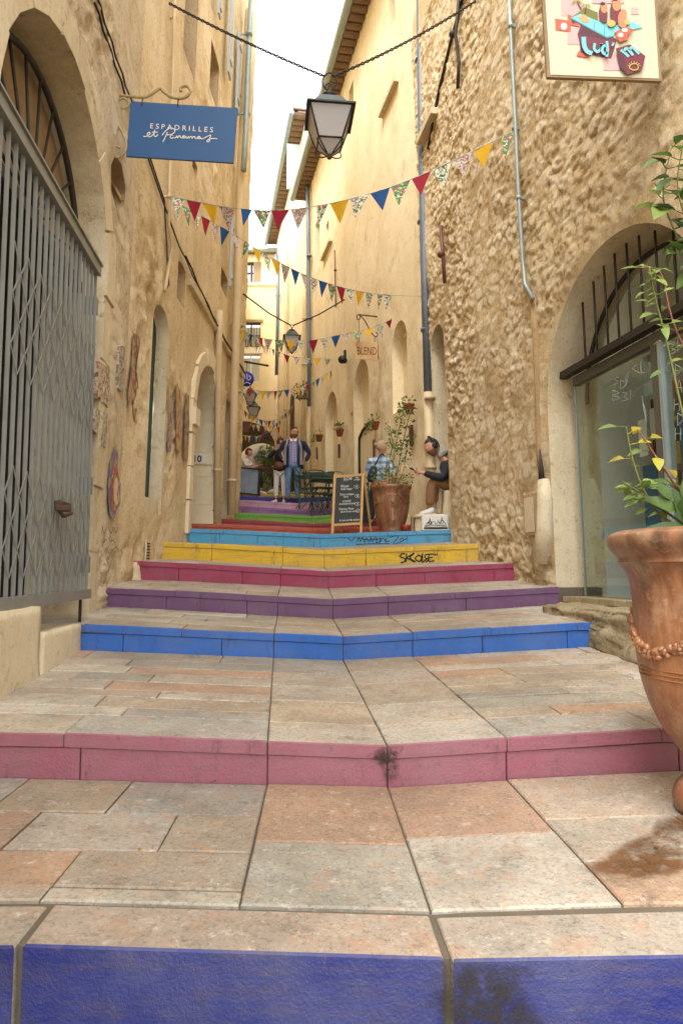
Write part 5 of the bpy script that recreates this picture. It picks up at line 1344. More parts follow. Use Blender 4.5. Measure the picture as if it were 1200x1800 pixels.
# ---- pasted street art on the left wall
posters = [('narrow pink and white torn poster, upper left of four', LW1, (166,637),(177,640),(173,700),(164,697), (196,180,156),(170,96,84)),
           ('narrow white torn poster with teal print, upper right of four', LW1, (178,642),(187,645),(184,715),(174,708), (194,180,156),(132,96,92)),
           ('torn white poster with dark scribble, lower left of four', LW1, (160,716),(170,720),(166,762),(158,758), (196,182,156),(104,98,90)),
           ('torn poster with green figure, lower right of four', LW1, (174,722),(183,726),(179,788),(170,783), (184,172,146),(90,108,90)),
           ('tall faded grey poster strip right of the four', LW1, (204,608),(214,610),(211,690),(202,682), (184,172,150),(110,104,100))]
for lb, W, a_, b_, c_, d_, c1_, c2_ in posters:
    m_ = patterned('poster '+lb[:20], c1_, [c2_, (110,96,80), tuple((x+y)//2 for x, y in zip(c1_, c2_)), (176,150,104)], 34)
    mb = MB(); q = [W.uv(*p_) for p_ in (a_, b_, c_, d_)]; nn = 8; pts = []
    rr = random.Random(len(lb))
    for k in range(4):
        (x0,y0),(x1,y1) = q[k], q[(k+1) % 4]
        for j in range(nn//2): t_ = j/(nn//2); pts.append((x0+(x1-x0)*t_+rr.uniform(-.01,.01), y0+(y1-y0)*t_+rr.uniform(-.012,.012)))
    o1 = .034; mb.add([W.P(x, y, o1) for x, y in pts]+[W.P(x, y, o1-.03) for x, y in pts], [tuple(range(len(pts)))]+[(k, k+len(pts), (k+1) % len(pts)+len(pts), (k+1) % len(pts)) for k in range(len(pts))])
    single('poster', mb, m_, lb, 'poster', 'street art pasted on the left wall')
def blob(label, W, outline, mat, off=.03, name='mural'):
    mb = MB(); q = [W.uv(*p_) for p_ in outline]; c = (sum(a for a, _ in q)/len(q), sum(b for _, b in q)/len(q))
    mb.add([W.P(c[0], c[1], off)]+[W.P(x, y, off) for x, y in q], [(0, 1+k, 1+(k+1) % len(q)) for k in range(len(q))]); return mb
mu = Thing('mural', 'red and blue flame shaped painted figure on the left wall beside the gate', 'street art', LW1.on(193,912,.03))
M['mural_red'] = patterned('worn red paint', (168,104,82), [(180,156,118),(158,84,70),(190,162,124)], 14); M['mural_blue'] = patterned('worn blue paint', (128,120,146), [(176,154,118),(112,108,150)], 16)
M['mural_cream'] = simple('worn cream paint', (206,190,156), .8, 0, .3, 12)
mu.part('blue_outline', blob('', LW1, [(198,783),(202,800),(200,825),(206,850),(205,885),(198,900),(194,912),(186,905),(184,880),(183,850),(187,815),(190,805)], None, .036) , M['mural_blue'])
mu.part('red_body', blob('', LW1, [(197,795),(199,820),(202,850),(202,880),(196,898),(188,895),(186,870),(188,840),(192,818)], None, .041), M['mural_red'])
mu.part('cream_face', blob('', LW1, [(197,838),(200,850),(197,868),(199,885),(195,890),(191,878),(191,855),(193,842)], None, .046), M['mural_cream'])
for lb, W, ol, cols in [('dark figurative paste-up with red detail right of the posters', LW1, [(228,584),(240,592),(240,608),(233,606),(232,630),(236,665),(240,700),(234,705),(232,725),(236,745),(231,742),(226,700),(220,725),(219,690),(223,660),(226,625)], ((172,144,106),[(112,88,66),(160,92,72),(186,168,132),(110,100,76)])),
                        ('thin lilac paste-up strip left of doorway 10', LW2, [(294,696),(300,700),(299,740),(296,795),(289,795),(292,740)], ((178,160,142),[(116,104,104),(160,130,120)])),
                        ('thin yellow and red paste-up strip before doorway 10', LW2, [(306,670),(313,690),(314,750),(312,795),(304,790),(305,730)], ((188,162,108),[(164,84,62),(160,130,130),(186,170,96)])),
                        ('thin dark paste-up strip nearest doorway 10', LW2, [(322,690),(328,695),(328,760),(325,812),(318,806),(320,740)], ((168,140,104),[(116,104,84),(170,130,92)]))]:
    m_ = patterned('paste '+lb[:16], cols[0], cols[1], 16); single('poster', blob(lb, W, ol, None, .036), m_, lb, 'poster', 'street art pasted on the left wall')
mb = MB(); strokes(mb, lambda x, y: LW1.on(x, y, .038), [[(180,925),(183,938),(188,926)],[(192,930),(196,938),(199,926)],[(202,927),(204,937),(208,926)],[(182,955),(187,948),(190,956)],[(194,952),(199,950),(203,955)],[(184,970),(188,964),(192,973)],[(198,968),(204,962),(210,970)],[(212,966),(216,973)]], .005, LW1.n)
single('graffiti', mb, M['grime'], 'faded scribbled lines of writing under the flame mural', 'graffiti')

# ================================================================ BUNTING
SEQ = [5,0,3,2,4,1,3,0,5,4,2,4,1,3,0,5,4,2,3]
def bunting(label, P3, n, size, seq=None, tw=.32, droop=1.0, r=.004, seed=1, drop0=0):
    rr = random.Random(seed); c = curve_pts(P3, 10); L = [0]
    for a, b in zip(c[:-1], c[1:]): L.append(L[-1]+(b-a).length)
    def pt(s_):
        s_ = max(0, min(L[-1], s_))
        for k in range(len(c)-1):
            if s_ <= L[k+1]: return c[k].lerp(c[k+1], (s_-L[k])/(L[k+1]-L[k]+1e-9))
        return c[-1]
    t = Thing('bunting', label, 'bunting', c[0], 'strings of triangular flags across the lane')
    mb = MB(); mb.tube(c, r, 5); t.part('string', mb, M['zinc'])
    seq = seq or SEQ; step_ = L[-1]/n; hh = size*1.15
    for k in range(n):
        s_ = (k+.5)*step_; w_ = min(size, step_*.94)
        a, b = pt(s_-w_/2), pt(s_+w_/2); d_ = (b-a).normalized(); m_ = (a+b)/2; h = hh*rr.uniform(.9, 1.08)
        nrm = d_.cross(V(0,0,1)).normalized(); sw = rr.uniform(-tw, tw)
        tip = m_-V(0,0,h)+nrm*h*sw+d_*rr.uniform(-.16,.16)*h
        if rr.random() < .16: a = a.lerp(b, .35)+nrm*.05*size
        mb = MB(); rows = 5; vs_ = []
        for j in range(rows+1):
            u = j/rows
            for i in range(5):
                q = (a.lerp(b, i/4)).lerp(tip, u); q = q+nrm*math.sin(i*1.6+k+u*2.2)*.06*size*(1-u)*(.4+u); vs_.append(q)
        fs = [(j*5+i, j*5+i+1, (j+1)*5+i+1, (j+1)*5+i) for j in range(rows) for i in range(4)]
        mb.add(vs_, fs, 0, True); t.part('flag', mb, FL[seq[k % len(seq)]])
    return t
A1 = LW2.on(300, 346, .07); A2 = RW1.on(905, 230, .07)
def mid(a, b, u, px, py):
    Y = a.y+(b.y-a.y)*u; return at(px, py, Y)
bunting('widest flag string, crossing high between the two pipes nearest the camera', [A1, mid(A1,A2,.3,430,368), mid(A1,A2,.5,545,364), mid(A1,A2,.75,700,324), A2], 18, .21, [4,0,2,5,1,3,0,5,4,2,4,1,3,0,4,5,2,3], seed=1)
A1b = LW2.on(300, 350, .07); A2b = RW2.on(742, 521, .1)
bunting('flag string running away from the near left pipe down to the blue grey pipe', [A1b, at(400,405,8.4), at(470,449,8.8), at(545,487,9.3), at(625,511,9.8), at(690,519,10.1)], 23, .20, [4,3,4,0,5,1,5,3,2,4,2,5,1,5,4,1,3,0,4,2], seed=2)
mb = MB(); mb.tube([at(690,519,10.1), A2b], .004, 5); single('string_end', mb, M['zinc'], 'bare string end tied to the blue grey pipe', 'string')
bunting('flag string rising to the right above the wooden sign', [LW2.on(421,580,.2), at(470,596,13.0), at(545,598,12.8), at(600,588,12.5), at(660,574,12.1), at(727,540,11.4)], 19, .2, [2,4,1,3,0,5,3,2,4,0,4,1,5,3,2,4,0,4,1], seed=3)
bunting('dense short flag string dropping right behind the halfway lantern', [LW2.on(424,592,.2), at(480,614,15), at(520,628,15.3), at(585,631,15.6)], 19, .17, seed=4)
bunting('flag string at the height of the round blue sign', [at(424,680,16), at(470,688,16.2), at(530,680,16.5), at(560,665,16.7), at(585,650,16.9)], 17, .19, [4,0,4,2,5,0,3,1,5,2,4,0,3,1,4,2,0], seed=5)
bunting('flag string above the vault with hanging middle', [at(422,715,20), at(445,733,20.5), at(475,740,21), at(500,728,21.5), at(516,712,22)], 16, .2, seed=6)
bunting('flag string crossing the upper edge of the vault', [at(421,739,22), at(450,747,22.3), at(480,747,22.6), at(510,722,22.9)], 14, .2, [1,4,2,5,4,0,4,2,3,1,0,4,5,2], seed=7)
bunting('lowest flag string, pale flags across the vault mouth', [at(421,763,23), at(450,767,23.3), at(475,758,23.6), at(492,750,23.9)], 12, .21, [4,2,4,1,4,5,0,1,0,4,2,0], seed=8)

# ================================================================ POTS AND PLANTS
def leaf_mb(mb, base, d_, up, L, wd, heart=False, curl=.15):
    d_ = d_.normalized(); s_ = d_.cross(up).normalized(); n = s_.cross(d_).normalized()
    prof = [(0,.0),(.12,.55 if heart else .3),(.35,1.0),(.65,.8),(.88,.35),(1,0)]; vs_ = []
    for u, w_ in prof:
        c = base+d_*L*u-n*L*curl*u*u; h = wd/2*w_
        vs_ += [c-s_*h+n*h*.35, c, c+s_*h+n*h*.35]
    fs = []
    for k in range(len(prof)-1):
        for j in (0, 1): fs.append((k*3+j, k*3+j+1, k*3+4+j, k*3+3+j))
    return mb.add(vs_, fs, 0, True)
PC = at(1280, 1400, 2.47); PC.z = ground_z(PC.x, 2.47)
pot = Thing('glazed_pot', 'large brown glazed terracotta urn with garland in the right foreground', 'pot', PC)
zt0 = at(1254, 932, 2.47).z-PC.z; H_ = zt0
prof = [(.0,0),(.155,0),(.175,.012),(.18,.045),(.165,.085),(.135,.105),(.118,.125),(.122,.15),(.15,.20),(.20,.27),(.245,.36),(.272,.46),(.284,.56),(.288,.66),(.292,.74),(.303,.80),(.325,.845),(.338,.855),(.335,.87),(.348,.885),(.365,.905),(.373,.925),(.368,.95),(.345,.965),(.325,.968),(.315,.95),(.30,.90),(.0,.88)]
k_ = H_/.968
body = [p_ for p_ in prof if p_[1] <= .855]; rim = prof[17:26]
def dens(pr, n=3):
    q = curve_pts([(a, b, 0) for a, b in pr], n); return [(max(0, v.x), v.y*k_) for v in q]
mb = MB(); mb.lathe(dens(body[5:]), PC, 64, fn=lambda a, z: .0025*math.sin(a*9+z*4)); pot.part('body', mb, M['glazed'])
mb = MB(); mb.lathe(dens(body[:6]), PC, 48); pot.part('foot', mb, M['glazed'])
mb = MB(); mb.lathe(dens(rim), PC, 64); pot.part('rim', mb, M['glazed'])
mb = MB(); mb.lathe([(0,.90*k_),(.31,.90*k_)], PC, 32); pot.part('soil', mb, M['soil'])
for z in (.46,.475,.49):
    rr_ = float(np.interp(z, [q[1] for q in prof[:15]], [q[0] for q in prof[:15]]))+.002
    mb = MB(); mb.tube([PC+V(rr_*math.cos(a), rr_*math.sin(a), z*k_) for a in [2*math.pi*j/48 for j in range(48)]], .0028, 5, closed=True); pot.part('groove_line', mb, M['glaze_gold'])
# garland: swags of moulded beads round the body
r = random.Random(8)
for q in range(4):
    a0_ = math.radians(150+q*90); mb = MB()
    for j in range(44):
        u = j/43; a_ = a0_+math.radians(90)*u; z = (.66-.115*math.sin(math.pi*u))*k_
        rr_ = float(np.interp(z/k_, [q_[1] for q_ in prof[:15]], [q_[0] for q_ in prof[:15]]))
        for _ in range(2):
            mb.ball(PC+V((rr_+.004)*math.cos(a_+r.uniform(-.02,.02)), (rr_+.004)*math.sin(a_), z+r.uniform(-.016,.016)), (r.uniform(.008,.019), r.uniform(.007,.014), r.uniform(.008,.022)), 7, 5, 0, Euler((r.uniform(-1,1), r.uniform(-1,1), r.uniform(-1,1))).to_matrix())
    pot.part('garland', mb, M['glazed'])
    mb = MB(); rr_ = .292
    for j in range(9):
        t = 2*math.pi*j/9; mb.ball(PC+V((rr_+.005)*math.cos(a0_+.05*math.cos(t)), (rr_+.005)*math.sin(a0_+.05*math.cos(t)), .645*k_+.018*math.sin(t)), .010, 7, 5)
    mb.ball(PC+V((rr_+.008)*math.cos(a0_), (rr_+.008)*math.sin(a0_), .645*k_), .014); pot.part('rosette', mb, M['glazed'])
# wet stain beneath
mb = MB(); pts = [(1060,1500),(1095,1478),(1140,1462),(1150,1440),(1210,1420),(1330,1430),(1340,1520),(1240,1530),(1150,1545),(1080,1560),(1010,1530)]
def ongr(px, py, dz=.004):
    r_ = ray(px, py); x = 2.0
    y = 2.0
    for _ in range(12):
        xx = r_.x*y/r_.y; z = ground_z(xx, y)+dz; y = z/r_.z*r_.y
    return V(r_.x*y/r_.y, y, z)
P_ = [ongr(x, y) for x, y in pts]; c = ongr(1190,1490)
fanmesh(mb, c, P_, .75)
ws = single('wet_stain', mb, M['wet'], 'brown wet stain spreading over the paving from the big urn', kind='stuff'); soften(ws)
for i, pts, nm in [(1, [(672,1309),(712,1309),(705,1330),(700,1372),(678,1378),(668,1350),(640,1328)], 'joint stain')]:
    s_ = steps[1]; mb = MB()
    q = [V(*(lambda r_: (r_.x*2.929/r_.y, 2.929, r_.z*2.929/r_.y))(ray(x, y))) for x, y in pts]
    c = sum(q, Vector())/len(q); fanmesh(mb, c, q, .45); soften(step_roots[1].part('moss_stain', mb, M['moss']), 1)
q = [V(*(lambda r_: (r_.x*1.628/r_.y, 1.628, r_.z*1.628/r_.y))(ray(x, y))) for x, y in [(765,1684),(800,1682),(960,1690),(930,1740),(990,1830),(780,1850),(740,1760)]]
mb = MB(); c = sum(q, Vector())/len(q); fanmesh(mb, c, q, .5); soften(step_roots[0].part('grime_patch', mb, M['moss']), .8)

plant = Thing('potted_plant', 'leggy plant with yellowing leaves growing in the big glazed urn', 'plant', PC+V(0,0,.9*k_))
r = random.Random(21)
stems = [([(1225,945),(1130,890),(1062,780 if False else 865),(1110,815),(1098,770),(1096,748)], 'y'), ([(1240,945),(1190,860),(1150,800),(1120,755)], 'y'),
         ([(1250,945),(1215,800),(1175,620),(1150,520),(1140,470)], 'g'), ([(1262,945),(1230,700),(1180,560),(1160,480),(1120,470)], 'g'),
         ([(1265,945),(1240,650),(1200,450),(1165,350),(1178,262)], 'd'), ([(1280,945),(1260,600),(1215,420),(1190,330),(1200,250)], 'd'),
         ([(1290,945),(1290,650),(1250,400),(1240,260)], 'd'), ([(1300,945),(1330,700),(1320,450)], 'g'), ([(1235,945),(1170,900),(1130,870),(1100,850)], 'g'), ([(1245,945),(1200,880),(1180,850)], 'g')]
for si, (pts, kind) in enumerate(stems):
    if si == 0: pts = [(1225,945),(1160,905),(1130,860),(1113,815),(1104,775),(1100,750)]
    Yv = 2.47+r.uniform(-.12,.12); P_ = curve_pts([at(x, y, 2.47+(Yv-2.47)*j/len(pts)) for j, (x, y) in enumerate(pts)], 5)
    mb = MB(); mb.tube(P_, [.0055*(1-.6*j/len(P_)) for j in range(len(P_))], 6); st = plant.part('stem', mb, M['stem_red' if si in (1,3) else 'stem'])
    n = 5 if kind == 'y' else (18 if kind == 'g' else 20)
    for j in range(n):
        u = .35+.65*(j+1)/n if kind != 'y' else .45+.55*(j+1)/n; p_ = P_[min(len(P_)-1, int(u*(len(P_)-1)))]
        if kind == 'y': L, wd, m_ = r.uniform(.05,.075), r.uniform(.03,.045), M['leaf_yellow'] if r.random() < .75 else M['leaf']
        elif kind == 'g': L, wd, m_ = r.uniform(.035,.07), r.uniform(.022,.036), M['leaf']
        else: L, wd, m_ = r.uniform(.06,.115), r.uniform(.05,.085), M['leaf_dark'] if r.random() < .6 else M['leaf']
        a_ = r.uniform(0, 2*math.pi); d_ = V(math.cos(a_), math.sin(a_)*.6, r.uniform(-.5,.5))
        q = p_+d_*.03
        mb = MB(); mb.tube([p_, q], .002, 4); leaf_mb(mb, q, d_, V(r.uniform(-.4,.4), -.7, 1).normalized(), L, wd, kind == 'd', r.uniform(.05,.4)); plant.part('leaf', mb, m_, parent=st)
# broad basal leaves
for (x, y), (dx, dz), L in [((1215,940),(-.9,.25),.16), ((1190,900),(-1,.6),.13), ((1225,930),(-.4,1),.15), ((1205,925),(-.2,.9),.14), ((1200,880),(.3,1),.13), ((1190,905),(.1,.2),.12), ((1180,880),(-.7,.9),.10)]:
    mb = MB(); leaf_mb(mb, at(x, y, 2.4), V(dx,-.2,dz), V(0,-1,.5), L, L*.42, True, .35); plant.part('leaf', mb, M['leaf_dark'])
# second pot in the lane
P2 = at(688, 932, 9.75); P2.z = ground_z(P2.x, 9.75)
pot2 = Thing('terracotta_pot', 'big terracotta pot with moulded medallion standing on the sky blue step', 'pot', P2)
h2 = at(688, 855, 9.75).z-P2.z; k2 = h2/.66
pf = [(0,0),(.165,0),(.17,.03),(.16,.045),(.19,.10),(.225,.22),(.25,.38),(.262,.52),(.268,.60),(.285,.615),(.292,.64),(.288,.66),(.262,.66),(.25,.62)]
mb = MB(); mb.lathe([(a*k2, b*k2) for a, b in pf], P2, 40); pot2.part('body', mb, M['glazed'])
mb = MB(); mb.lathe([(0,.62*k2),(.255*k2,.62*k2)], P2, 24); pot2.part('soil', mb, M['soil'])
mb = MB()
for sgn in (-1, 1):
    mb.tube(curve_pts([P2+V(.26*k2*math.sin(a_)*sgn, -.262*k2*math.cos(a_), z*k2) for a_, z in ((.05,.50),(.3,.52),(.6,.44),(.95,.40),(1.25,.42))], 4), .009, 6)
pot2.part('garland', mb, M['glazed'])
mb = MB(); mb.tube([P2+V(.05*math.cos(a_), -.262*k2+.012, .42*k2+.055*math.sin(a_)) for a_ in [2*math.pi*j/14 for j in range(14)]], .008, 5, closed=True); mb.ball(P2+V(0,-.25*k2,.42*k2), (.03,.03,.035)); mb.box(P2+V(0,-.232*k2,.25*k2), (.03,.02,.18)); pot2.part('medallion', mb, M['glazed'])
def bush(t, centers, n, size, mat, seed, name='foliage', L=(.02,.045)):
    rr = random.Random(seed); mb = MB()
    for _ in range(n):
        c, rad = centers[rr.randrange(len(centers))]
        v = V(rr.gauss(0,1), rr.gauss(0,1), rr.gauss(0,1)).normalized()*rad*rr.uniform(.3,1)**.5
        l_ = rr.uniform(*L); d_ = (v.normalized()+V(rr.uniform(-.6,.6), rr.uniform(-.6,.6), rr.uniform(-.2,.8)))
        leaf_mb(mb, Vector(c)+v, d_, V(rr.uniform(-1,1), rr.uniform(-1,1), 1).normalized(), l_, l_*.55, False, .2)
    return t.part(name, mb, mat, kind='stuff')
pl2 = Thing('potted_plant', 'tall thin leafy shrub growing in the big terracotta pot on the lane', 'plant', P2+V(0,0,h2*.94))
bush(pl2, [(at(x, y, 9.75+dy), .085) for x, y, dy in ((666,843,0),(680,836,.1),(696,842,-.1),(708,846,.05),(662,834,.1),(690,828,0),(676,826,.1),(716,842,0))], 420, 0, M['leaf'], 3)
for k, pts in enumerate([[(688,850),(692,800),(700,760),(708,722)], [(694,850),(704,800),(712,760),(722,720)], [(684,850),(684,810),(690,780),(684,750)], [(698,850),(710,820),(716,780),(724,768)]]):
    P_ = curve_pts([at(x, y, 9.75) for x, y in pts], 5); mb = MB(); mb.tube(P_, .007, 5); pl2.part('stem', mb, M['stem'])
    bush(pl2, [(p_, .07) for p_ in P_[6:]], 75, 0, M['leaf_dark' if k % 2 else 'leaf'], 40+k, L=(.03,.06))
mb = MB(); mb.tube([at(700,850,9.7), at(709,817,9.7)], .012, 6); pl2.part('stake', mb, M['wood_board'])
# flower pots on the yellow wall
def wall_pot(label, W, px, py, s_, seed, off=.14, trail=False):
    c = W.on(px, py, off); t = Thing('flower_pot', label, 'flower pot', c, 'flower pots fixed along the yellow wall'); mb = MB()
    mb.lathe([(0,0),(s_*.32,0),(s_*.46,s_*.72),(s_*.52,s_*.72),(s_*.52,s_*.9),(s_*.44,s_*.9)], c, 14); t.part('pot', mb, M['terracotta'])
    mb = MB(); mb.tube([c+V(0,0,s_*.75), W.on(px, py-2, 0)+V(0,0,s_*.7)], .012, 5); t.part('holder', mb, M['dark_iron'])
    cs_ = [(c+V(0,0,s_*1.2), s_*.5), (c+V(-s_*.3,-.05,s_*1.05), s_*.45)]
    if trail: cs_ += [(c+V(-s_*.7,0,s_*.6), s_*.3), (c+V(-s_*.9,0,-s_*.2), s_*.3), (c+V(-s_*.6,-.1,s_*.2), s_*.3)]
    bush(t, cs_, 110, 0, M['leaf'], seed, L=(.03,.07)); return t
wall_pot('small wall flower pot with trailing leaves, lowest and farthest left of the row', RW2, 561, 776, .2, 1, .14, True)
wall_pot('small wall flower pot left of the heart sticker', RW2, 597, 767, .19, 2)
wall_pot('wall flower pot with drooping fern over the little arched door', RW2, 659, 755, .17, 3, .14, True)
wall_pot('wall flower pot at the top of the lane shrub beside the thick pipe', RW2, 719, 727, .17, 4, .14, True)
t = Thing('planter', 'green hanging planter on the far pale house front', 'planter', RW3.on(533,696,.2)); c = RW3.on(533,694,.25)
mb = MB(); mb.cbox(c, (.3,.25,.22), .01); t.part('box', mb, M['old_wood']); bush(t, [(c+V(0,0,.15), .22), (c+V(-.1,-.1,.05), .2)], 160, 0, M['leaf_dark'], 5, L=(.05,.1))
iv = Thing('ivy', 'hanging ivy beside the vault mouth behind the couple', 'plant', at(478,860,25.5))
bush(iv, [(at(x, y, 25.6), .36) for x, y in ((474,805),(478,815),(472,825),(480,830),(474,840),(479,848),(470,800),(481,820))], 700, 0, M['leaf'], 6, L=(.09,.18))
# arched door outline low on the yellow wall + rust streak boxes
dd = Thing('arched_door', 'low dark framed arched door on the yellow wall behind the woman', 'door', RW2.on(632, 872, .02))
mb = MB(); mb.tube([RW2.on(633,872,.03), RW2.on(632,800,.03), RW2.on(632,770,.03), RW2.on(638,756,.03), RW2.on(648,744,.03), RW2.on(656,740,.03)], .035, 6); dd.part('frame', mb, M['dark_iron'])
mb = MB(); q = [RW2.uv(x, y) for x, y in ((633,872),(632,770),(648,744),(660,742),(662,872))]; panel(RW2, q, .022, mb); dd.part('leaf', mb, M['plaster2'])
mb = MB(); a, z = RW2.uv(597, 793); 
for px, py in ((597,793),(659,788),(724,765),(558,797)):
    a, z = RW2.uv(px, py); wbox(mb, RW2, a-.05, a+.05, z-.16, z+.16, .0, .035)
    single('wall_lamp_box', mb, M['leather'], 'narrow rusty box under the flower pot, ' + {597:'left of the heart sticker',659:'beside the little arched door',724:'beside the thick pipe',558:'at the far left of the row'}[px], 'box'); mb = MB()
# ================================================================ PEOPLE
def skinmesh(nodes, edges, sub=2, root=0):
    """nodes [(pos, rx, ry)], edges -> MB with one continuous surface"""
    me = bpy.data.meshes.new('s'); me.from_pydata([tuple(n[0]) for n in nodes], edges, []); me.update()
    ob = bpy.data.objects.new('s', me); sc.collection.objects.link(ob)
    md = ob.modifiers.new('k', 'SKIN'); md.use_smooth_shade = True; md.branch_smoothing = .6
    for i, n in enumerate(nodes):
        sv = me.skin_vertices[0].data[i]; sv.radius = (n[1], n[2] if len(n) > 2 else n[1]); sv.use_root = (i == root)
    md2 = ob.modifiers.new('u', 'SUBSURF'); md2.levels = sub; md2.render_levels = sub
    dg = bpy.context.evaluated_depsgraph_get(); m2 = bpy.data.meshes.new_from_object(ob.evaluated_get(dg))
    mb = MB(); mb.add([v.co.copy() for v in m2.vertices], [tuple(p.vertices) for p in m2.polygons], 0, True)
    bpy.data.objects.remove(ob); bpy.data.meshes.remove(me); bpy.data.meshes.remove(m2); return mb
def chainmesh(pts, rs, sub=2):
    return skinmesh([(p, *(r if hasattr(r, '__len__') else (r,))) for p, r in zip(pts, rs)], [(i, i+1) for i in range(len(pts)-1)], sub)
def merge(a, b): n = len(a.v); a.v += b.v; a.f += [tuple(i+n for i in f) for f in b.f]; a.m += b.m; a.sm += b.sm; return a
def headmesh(c, fwd, up, h=.235):
    """returns head MB, hair-capable point function; c = centre of head"""
    fwd = Vector(fwd).normalized(); up = Vector(up); up = (up-fwd*up.dot(fwd)).normalized(); rt = fwd.cross(up)
    k = h/.235; n, m = 28, 20; mb = MB(); vs_ = []
    def pos(x, y, z): return c + rt*x*k + fwd*y*k + up*z*k
    for i in range(m+1):
        ph = math.pi*i/m; z = math.cos(ph)
        for j in range(n):
            th = 2*math.pi*j/n; x = math.sin(ph)*math.sin(th); y = math.sin(ph)*math.cos(th)
            X, Y, Z = x*.074, y*.096, z*.1175
            if z < 0:                                   # jaw and chin
                t = -z; X *= 1-.34*t*t; Y = Y*(1-.22*t)+.018*t*(y > 0)
                if y < 0: Y *= 1-.25*t
            if y > .55:                                 # face relief
                a = abs(x)
                Y += .020*math.exp(-((z+.12)/.16)**2-(a/.13)**2)          # nose
                Y -= .010*math.exp(-((z-.06)/.10)**2-((a-.36)/.16)**2)    # eye sockets
                Y += .006*math.exp(-((z-.24)/.08)**2-(a/.5)**2)           # brow
                Y += .006*math.exp(-((z+.42)/.05)**2-(a/.22)**2) + .005*math.exp(-((z+.52)/.05)**2-(a/.2)**2)   # lips
                Y += .008*math.exp(-((z+.78)/.12)**2-(a/.2)**2)           # chin
            vs_.append(pos(X, Y, Z))
    mb.add(vs_, [(i*n+j, (i+1)*n+j, (i+1)*n+(j+1) % n, i*n+(j+1) % n) for i in range(m) for j in range(n)], 0, True)
    B = Matrix((rt, fwd, up)).transposed()
    for s_ in (-1, 1): mb.ball(pos(.075*s_, -.006, -.005), (.011*k, .02*k, .03*k), 8, 6, 0, B)
    return mb, pos, B, k
def hair(pos, B, k, mask, grow=.010, seed=1):
    n, m = 30, 18; mb = MB(); idx = {}; rr = random.Random(seed)
    for i in range(m+1):
        ph = math.pi*i/m; z = math.cos(ph)
        for j in range(n):
            th = 2*math.pi*j/n; x = math.sin(ph)*math.sin(th); y = math.sin(ph)*math.cos(th)
            g = grow*(1+rr.uniform(-.25,.35)); e = mask(x, y, z)
            if e > 0:
                g *= min(1, e*3); idx[i, j] = len(mb.v); mb.v.append(tuple(pos(x*(.074+g), y*(.096+g), z*(.1175+g))))
    for i in range(m):
        for j in range(n):
            q = [(i, j), (i+1, j), (i+1, (j+1) % n), (i, (j+1) % n)]
            if all(t in idx for t in q): mb.f.append(tuple(idx[t] for t in q)); mb.m.append(0); mb.sm.append(True)
    return mb
def eyes(t, pos, k):
    mb = MB()
    for s_ in (-1, 1): mb.ball(pos(.028*s_, .079, .008), .011*k, 8, 6)
    t.part('eye', mb, M['white']); mb = MB()
    for s_ in (-1, 1): mb.ball(pos(.028*s_, .087, .008), .0055*k, 6, 5)
    t.part('iris', mb, M['brown']); mb = MB(); mb.tube([pos(-.022,.097,-.052), pos(0,.102,-.050), pos(.022,.097,-.052)], .0035*k, 5); t.part('lips', mb, M['terracotta'])
def hand(wr, d_, palmn, k=1.0, curl=.35, side=1):
    """wrist point, direction of fingers, palm normal"""
    d_ = Vector(d_).normalized(); n = Vector(palmn); n = (n-d_*n.dot(d_)).normalized(); s_ = d_.cross(n)*side
    mb = chainmesh([wr-d_*.02*k, wr+d_*.025*k, wr+d_*.06*k, wr+d_*.085*k], [(.022*k,.016*k),(.030*k,.015*k),(.038*k,.014*k),(.036*k,.012*k)], 1)
    for i, (o_, L) in enumerate([(-.030,.066),(-.010,.076),(.010,.072),(.029,.056)]):
        b = wr+d_*.075*k+s_*o_*k; p = [b]; a = 0
        for seg in (.42,.32,.26):
            a += curl*(1.1+.1*i); p.append(p[-1]+(d_*math.cos(a)+n*math.sin(a))*L*seg*k)
        merge(mb, chainmesh(p, [.0092*k,.0088*k,.008*k,.0068*k], 1))
    b = wr+d_*.02*k-s_*.028*k; t1 = b+(d_*.6-s_*.8+n*.2).normalized()*.035*k; t2 = t1+(d_*.85-s_*.35+n*.4).normalized()*.03*k; t3 = t2+(d_*.9+n*.4).normalized()*.022*k
    merge(mb, chainmesh([b, t1, t2, t3], [.013*k,.011*k,.0095*k,.0075*k], 1)); return mb
def shoe(t, ank, toe_dir, mat, k=1.0, sole=None, parent=None):
    d_ = Vector(toe_dir); d_.z = min(d_.z, .2); d_.normalize(); a = Vector(ank)
    s_ = d_.cross(V(0,0,1)).normalized(); up = s_.cross(d_)
    mb = chainmesh([a+up*.015-d_*.01, a-up*.035*k-d_*.012, a-up*.045*k+d_*.06*k, a-up*.055*k+d_*.125*k, a-up*.06*k+d_*.17*k], [(.042*k,.045*k),(.042*k,.046*k),(.044*k,.040*k),(.046*k,.028*k),(.036*k,.020*k)], 2)
    sh = t.part('shoe', mb, mat)
    mb = MB(); out = [(-.055,.0),(-.045,.034),(.02,.038),(.12,.048),(.175,.036),(.198,.0),(.175,-.036),(.12,-.046),(.02,-.036),(-.045,-.034)]
    mb.poly([a-up*.075*k+d_*x*k+s_*y*k for x, y in out], .02*k, up); t.part('sole', mb, sole or M['white_cloth'], parent=sh)
    return sh

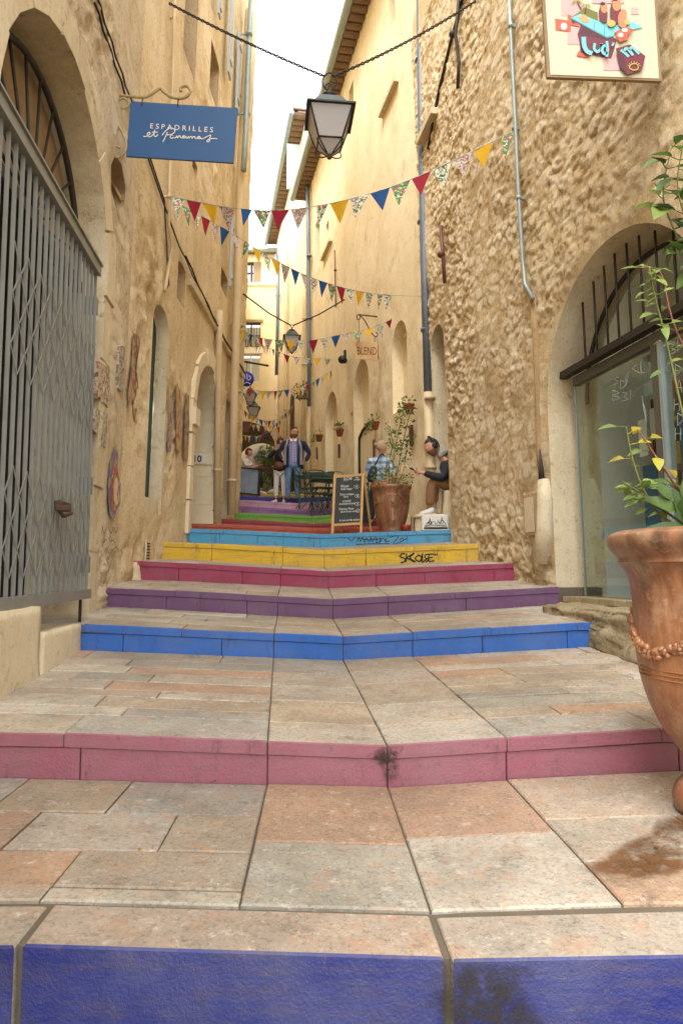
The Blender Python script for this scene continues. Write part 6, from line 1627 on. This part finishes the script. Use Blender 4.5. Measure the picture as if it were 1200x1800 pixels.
# ---- man in checked shirt
def stand(base, fx=0):
    return lambda x, z, y=0: Vector((base.x+x, base.y+y, base.z+z))
M['beard'] = simple('brown beard', (128,94,72), .8, 0, .5, 40, .5)
bY = 16.15; bp_ = at(515.5, 886, bY); bp_.z = ground_z(bp_.x, bY); H = 1.74
man = Thing('person', 'man in navy jacket, checked shirt and jeans walking down the steps with hands in pockets', 'person', bp_)
q = lambda x, z, y=0: Vector((bp_.x+x*1.1, bp_.y+y*1.1, bp_.z+z*1.055))
body = dict(pel=(0,.93), ch=(0,1.28), nk=(.005,1.50), hd=(.01,1.57))
nod = [(q(0,.96),.13,.11),(q(0,1.14),.13,.11),(q(0,1.33),.15,.11),(q(.005,1.45),.07,.06),(q(.01,1.52,-.01),.055,.055),
       (q(-.17,1.40),.055),(q(-.27,1.16,.02),.045),(q(-.20,.95,-.06),.034),(q(.18,1.40),.055),(q(.29,1.16,.03),.045),(q(.22,.94,-.04),.034),
       (q(-.10,.90),.085),(q(-.11,.50,-.05),.062),(q(-.115,.10,-.02),.042),(q(.10,.90),.085),(q(.095,.50,-.01),.062),(q(.09,.12,.04),.042)]
ed = [(0,1),(1,2),(2,3),(3,4),(2,5),(5,6),(6,7),(2,8),(8,9),(9,10),(0,11),(11,12),(12,13),(0,14),(14,15),(15,16)]
bm_ = skinmesh(nod, ed)
hm, pos, B, k = headmesh(q(.02,1.615,-.01), (.55,-.83,-.05), (0,0,1), .265)
merge(bm_, hm); merge(bm_, hand(q(-.20,.95,-.06), (.3,.1,-1), (1,0,0), 1, .3)); merge(bm_, hand(q(.22,.94,-.04), (-.3,.1,-1), (-1,0,0), 1, .3, -1))
man.part('body', bm_, M['skin']); eyes(man, pos, k)
man.part('hair', hair(pos, B, k, lambda x, y, z: z-.35+(-y*.75 if y < 0 else -y*.25)), M['hair_dark'])
mb = hair(pos, B, k, lambda x, y, z: (-.45-z)+(.2 if y > .2 else -.5) if z > -.95 else 0, .006, 3); man.part('beard', mb, M['beard'])
mb = MB()
for s_ in (-1, 1): mb.tube([pos(.029*s_+.021*math.cos(a), .100, .008+.016*math.sin(a)) for a in [2*math.pi*j/10 for j in range(10)]], .0035, 4, closed=True); mb.tube([pos(.05*s_,.1,.012), pos(.077*s_,.0,.015)], .003, 4)
man.part('glasses', mb, M['rubber'])
sh = skinmesh([(q(0,.84),.165,.13),(q(0,1.0),.165,.135),(q(0,1.16),.16,.13),(q(0,1.34),.165,.125),(q(.005,1.46),.075,.07)], [(0,1),(1,2),(2,3),(3,4)])
man.part('shirt', sh, M['plaid_blue']); mb = MB()
for s_ in (-1, 1): mb.poly([q(.0+.01*s_,1.42,-.10), q(.07*s_,1.50,-.07), q(.09*s_,1.44,-.10), q(.045*s_,1.38,-.125)], .008, (0,-1,0))
man.part('collar', mb, M['white_cloth'])
jk = skinmesh([(q(-.17,1.42),.075),(q(-.22,1.34,.0),.075),(q(-.31,1.15,.03),.068),(q(-.24,.96,-.05),.058)], [(0,1),(1,2),(2,3)])
merge(jk, skinmesh([(q(.18,1.42),.075),(q(.23,1.34,.0),.075),(q(.34,1.14,.03),.068),(q(.25,.95,-.03),.058)], [(0,1),(1,2),(2,3)]))
# jacket body: open shell round the back and sides
n = 22; rows = [(.80,.215,.165),(.95,.215,.17),(1.15,.21,.165),(1.33,.225,.15),(1.43,.19,.12),(1.49,.10,.09)]; vs_ = []
for zz_, rx, ry in rows:
    for j in range(n+1):
        a = math.radians(-64)+math.radians(308)*j/n; vs_.append(q(rx*math.cos(a), zz_, ry*math.sin(a)))
jb = MB(); jb.add(vs_, [(i*(n+1)+j, i*(n+1)+j+1, (i+1)*(n+1)+j+1, (i+1)*(n+1)+j) for i in range(len(rows)-1) for j in range(n)], 0, True)
merge(jk, jb); man.part('jacket', jk, M['navy'])
mb = MB()
for s_ in (-1, 1): mb.poly([q(.085*s_,1.46,-.09), q(.15*s_,1.44,-.10), q(.20*s_,1.2,-.135), q(.20*s_,.86,-.14), q(.15*s_,.86,-.16), q(.145*s_,1.25,-.15)], .012, (0,-1,0))
man.part('lining', mb, M['grey_cloth'])
tr = skinmesh([(q(0,.93),.155,.125),(q(-.095,.84),.10),(q(-.11,.66,-.03),.085),(q(-.112,.50,-.05),.074),(q(-.115,.28,-.03),.066),(q(-.115,.09,-.01),.062),
               (q(.095,.84),.10),(q(.10,.66,0),.085),(q(.095,.50,-.01),.074),(q(.092,.28,.02),.066),(q(.09,.10,.045),.062)], [(0,1),(1,2),(2,3),(3,4),(4,5),(0,6),(6,7),(7,8),(8,9),(9,10)])
man.part('jeans', tr, M['jeans'])
shoe(man, q(-.115,.085,-.02), (-.15,-1,0), M['rubber'], 1.05, M['rubber']); shoe(man, q(.09,.085,.04), (.2,-1,0), M['rubber'], 1.05, M['rubber'])

# ---- woman beside him
bY = 16.35; b2 = at(492, 884, bY); b2.z = ground_z(b2.x, bY); q = stand(b2)
wo = Thing('person', 'auburn haired woman in dark coat and white trousers holding a hand to her face', 'person', b2)
nod = [(q(0,.88),.12,.10),(q(0,1.05),.11,.09),(q(0,1.22),.13,.10),(q(0,1.33),.06,.05),(q(0,1.40),.05,.05),
       (q(-.15,1.28),.05),(q(-.24,1.10,-.06),.042),(q(-.07,1.30,-.20),.032),(q(.15,1.28),.05),(q(.20,1.05,0),.04),(q(.14,.86,-.08),.03),
       (q(-.08,.82),.08),(q(-.085,.46,-.02),.056),(q(-.10,.10,.0),.036),(q(.08,.82),.08),(q(.085,.46,-.02),.056),(q(.09,.10,.02),.036)]
bm_ = skinmesh(nod, ed); hm, pos, B, k = headmesh(q(.0,1.485,-.02), (.2,-.95,-.15), (0,0,1), .225); merge(bm_, hm)
merge(bm_, hand(q(-.07,1.30,-.20), (.45,.1,1), (.2,1,0), .95, .35)); merge(bm_, hand(q(.14,.86,-.08), (-.1,-.1,-1), (-1,0,0), .95, .4, -1))
wo.part('body', bm_, M['skin']); eyes(wo, pos, k)
wo.part('hair', hair(pos, B, k, lambda x, y, z: (z-.25 if y > .1 else z+.75+(-y*.3)) if z > -.85 else 0, .018, 5), M['hair_red'])
mb = MB()
for s_ in (-1, 1): mb.tube([pos(.030*s_+.022*math.cos(a), .100, .008+.018*math.sin(a)) for a in [2*math.pi*j/10 for j in range(10)]], .003, 4, closed=True)
wo.part('glasses', mb, M['white'])
cs_ = skinmesh([(q(0,.62),.175,.13),(q(0,.82),.17,.13),(q(0,1.02),.15,.12),(q(0,1.22),.155,.12),(q(0,1.35),.085,.075),(q(-.17,1.27),.068),(q(-.25,1.10,-.06),.06),(q(-.09,1.27,-.185),.046),
               (q(.17,1.27),.068),(q(.22,1.05,0),.058),(q(.16,.90,-.07),.048)], [(0,1),(1,2),(2,3),(3,4),(3,5),(5,6),(6,7),(3,8),(8,9),(9,10)])
wo.part('coat', cs_, M['charcoal'])
tr = skinmesh([(q(0,.80),.13,.11),(q(-.08,.72),.088),(q(-.088,.46,-.02),.070),(q(-.10,.15,0),.054),(q(.08,.72),.088),(q(.088,.46,-.02),.070),(q(.09,.15,.02),.054)], [(0,1),(1,2),(2,3),(0,4),(4,5),(5,6)])
wo.part('trousers', tr, M['white_cloth'])
shoe(wo, q(-.10,.08,0), (-.5,-1,0), M['white_cloth'], .95); shoe(wo, q(.09,.08,.02), (.1,-1,0), M['white_cloth'], .95)
bg_ = Thing('shoulder_bag', 'brown leather shoulder bag hanging in front of the woman in the dark coat', 'bag', q(.02,.80,-.17))
mb = chainmesh([q(-.13,.90,-.17), q(-.05,.885,-.19), q(.05,.885,-.19), q(.13,.90,-.17)], [(.05,.09),(.055,.105),(.055,.105),(.05,.09)], 2); bg_.part('pouch', mb, M['leather'])
mb = MB(); mb.tube(curve_pts([q(-.13,.97,-.16), q(-.10,1.15,-.15), q(.05,1.33,-.10), q(.12,1.36,0)], 4), .010, 5); bg_.part('strap', mb, M['leather'])
ph_ = MB(); ph_.cbox(q(-.035,1.43,-.17), (.075,.01,.14), .003, (R(10),0,R(12))); single('phone', ph_, M['rubber'], 'phone held up by the woman in the dark coat', 'phone', loc=q(-.035,1.43,-.17))

# ---- woman in plaid shirt behind the pot
bY = 11.7; b3 = at(666, 908, bY); b3.z = ground_z(b3.x, bY); q = stand(b3); hz = at(670, 786, bY).z-b3.z; s3 = hz/1.47
q = lambda x, z, y=0: Vector((b3.x+x*s3, b3.y+y*s3, b3.z+z*s3))
w3 = Thing('person', 'person with tied ash blonde hair in a light plaid shirt behind the shrub pot', 'person', b3)
nod = [(q(0,.88),.12,.10),(q(0,1.05),.11,.09),(q(.02,1.22),.13,.10),(q(.03,1.32),.06,.05),(q(.04,1.38),.05,.05),
       (q(-.14,1.26),.05),(q(-.17,1.05,.06),.042),(q(-.05,.90,-.05),.032),(q(.16,1.26),.05),(q(.22,1.05,-.05),.04),(q(.26,.92,-.2),.03),
       (q(-.08,.82),.08),(q(-.12,.46,0),.056),(q(-.15,.10,.0),.036),(q(.08,.82),.08),(q(.085,.46,-.02),.056),(q(.09,.10,.02),.036)]
bm_ = skinmesh(nod, ed); hm, pos, B, k = headmesh(q(.05,1.47,-.02), (.95,.1,-.1), (0,0,1), .225*s3); merge(bm_, hm); merge(bm_, hand(q(.26,.92,-.2), (.5,-.3,-.6), (-1,0,0), .9, .4, -1)); merge(bm_, hand(q(-.05,.90,-.05), (.3,-.3,-.8), (1,0,0), .9, .4))
w3.part('body', bm_, M['skin']); eyes(w3, pos, k)
hr = hair(pos, B, k, lambda x, y, z: (z-.3 if y > .25 else z+.55) if z > -.8 else 0, .012, 6); hr.ball(pos(0,-.115,.03), .035*s3, 8, 6); w3.part('hair', hr, M['hair_grey'])
cs_ = skinmesh([(q(0,.80),.155,.125),(q(0,1.0),.15,.125),(q(.02,1.2),.15,.12),(q(.035,1.33),.075,.07),(q(-.15,1.25),.068),(q(-.19,1.05,.06),.06),(q(-.07,.93,-.05),.046),
               (q(.17,1.25),.068),(q(.235,1.05,-.05),.058),(q(.26,.95,-.18),.045)], [(0,1),(1,2),(2,3),(2,4),(4,5),(5,6),(2,7),(7,8),(8,9)])
w3.part('plaid_shirt', cs_, M['plaid_big'])
tr = skinmesh([(q(0,.84),.13,.11),(q(-.08,.72),.09),(q(-.12,.46,0),.075),(q(-.15,.14,0),.06),(q(.08,.72),.09),(q(.085,.46,-.02),.075),(q(.09,.14,.02),.06)], [(0,1),(1,2),(2,3),(0,4),(4,5),(5,6)])
w3.part('trousers', tr, M['charcoal']); shoe(w3, q(-.15,.075,0), (-.4,-1,0), M['rubber'], .95); shoe(w3, q(.09,.075,.02), (.6,-1,0), M['rubber'], .95)
bk = MB(); bk = chainmesh([q(-.17,.80,-.16), q(-.13,.95,-.17), q(-.08,1.12,-.15)], [(.11,.07),(.12,.085),(.09,.06)], 2)
bt = Thing('backpack', 'dark blue backpack slung on the back of the person in plaid', 'bag', q(-.15,.75,-.16)); bt.part('sack', bk, M['navy'])
mb = MB(); mb.tube(curve_pts([q(-.08,1.12,-.15), q(.03,1.32,-.11), q(.10,1.28,-.02), q(.06,1.05,.10)], 4), .014, 5); bt.part('strap', mb, M['navy'])

# ---- seated man with headphones in the doorway
Ys_ = 9.72
g = lambda px, py, dy=0: at(px, py, Ys_+dy)
sm_ = Thing('person', 'seated man with headphones, navy jacket and brown trousers looking at his phone in the doorway', 'person', g(785, 862))
nod = [(g(794,851,.05),.13,.11),(g(795,836,.05),.13,.11),(g(789,820,.04),.13,.10),(g(777,804,.02),.055),(g(768,797,.0),.05),
       (g(789,816,-.09),.05),(g(780,840,-.22),.045),(g(741,831,-.16),.032),(g(792,814,.18),.055),(g(778,838,.22),.045),(g(742,830,.05),.032),
       (g(792,853,-.06),.085),(g(758,845,-.12),.062),(g(756,890,-.10),.04),(g(792,853,.14),.085),(g(764,846,.16),.062),(g(764,890,.14),.04)]
bm_ = skinmesh(nod, ed); hm, pos, B, k = headmesh(g(759,785,0), (-.88,-.22,-.36), (-.36,0,.93), .262); merge(bm_, hm)
merge(bm_, hand(g(741,831,-.16), (-1,.25,.1), (0,.5,1), 1, .45, -1)); merge(bm_, hand(g(742,830,.05), (-1,-.25,.1), (0,-.5,1), 1, .45))
sm_.part('body', bm_, M['skin']); eyes(sm_, pos, k)
sm_.part('hair', hair(pos, B, k, lambda x, y, z: z-.28+(-y*.8 if y < 0 else -y*.2), .005), M['hair_dark'])
sm_.part('beard', hair(pos, B, k, lambda x, y, z: (-.25-z) if y > -.1 and z > -.97 else 0, .006, 3), M['beard'])
hp_ = Thing('headphones', 'black over ear headphones on the seated man', 'headphones', pos(0,0,.12))
mb = MB(); mb.tube([pos(.088*math.cos(a), -.005, .02+.118*math.sin(a)) for a in [math.pi*j/14 for j in range(15)]], .011, 6); hp_.part('band', mb, M['rubber'])
for s_ in (-1, 1): mb = MB(); mb.ball(pos(.087*s_, -.005, -.005), (.022,.042,.05), 10, 8, 0, B); hp_.part('ear_cup', mb, M['rubber'])
mb = chainmesh([g(795,857,.05), g(796,838,.05), g(790,821,.04), g(779,808,.03)], [(.165,.14),(.165,.14),(.175,.16),(.12,.12)]); 
merge(mb, chainmesh([g(784,811,-.10), g(784,826,-.17), g(779,840,-.22), g(762,837,-.20), g(744,831,-.165)], [.115,.092,.07,.056,.046]))
merge(mb, chainmesh([g(795,816,.18), g(788,828,.2), g(778,840,.22), g(748,831,.07)], [.08,.072,.062,.046])); sm_.part('jacket', mb, M['charcoal'])
mb = chainmesh([g(771,806,-.02), g(775,798,-.02), g(782,794,.04), g(790,797,.10)], [.04,.05,.05,.04]); sm_.part('hood', mb, M['grey_cloth'])
for dy, kx, fx in ((-.06,758,752),(.14,765,763)):
    mb = chainmesh([g(795,856,dy), g(778,849,dy-.03), g(kx+1,845,dy-.05), g(kx-1,866,dy-.05), g(fx+3,890,dy-.04)], [.10,.092,.078,.076,.070]); sm_.part('trouser_leg', mb, M['khaki'])
shoe(sm_, g(757,893,-.10), (-1,-.1,-.15), M['white_cloth'], 1.1); shoe(sm_, g(768,893,.10), (-1,-.1,-.12), M['white_cloth'], 1.1)
ph_ = MB(); ph_.cbox(g(727,826,-.05), (.13,.07,.012), .003, (0,R(25),0)); single('phone', ph_, M['rubber'], 'dark phone in the hands of the seated man', 'phone', loc=g(727,826,-.05))
# his seat, foot stone, stool and painted box
bz = ground_z(1.5, 9.6)
def wblock(label, x0, x1, y0, y1, z0, z1, mat, cat='stone block', name='stone_block', amp=.012):
    return rough_block(name, label, cat, [(x0,y0,z0),(x0,y0,z1),(x0,y1,z0),(x0,y1,z1),(x1,y0,z0),(x1,y0,z1),(x1,y1,z0),(x1,y1,z1)], mat, 8, amp)
a_ = g(787,866).x
wblock('stone seat block in the doorway under the seated man', g(776,866).x, g(776,866).x+.7, 9.5, 10.05, bz-.1, g(785,863).z, M['stone_jamb'])
wblock('flat foot stone under the white shoes of the seated man', g(726,905).x+.0, g(786,905).x, 9.53, 9.93, bz-.1, g(750,904).z-.012, M['stone_jamb'], 'stone block', 'stone_block', .01)
bx = Thing('painted_box', 'small white box with a black ink drawing of ships at the doorway corner', 'box', at(765,930,9.47))
xa, xb = at(741,930,9.44).x, at(788,930,9.44).x; z0b = ground_z((xa+xb)/2, 9.45); z1b = at(765,905,9.44).z
mb = MB(); mb.cbox(((xa+xb)/2, 9.505, (z0b+z1b)/2), (xb-xa, .13, z1b-z0b), .006); bx.part('box', mb, M['white'])
mb = MB(); f_ = lambda x, y: at(x, y, 9.437)
strokes(mb, f_, [[(746,924),(760,923),(775,924),(784,923)],[(745,926),(765,927),(785,926)],[(748,922),(752,918),(756,922)],[(754,922),(755,910),(757,922)],[(757,921),(762,916),(766,922)],[(768,922),(770,914),(772,922)],[(774,922),(776,908),(778,922)],[(772,921),(777,914),(783,922)],[(751,922),(755,914),(759,921)]], .008, smooth=2)
strokes(mb, f_, [[(745,928.5),(765,929),(786,928.5)]], .02, smooth=2); bx.part('ink_drawing', mb, M['spray'])
so = Thing('stool', 'little wooden stool beside the painted box', 'stool', at(733,932,9.55)); xs_ = at(733,930,9.55).x; zg = ground_z(xs_, 9.55); zt3 = at(733,908,9.55).z
mb = MB(); mb.cbox((xs_, 9.58, zt3-.012), (.17,.16,.024), .004); so.part('seat', mb, M['old_wood'])
for dx in (-.07,.07):
    for dy in (-.06,.06): mb = MB(); mb.cbox((xs_+dx, 9.58+dy, (zg+zt3)/2-.01), (.028,.028,zt3-zg-.02), .003); so.part('leg', mb, M['old_wood'])
rp_ = at(713,930,9.6); mb = MB(); mb.lathe([(0,0),(.05,0),(.065,.07),(.06,.10),(.0,.09)], V(rp_.x, 9.6, ground_z(rp_.x, 9.6)), 12); single('small_pot', mb, M['red_paint'], 'tiny red pot beside the foot of the shrub pot', 'pot', loc=V(rp_.x, 9.6, ground_z(rp_.x, 9.6)))

# ================================================================ BOARDS AND FURNITURE
Yc = 9.62
cb_ = Thing('menu_board', 'wooden A-frame blackboard with chalk menu on the sky blue step', 'menu board', at(613,938,Yc))
c = lambda x, y, d_=0: at(x, y, Yc+.03-(y-835)*.0016-d_)
def fr(nm, a, b, w_=.055): mb = MB(); mb.bar(a, b, w_, .022, (0,1,0)); cb_.part(nm, mb, M['wood_ltr'])
fr('stile', c(588.5,833), c(584,938), .034); fr('stile', c(637.5,832), c(634,937), .034)
fr('top_rail', c(588,838), c(637,834.5), .036); fr('bottom_rail', c(586,923), c(634,920), .036)
mb = MB(); mb.poly([c(586.5,921), c(634,918.5), c(637,836), c(589,839.5)], .01, (0,-1,0)); bd = cb_.part('slate', mb, M['blackboard'])
mb = MB(); mb.bar(c(639,834,-.03), at(652,934,Yc+.42), .034, .022, (0,1,0)); cb_.part('rear_leg', mb, M['wood_ltr']); mb = MB(); mb.bar(c(590,836,-.03), at(600,936,Yc+.42), .034, .022, (0,1,0)); cb_.part('rear_leg', mb, M['wood_ltr'])
mb = MB(); mb.poly([at(601,922,Yc+.36), at(650,919,Yc+.36), c(640,836,-.05), c(592,838,-.05)], .008, (0,-1,0)); cb_.part('rear_slate', mb, M['blackboard'])
mb = MB()
for tx, x, y, sz in [('SUCRÉ', 603, 844, .052), ('menu', 624, 841, .030), ('à gouter', 622, 844.5, .032), ('Mousse', 598.5, 856.5, .048), ('fruits rouges', 598.5, 861.5, .040), ('Tarte rustique', 596.5, 871, .044), ('Poire', 603, 875, .042),
                     ('COOKIE', 601.5, 883, .040), ('chocolat-noisette', 595.5, 887.5, .042), ('Tiramisu Poire', 594.5, 897, .046), ('(yaourt & sans gluten)', 598, 901, .034), ('Ici tout est fait maison !', 596, 916.5, .040)]:
    text_mb(tx, c(x, y, .012), (1,0,.05), (0,-.05,1), sz, .001, shear=.25, mb=mb, squeeze=.78, bold=.0006)
for x, y, p_ in ((626,856,'4€'),(628,872,'4€'),(628,886,'3€'),(629,898,'5€')):
    text_mb(p_, c(x-2.2, y+1.6, .012), (1,0,.05), (0,-.05,1), .042, .001, mb=mb, squeeze=.8)
    mb.ribbon([c(x+4.6*math.cos(a), y-.2+3.2*math.sin(a), .012) for a in [2*math.pi*j/14 for j in range(14)]], .003, (0,-1,0))
strokes(mb, lambda x, y: c(x, y, .012), [[(603,845.5),(612,845)],[(600,858),(611,857.5)]], .003, smooth=1)
cb_.part('chalk_writing', mb, M['chalk'], parent=bd, label='handwritten white chalk menu lines')
# far slate board
Yf = 17.3
fb = Thing('slate_board', 'blank blue grey board with dark frame standing on the left of the upper steps', 'board', at(437,869,Yf))
mb = MB(); mb.poly([at(421,866,Yf), at(453,869,Yf), at(455,825,Yf+.15), at(423,822,Yf+.15)], .02, (0,-1,0)); fb.part('slate', mb, M['bluegrey'])
for a, b in (((420,871),(422,821)), ((453,873),(456,824)), ((422,822),(455,825)), ((421,867),(453,870))):
    mb = MB(); mb.bar(at(*a,Yf-.012), at(*b,Yf+(.13 if b[1] < 840 else 0)-.012), .04, .03, (0,1,0)); fb.part('frame_bar', mb, M['charcoal'])
mb = MB(); mb.bar(at(423,822,Yf+.17), at(425,870,Yf+.6), .04, .03, (0,1,0)); fb.part('rear_leg', mb, M['charcoal']); mb = MB(); mb.bar(at(455,824,Yf+.17), at(456,871,Yf+.6), .04, .03, (0,1,0)); fb.part('rear_leg', mb, M['charcoal'])
# folding tables and chairs
def ftable(label, base, L, Wd, h, rz=0):
    t = Thing('folding_table', label, 'table', base, 'dark green folding tables of the terrace'); Rm = Matrix.Rotation(rz, 3, 'Z'); b = Vector(base); p = lambda x, y, z: b+Rm@V(x, y, z)
    mb = MB(); mb.cbox(p(0,0,h-.012), (L,Wd,.024), .005, Rm); t.part('tabletop', mb, M['green_metal'])
    for sx in (-1, 1):
        for s_ in (-1, 1):
            mb = MB(); mb.bar(p(sx*L*.44, -s_*Wd*.42, 0), p(sx*L*.44, s_*Wd*.42, h-.03), .022, .012); t.part('leg', mb, M['green_metal'])
    mb = MB(); mb.bar(p(-L*.44,0,h*.5), p(L*.44,0,h*.5), .018, .012); t.part('stretcher', mb, M['green_metal'])
def fchair(label, base, rz=0, sc2=1):
    t = Thing('folding_chair', label, 'chair', base, 'dark green folding chairs of the terrace'); Rm = Matrix.Rotation(rz, 3, 'Z'); b = Vector(base); p = lambda x, y, z: b+Rm@V(x, y, z)
    for k in range(5): mb = MB(); mb.cbox(p(0,-.15+k*.075,.45), (.40,.055,.012), .003, Rm); t.part('seat_slat', mb, M['green_metal'])
    for s_ in (-1, 1):
        mb = MB(); mb.bar(p(s_*.2,-.2,0), p(s_*.2,.19,.5), .02, .012); t.part('leg', mb, M['green_metal'])
        mb = MB(); mb.bar(p(s_*.21,.22,0), p(s_*.21,-.16,.45), .02, .012); t.part('leg', mb, M['green_metal'])
    mb = MB(); mb.tube(curve_pts([p(-.2,.19,.45), p(-.2,.25,.78), p(-.14,.27,.86), p(.14,.27,.86), p(.2,.25,.78), p(.2,.19,.45)], 4), .011, 6); t.part('back_frame', mb, M['green_metal'])
    for z in (.62,.74): mb = MB(); mb.cbox(p(0,.235+(z-.62)*.2,z), (.38,.012,.05), .003, Rm); t.part('back_slat', mb, M['green_metal'])
def gp(px, Y): x = (px-600)/1200*Y; return V(x, Y, ground_z(x, Y))
for lb, px, Y, L, rz in (('folding table directly right of the man in jeans', 552, 15.2, .75, .1), ('folding table behind the others, farthest up the steps', 560, 16.9, .8, 0), ('folding table nearest the menu board', 575, 13.9, .7, .15)):
    b = gp(px, Y); ftable(lb, b, L, .6, .74, rz)
for lb, px, Y, rz in (('folding chair beside the man in jeans, seat side on', 541, 14.6, 1.4), ('folding chair leaning in the middle of the tables', 566, 14.6, .5), ('folding chair with round back hoop just left of the menu board', 582, 14.4, -.3), ('folding chair farthest back by the yellow wall', 592, 15.4, .2),
                  ('folding chair whose hoop shows over the menu board left end', 606, 13.2, .1), ('folding chair whose hoop shows over the menu board right end', 627, 12.6, -.1), ('folding chair at the edge of the rose step', 560, 13.5, 1.8), ('folding chair half hidden behind the shrub pot', 646, 11.9, .6)):
    fchair(lb, gp(px, Y), rz)
# far table with drinker behind the slate board
fy = 21.5; b = gp(476, fy); t = Thing('bistro_table', 'red brown table behind the woman with the bag', 'table', b)
mb = MB(); mb.cbox(b+V(0,0,.74), (.8,.7,.035), .006); t.part('tabletop', mb, M['leather'])
for sx in (-1, 1):
    for sy in (-1, 1): mb = MB(); mb.cbox(b+V(sx*.34,sy*.29,.36), (.05,.05,.72), .004); t.part('leg', mb, M['leather'])
def sitter(label, b, fwd, hairm, top, face=1):
    q = lambda x, z, y=0: b+V(x, y, z); t = Thing('person', label, 'person', b)
    f = Vector(fwd).normalized()
    P = lambda a, z, s_=0: b+f*a+V(-f.y, f.x, 0)*s_+V(0,0,z)
    nod = [(P(0,.50),.13,.11),(P(0,.68),.12,.1),(P(.02,.88),.14,.1),(P(.05,1.0),.06,.05),(P(.08,1.07),.05,.05),(P(.03,.93,.16),.05),(P(.12,.74,.2),.042),(P(.34,.78,.1),.03),(P(.03,.93,-.16),.05),(P(.12,.74,-.2),.042),(P(.34,.78,-.1),.03),
           (P(.08,.48,.09),.08),(P(.42,.48,.1),.058),(P(.42,.10,.1),.038),(P(.08,.48,-.09),.08),(P(.42,.48,-.1),.058),(P(.42,.10,-.1),.038)]
    bm_ = skinmesh(nod, ed); hm, pos, B, k = headmesh(P(.10,1.15), f, (0,0,1), .225); merge(bm_, hm)
    for s_ in (-1, 1): merge(bm_, hand(P(.34,.78,.1*s_), f, (0,0,1), .95, .3, s_))
    t.part('body', bm_, M['skin']); eyes(t, pos, k); t.part('hair', hair(pos, B, k, lambda x, y, z: (z-.25 if y > .2 else z+.7) if z > -.8 else 0, .016, 9), hairm)
    cs_ = skinmesh([(P(0,.46),.15,.13),(P(0,.68),.14,.12),(P(.02,.88),.155,.12),(P(.05,.99),.07,.07),(P(.03,.93,.17),.066),(P(.12,.75,.21),.056),(P(.26,.77,.13),.045),(P(.03,.93,-.17),.066),(P(.12,.75,-.21),.056),(P(.26,.77,-.13),.045)], [(0,1),(1,2),(2,3),(2,4),(4,5),(5,6),(2,7),(7,8),(8,9)])
    t.part('top', cs_, top)
    for s_ in (-1, 1):
        mb = chainmesh([P(.02,.48,.09*s_), P(.25,.50,.1*s_), P(.43,.49,.1*s_), P(.42,.14,.1*s_)], [.1,.09,.075,.055]); t.part('trouser_leg', mb, M['charcoal']); shoe(t, P(.42,.08,.1*s_), f, M['white_cloth'], .95)
fchair('folding chair under the brown haired drinker behind the slate board', gp(428, 18.6)+V(0,.05,0), math.pi/2*0)
sitter('seated woman with brown hair and white top behind the slate board', gp(430, 18.6)+V(0,0,.0), (.9,-.3,0), M['hair_red'], M['white_cloth'])
fchair('folding chair behind the legs of the standing woman', gp(503, 20.6), 2.6)
sitter('distant person in grey seated at the red brown table behind the couple', gp(505, 20.8), (-1,-.2,0), M['hair_dark'], M['grey_cloth'])
# upper shutters on the left house
def shutter(label, x0, y0, x1, y1, W=LW2, off=.10, hinge=.0):
    a0_, z0_ = W.uv(x0, y0, off); a1_, z1_ = W.uv(x1, y1, off); t = Thing('shutter', label, 'shutter', W.P(a0_, min(z0_, z1_), off), 'pale shutters on the left house front')
    lo, hi = min(z0_, z1_), max(z0_, z1_); n = 4; w_ = abs(a1_-a0_)/n
    for k in range(n): mb = MB(); wbox(mb, W, min(a0_,a1_)+k*w_+.004, min(a0_,a1_)+(k+1)*w_-.004, lo, hi, off-.015, off+.015); t.part('board', mb, M['shutter'])
    for z in (lo+(hi-lo)*.15, hi-(hi-lo)*.15): mb = MB(); wbox(mb, W, min(a0_,a1_)+.02, max(a0_,a1_)-.02, z-.04, z+.04, off+.016, off+.032); t.part('batten', mb, M['shutter'])
shutter('pale shutter high on the left house, nearest the camera', 401, 125, 412, -30)
shutter('pale shutter high on the left house, next to the zinc pipe', 415, 188, 424, 72, off=.08)
shutter('narrow pale shutter above the far end of the left ledge', 404, 503, 411, 385)
shutter('pale shutter at the very top of the left house', 384, 22, 391, -60)
# small litter and loose leaves on the paving
r = random.Random(77); seen = set()
for k in range(14):
    x = r.uniform(-1.1, 1.5); y = r.choice([2.9, 4.92, 2.2, 3.4, 4.4, 1.9])-r.uniform(.0,.05); mb = MB(); b = V(x, y, ground_z(x, y)+.006)
    leaf_mb(mb, b, V(r.uniform(-1,1), r.uniform(-1,1), .1), V(0,0,1), r.uniform(.012,.03), .012, False, .3)
    lb = ('yellow' if k % 2 else 'brown')+' scrap on the '+('lowest tread' if y < 2.95 else 'tread below the blue riser')+(', left of centre' if x < .1 else ', right of centre')+(' at the back' if y in (0,) or y > 4.5 or 2.6 < y < 2.95 else ' towards the front')
    if lb in seen: continue
    seen.add(lb); single('fallen_leaf', mb, M['leaf_yellow'] if k % 2 else M['leather'], lb, 'leaf', 'dry scraps lying on the paving', loc=b)
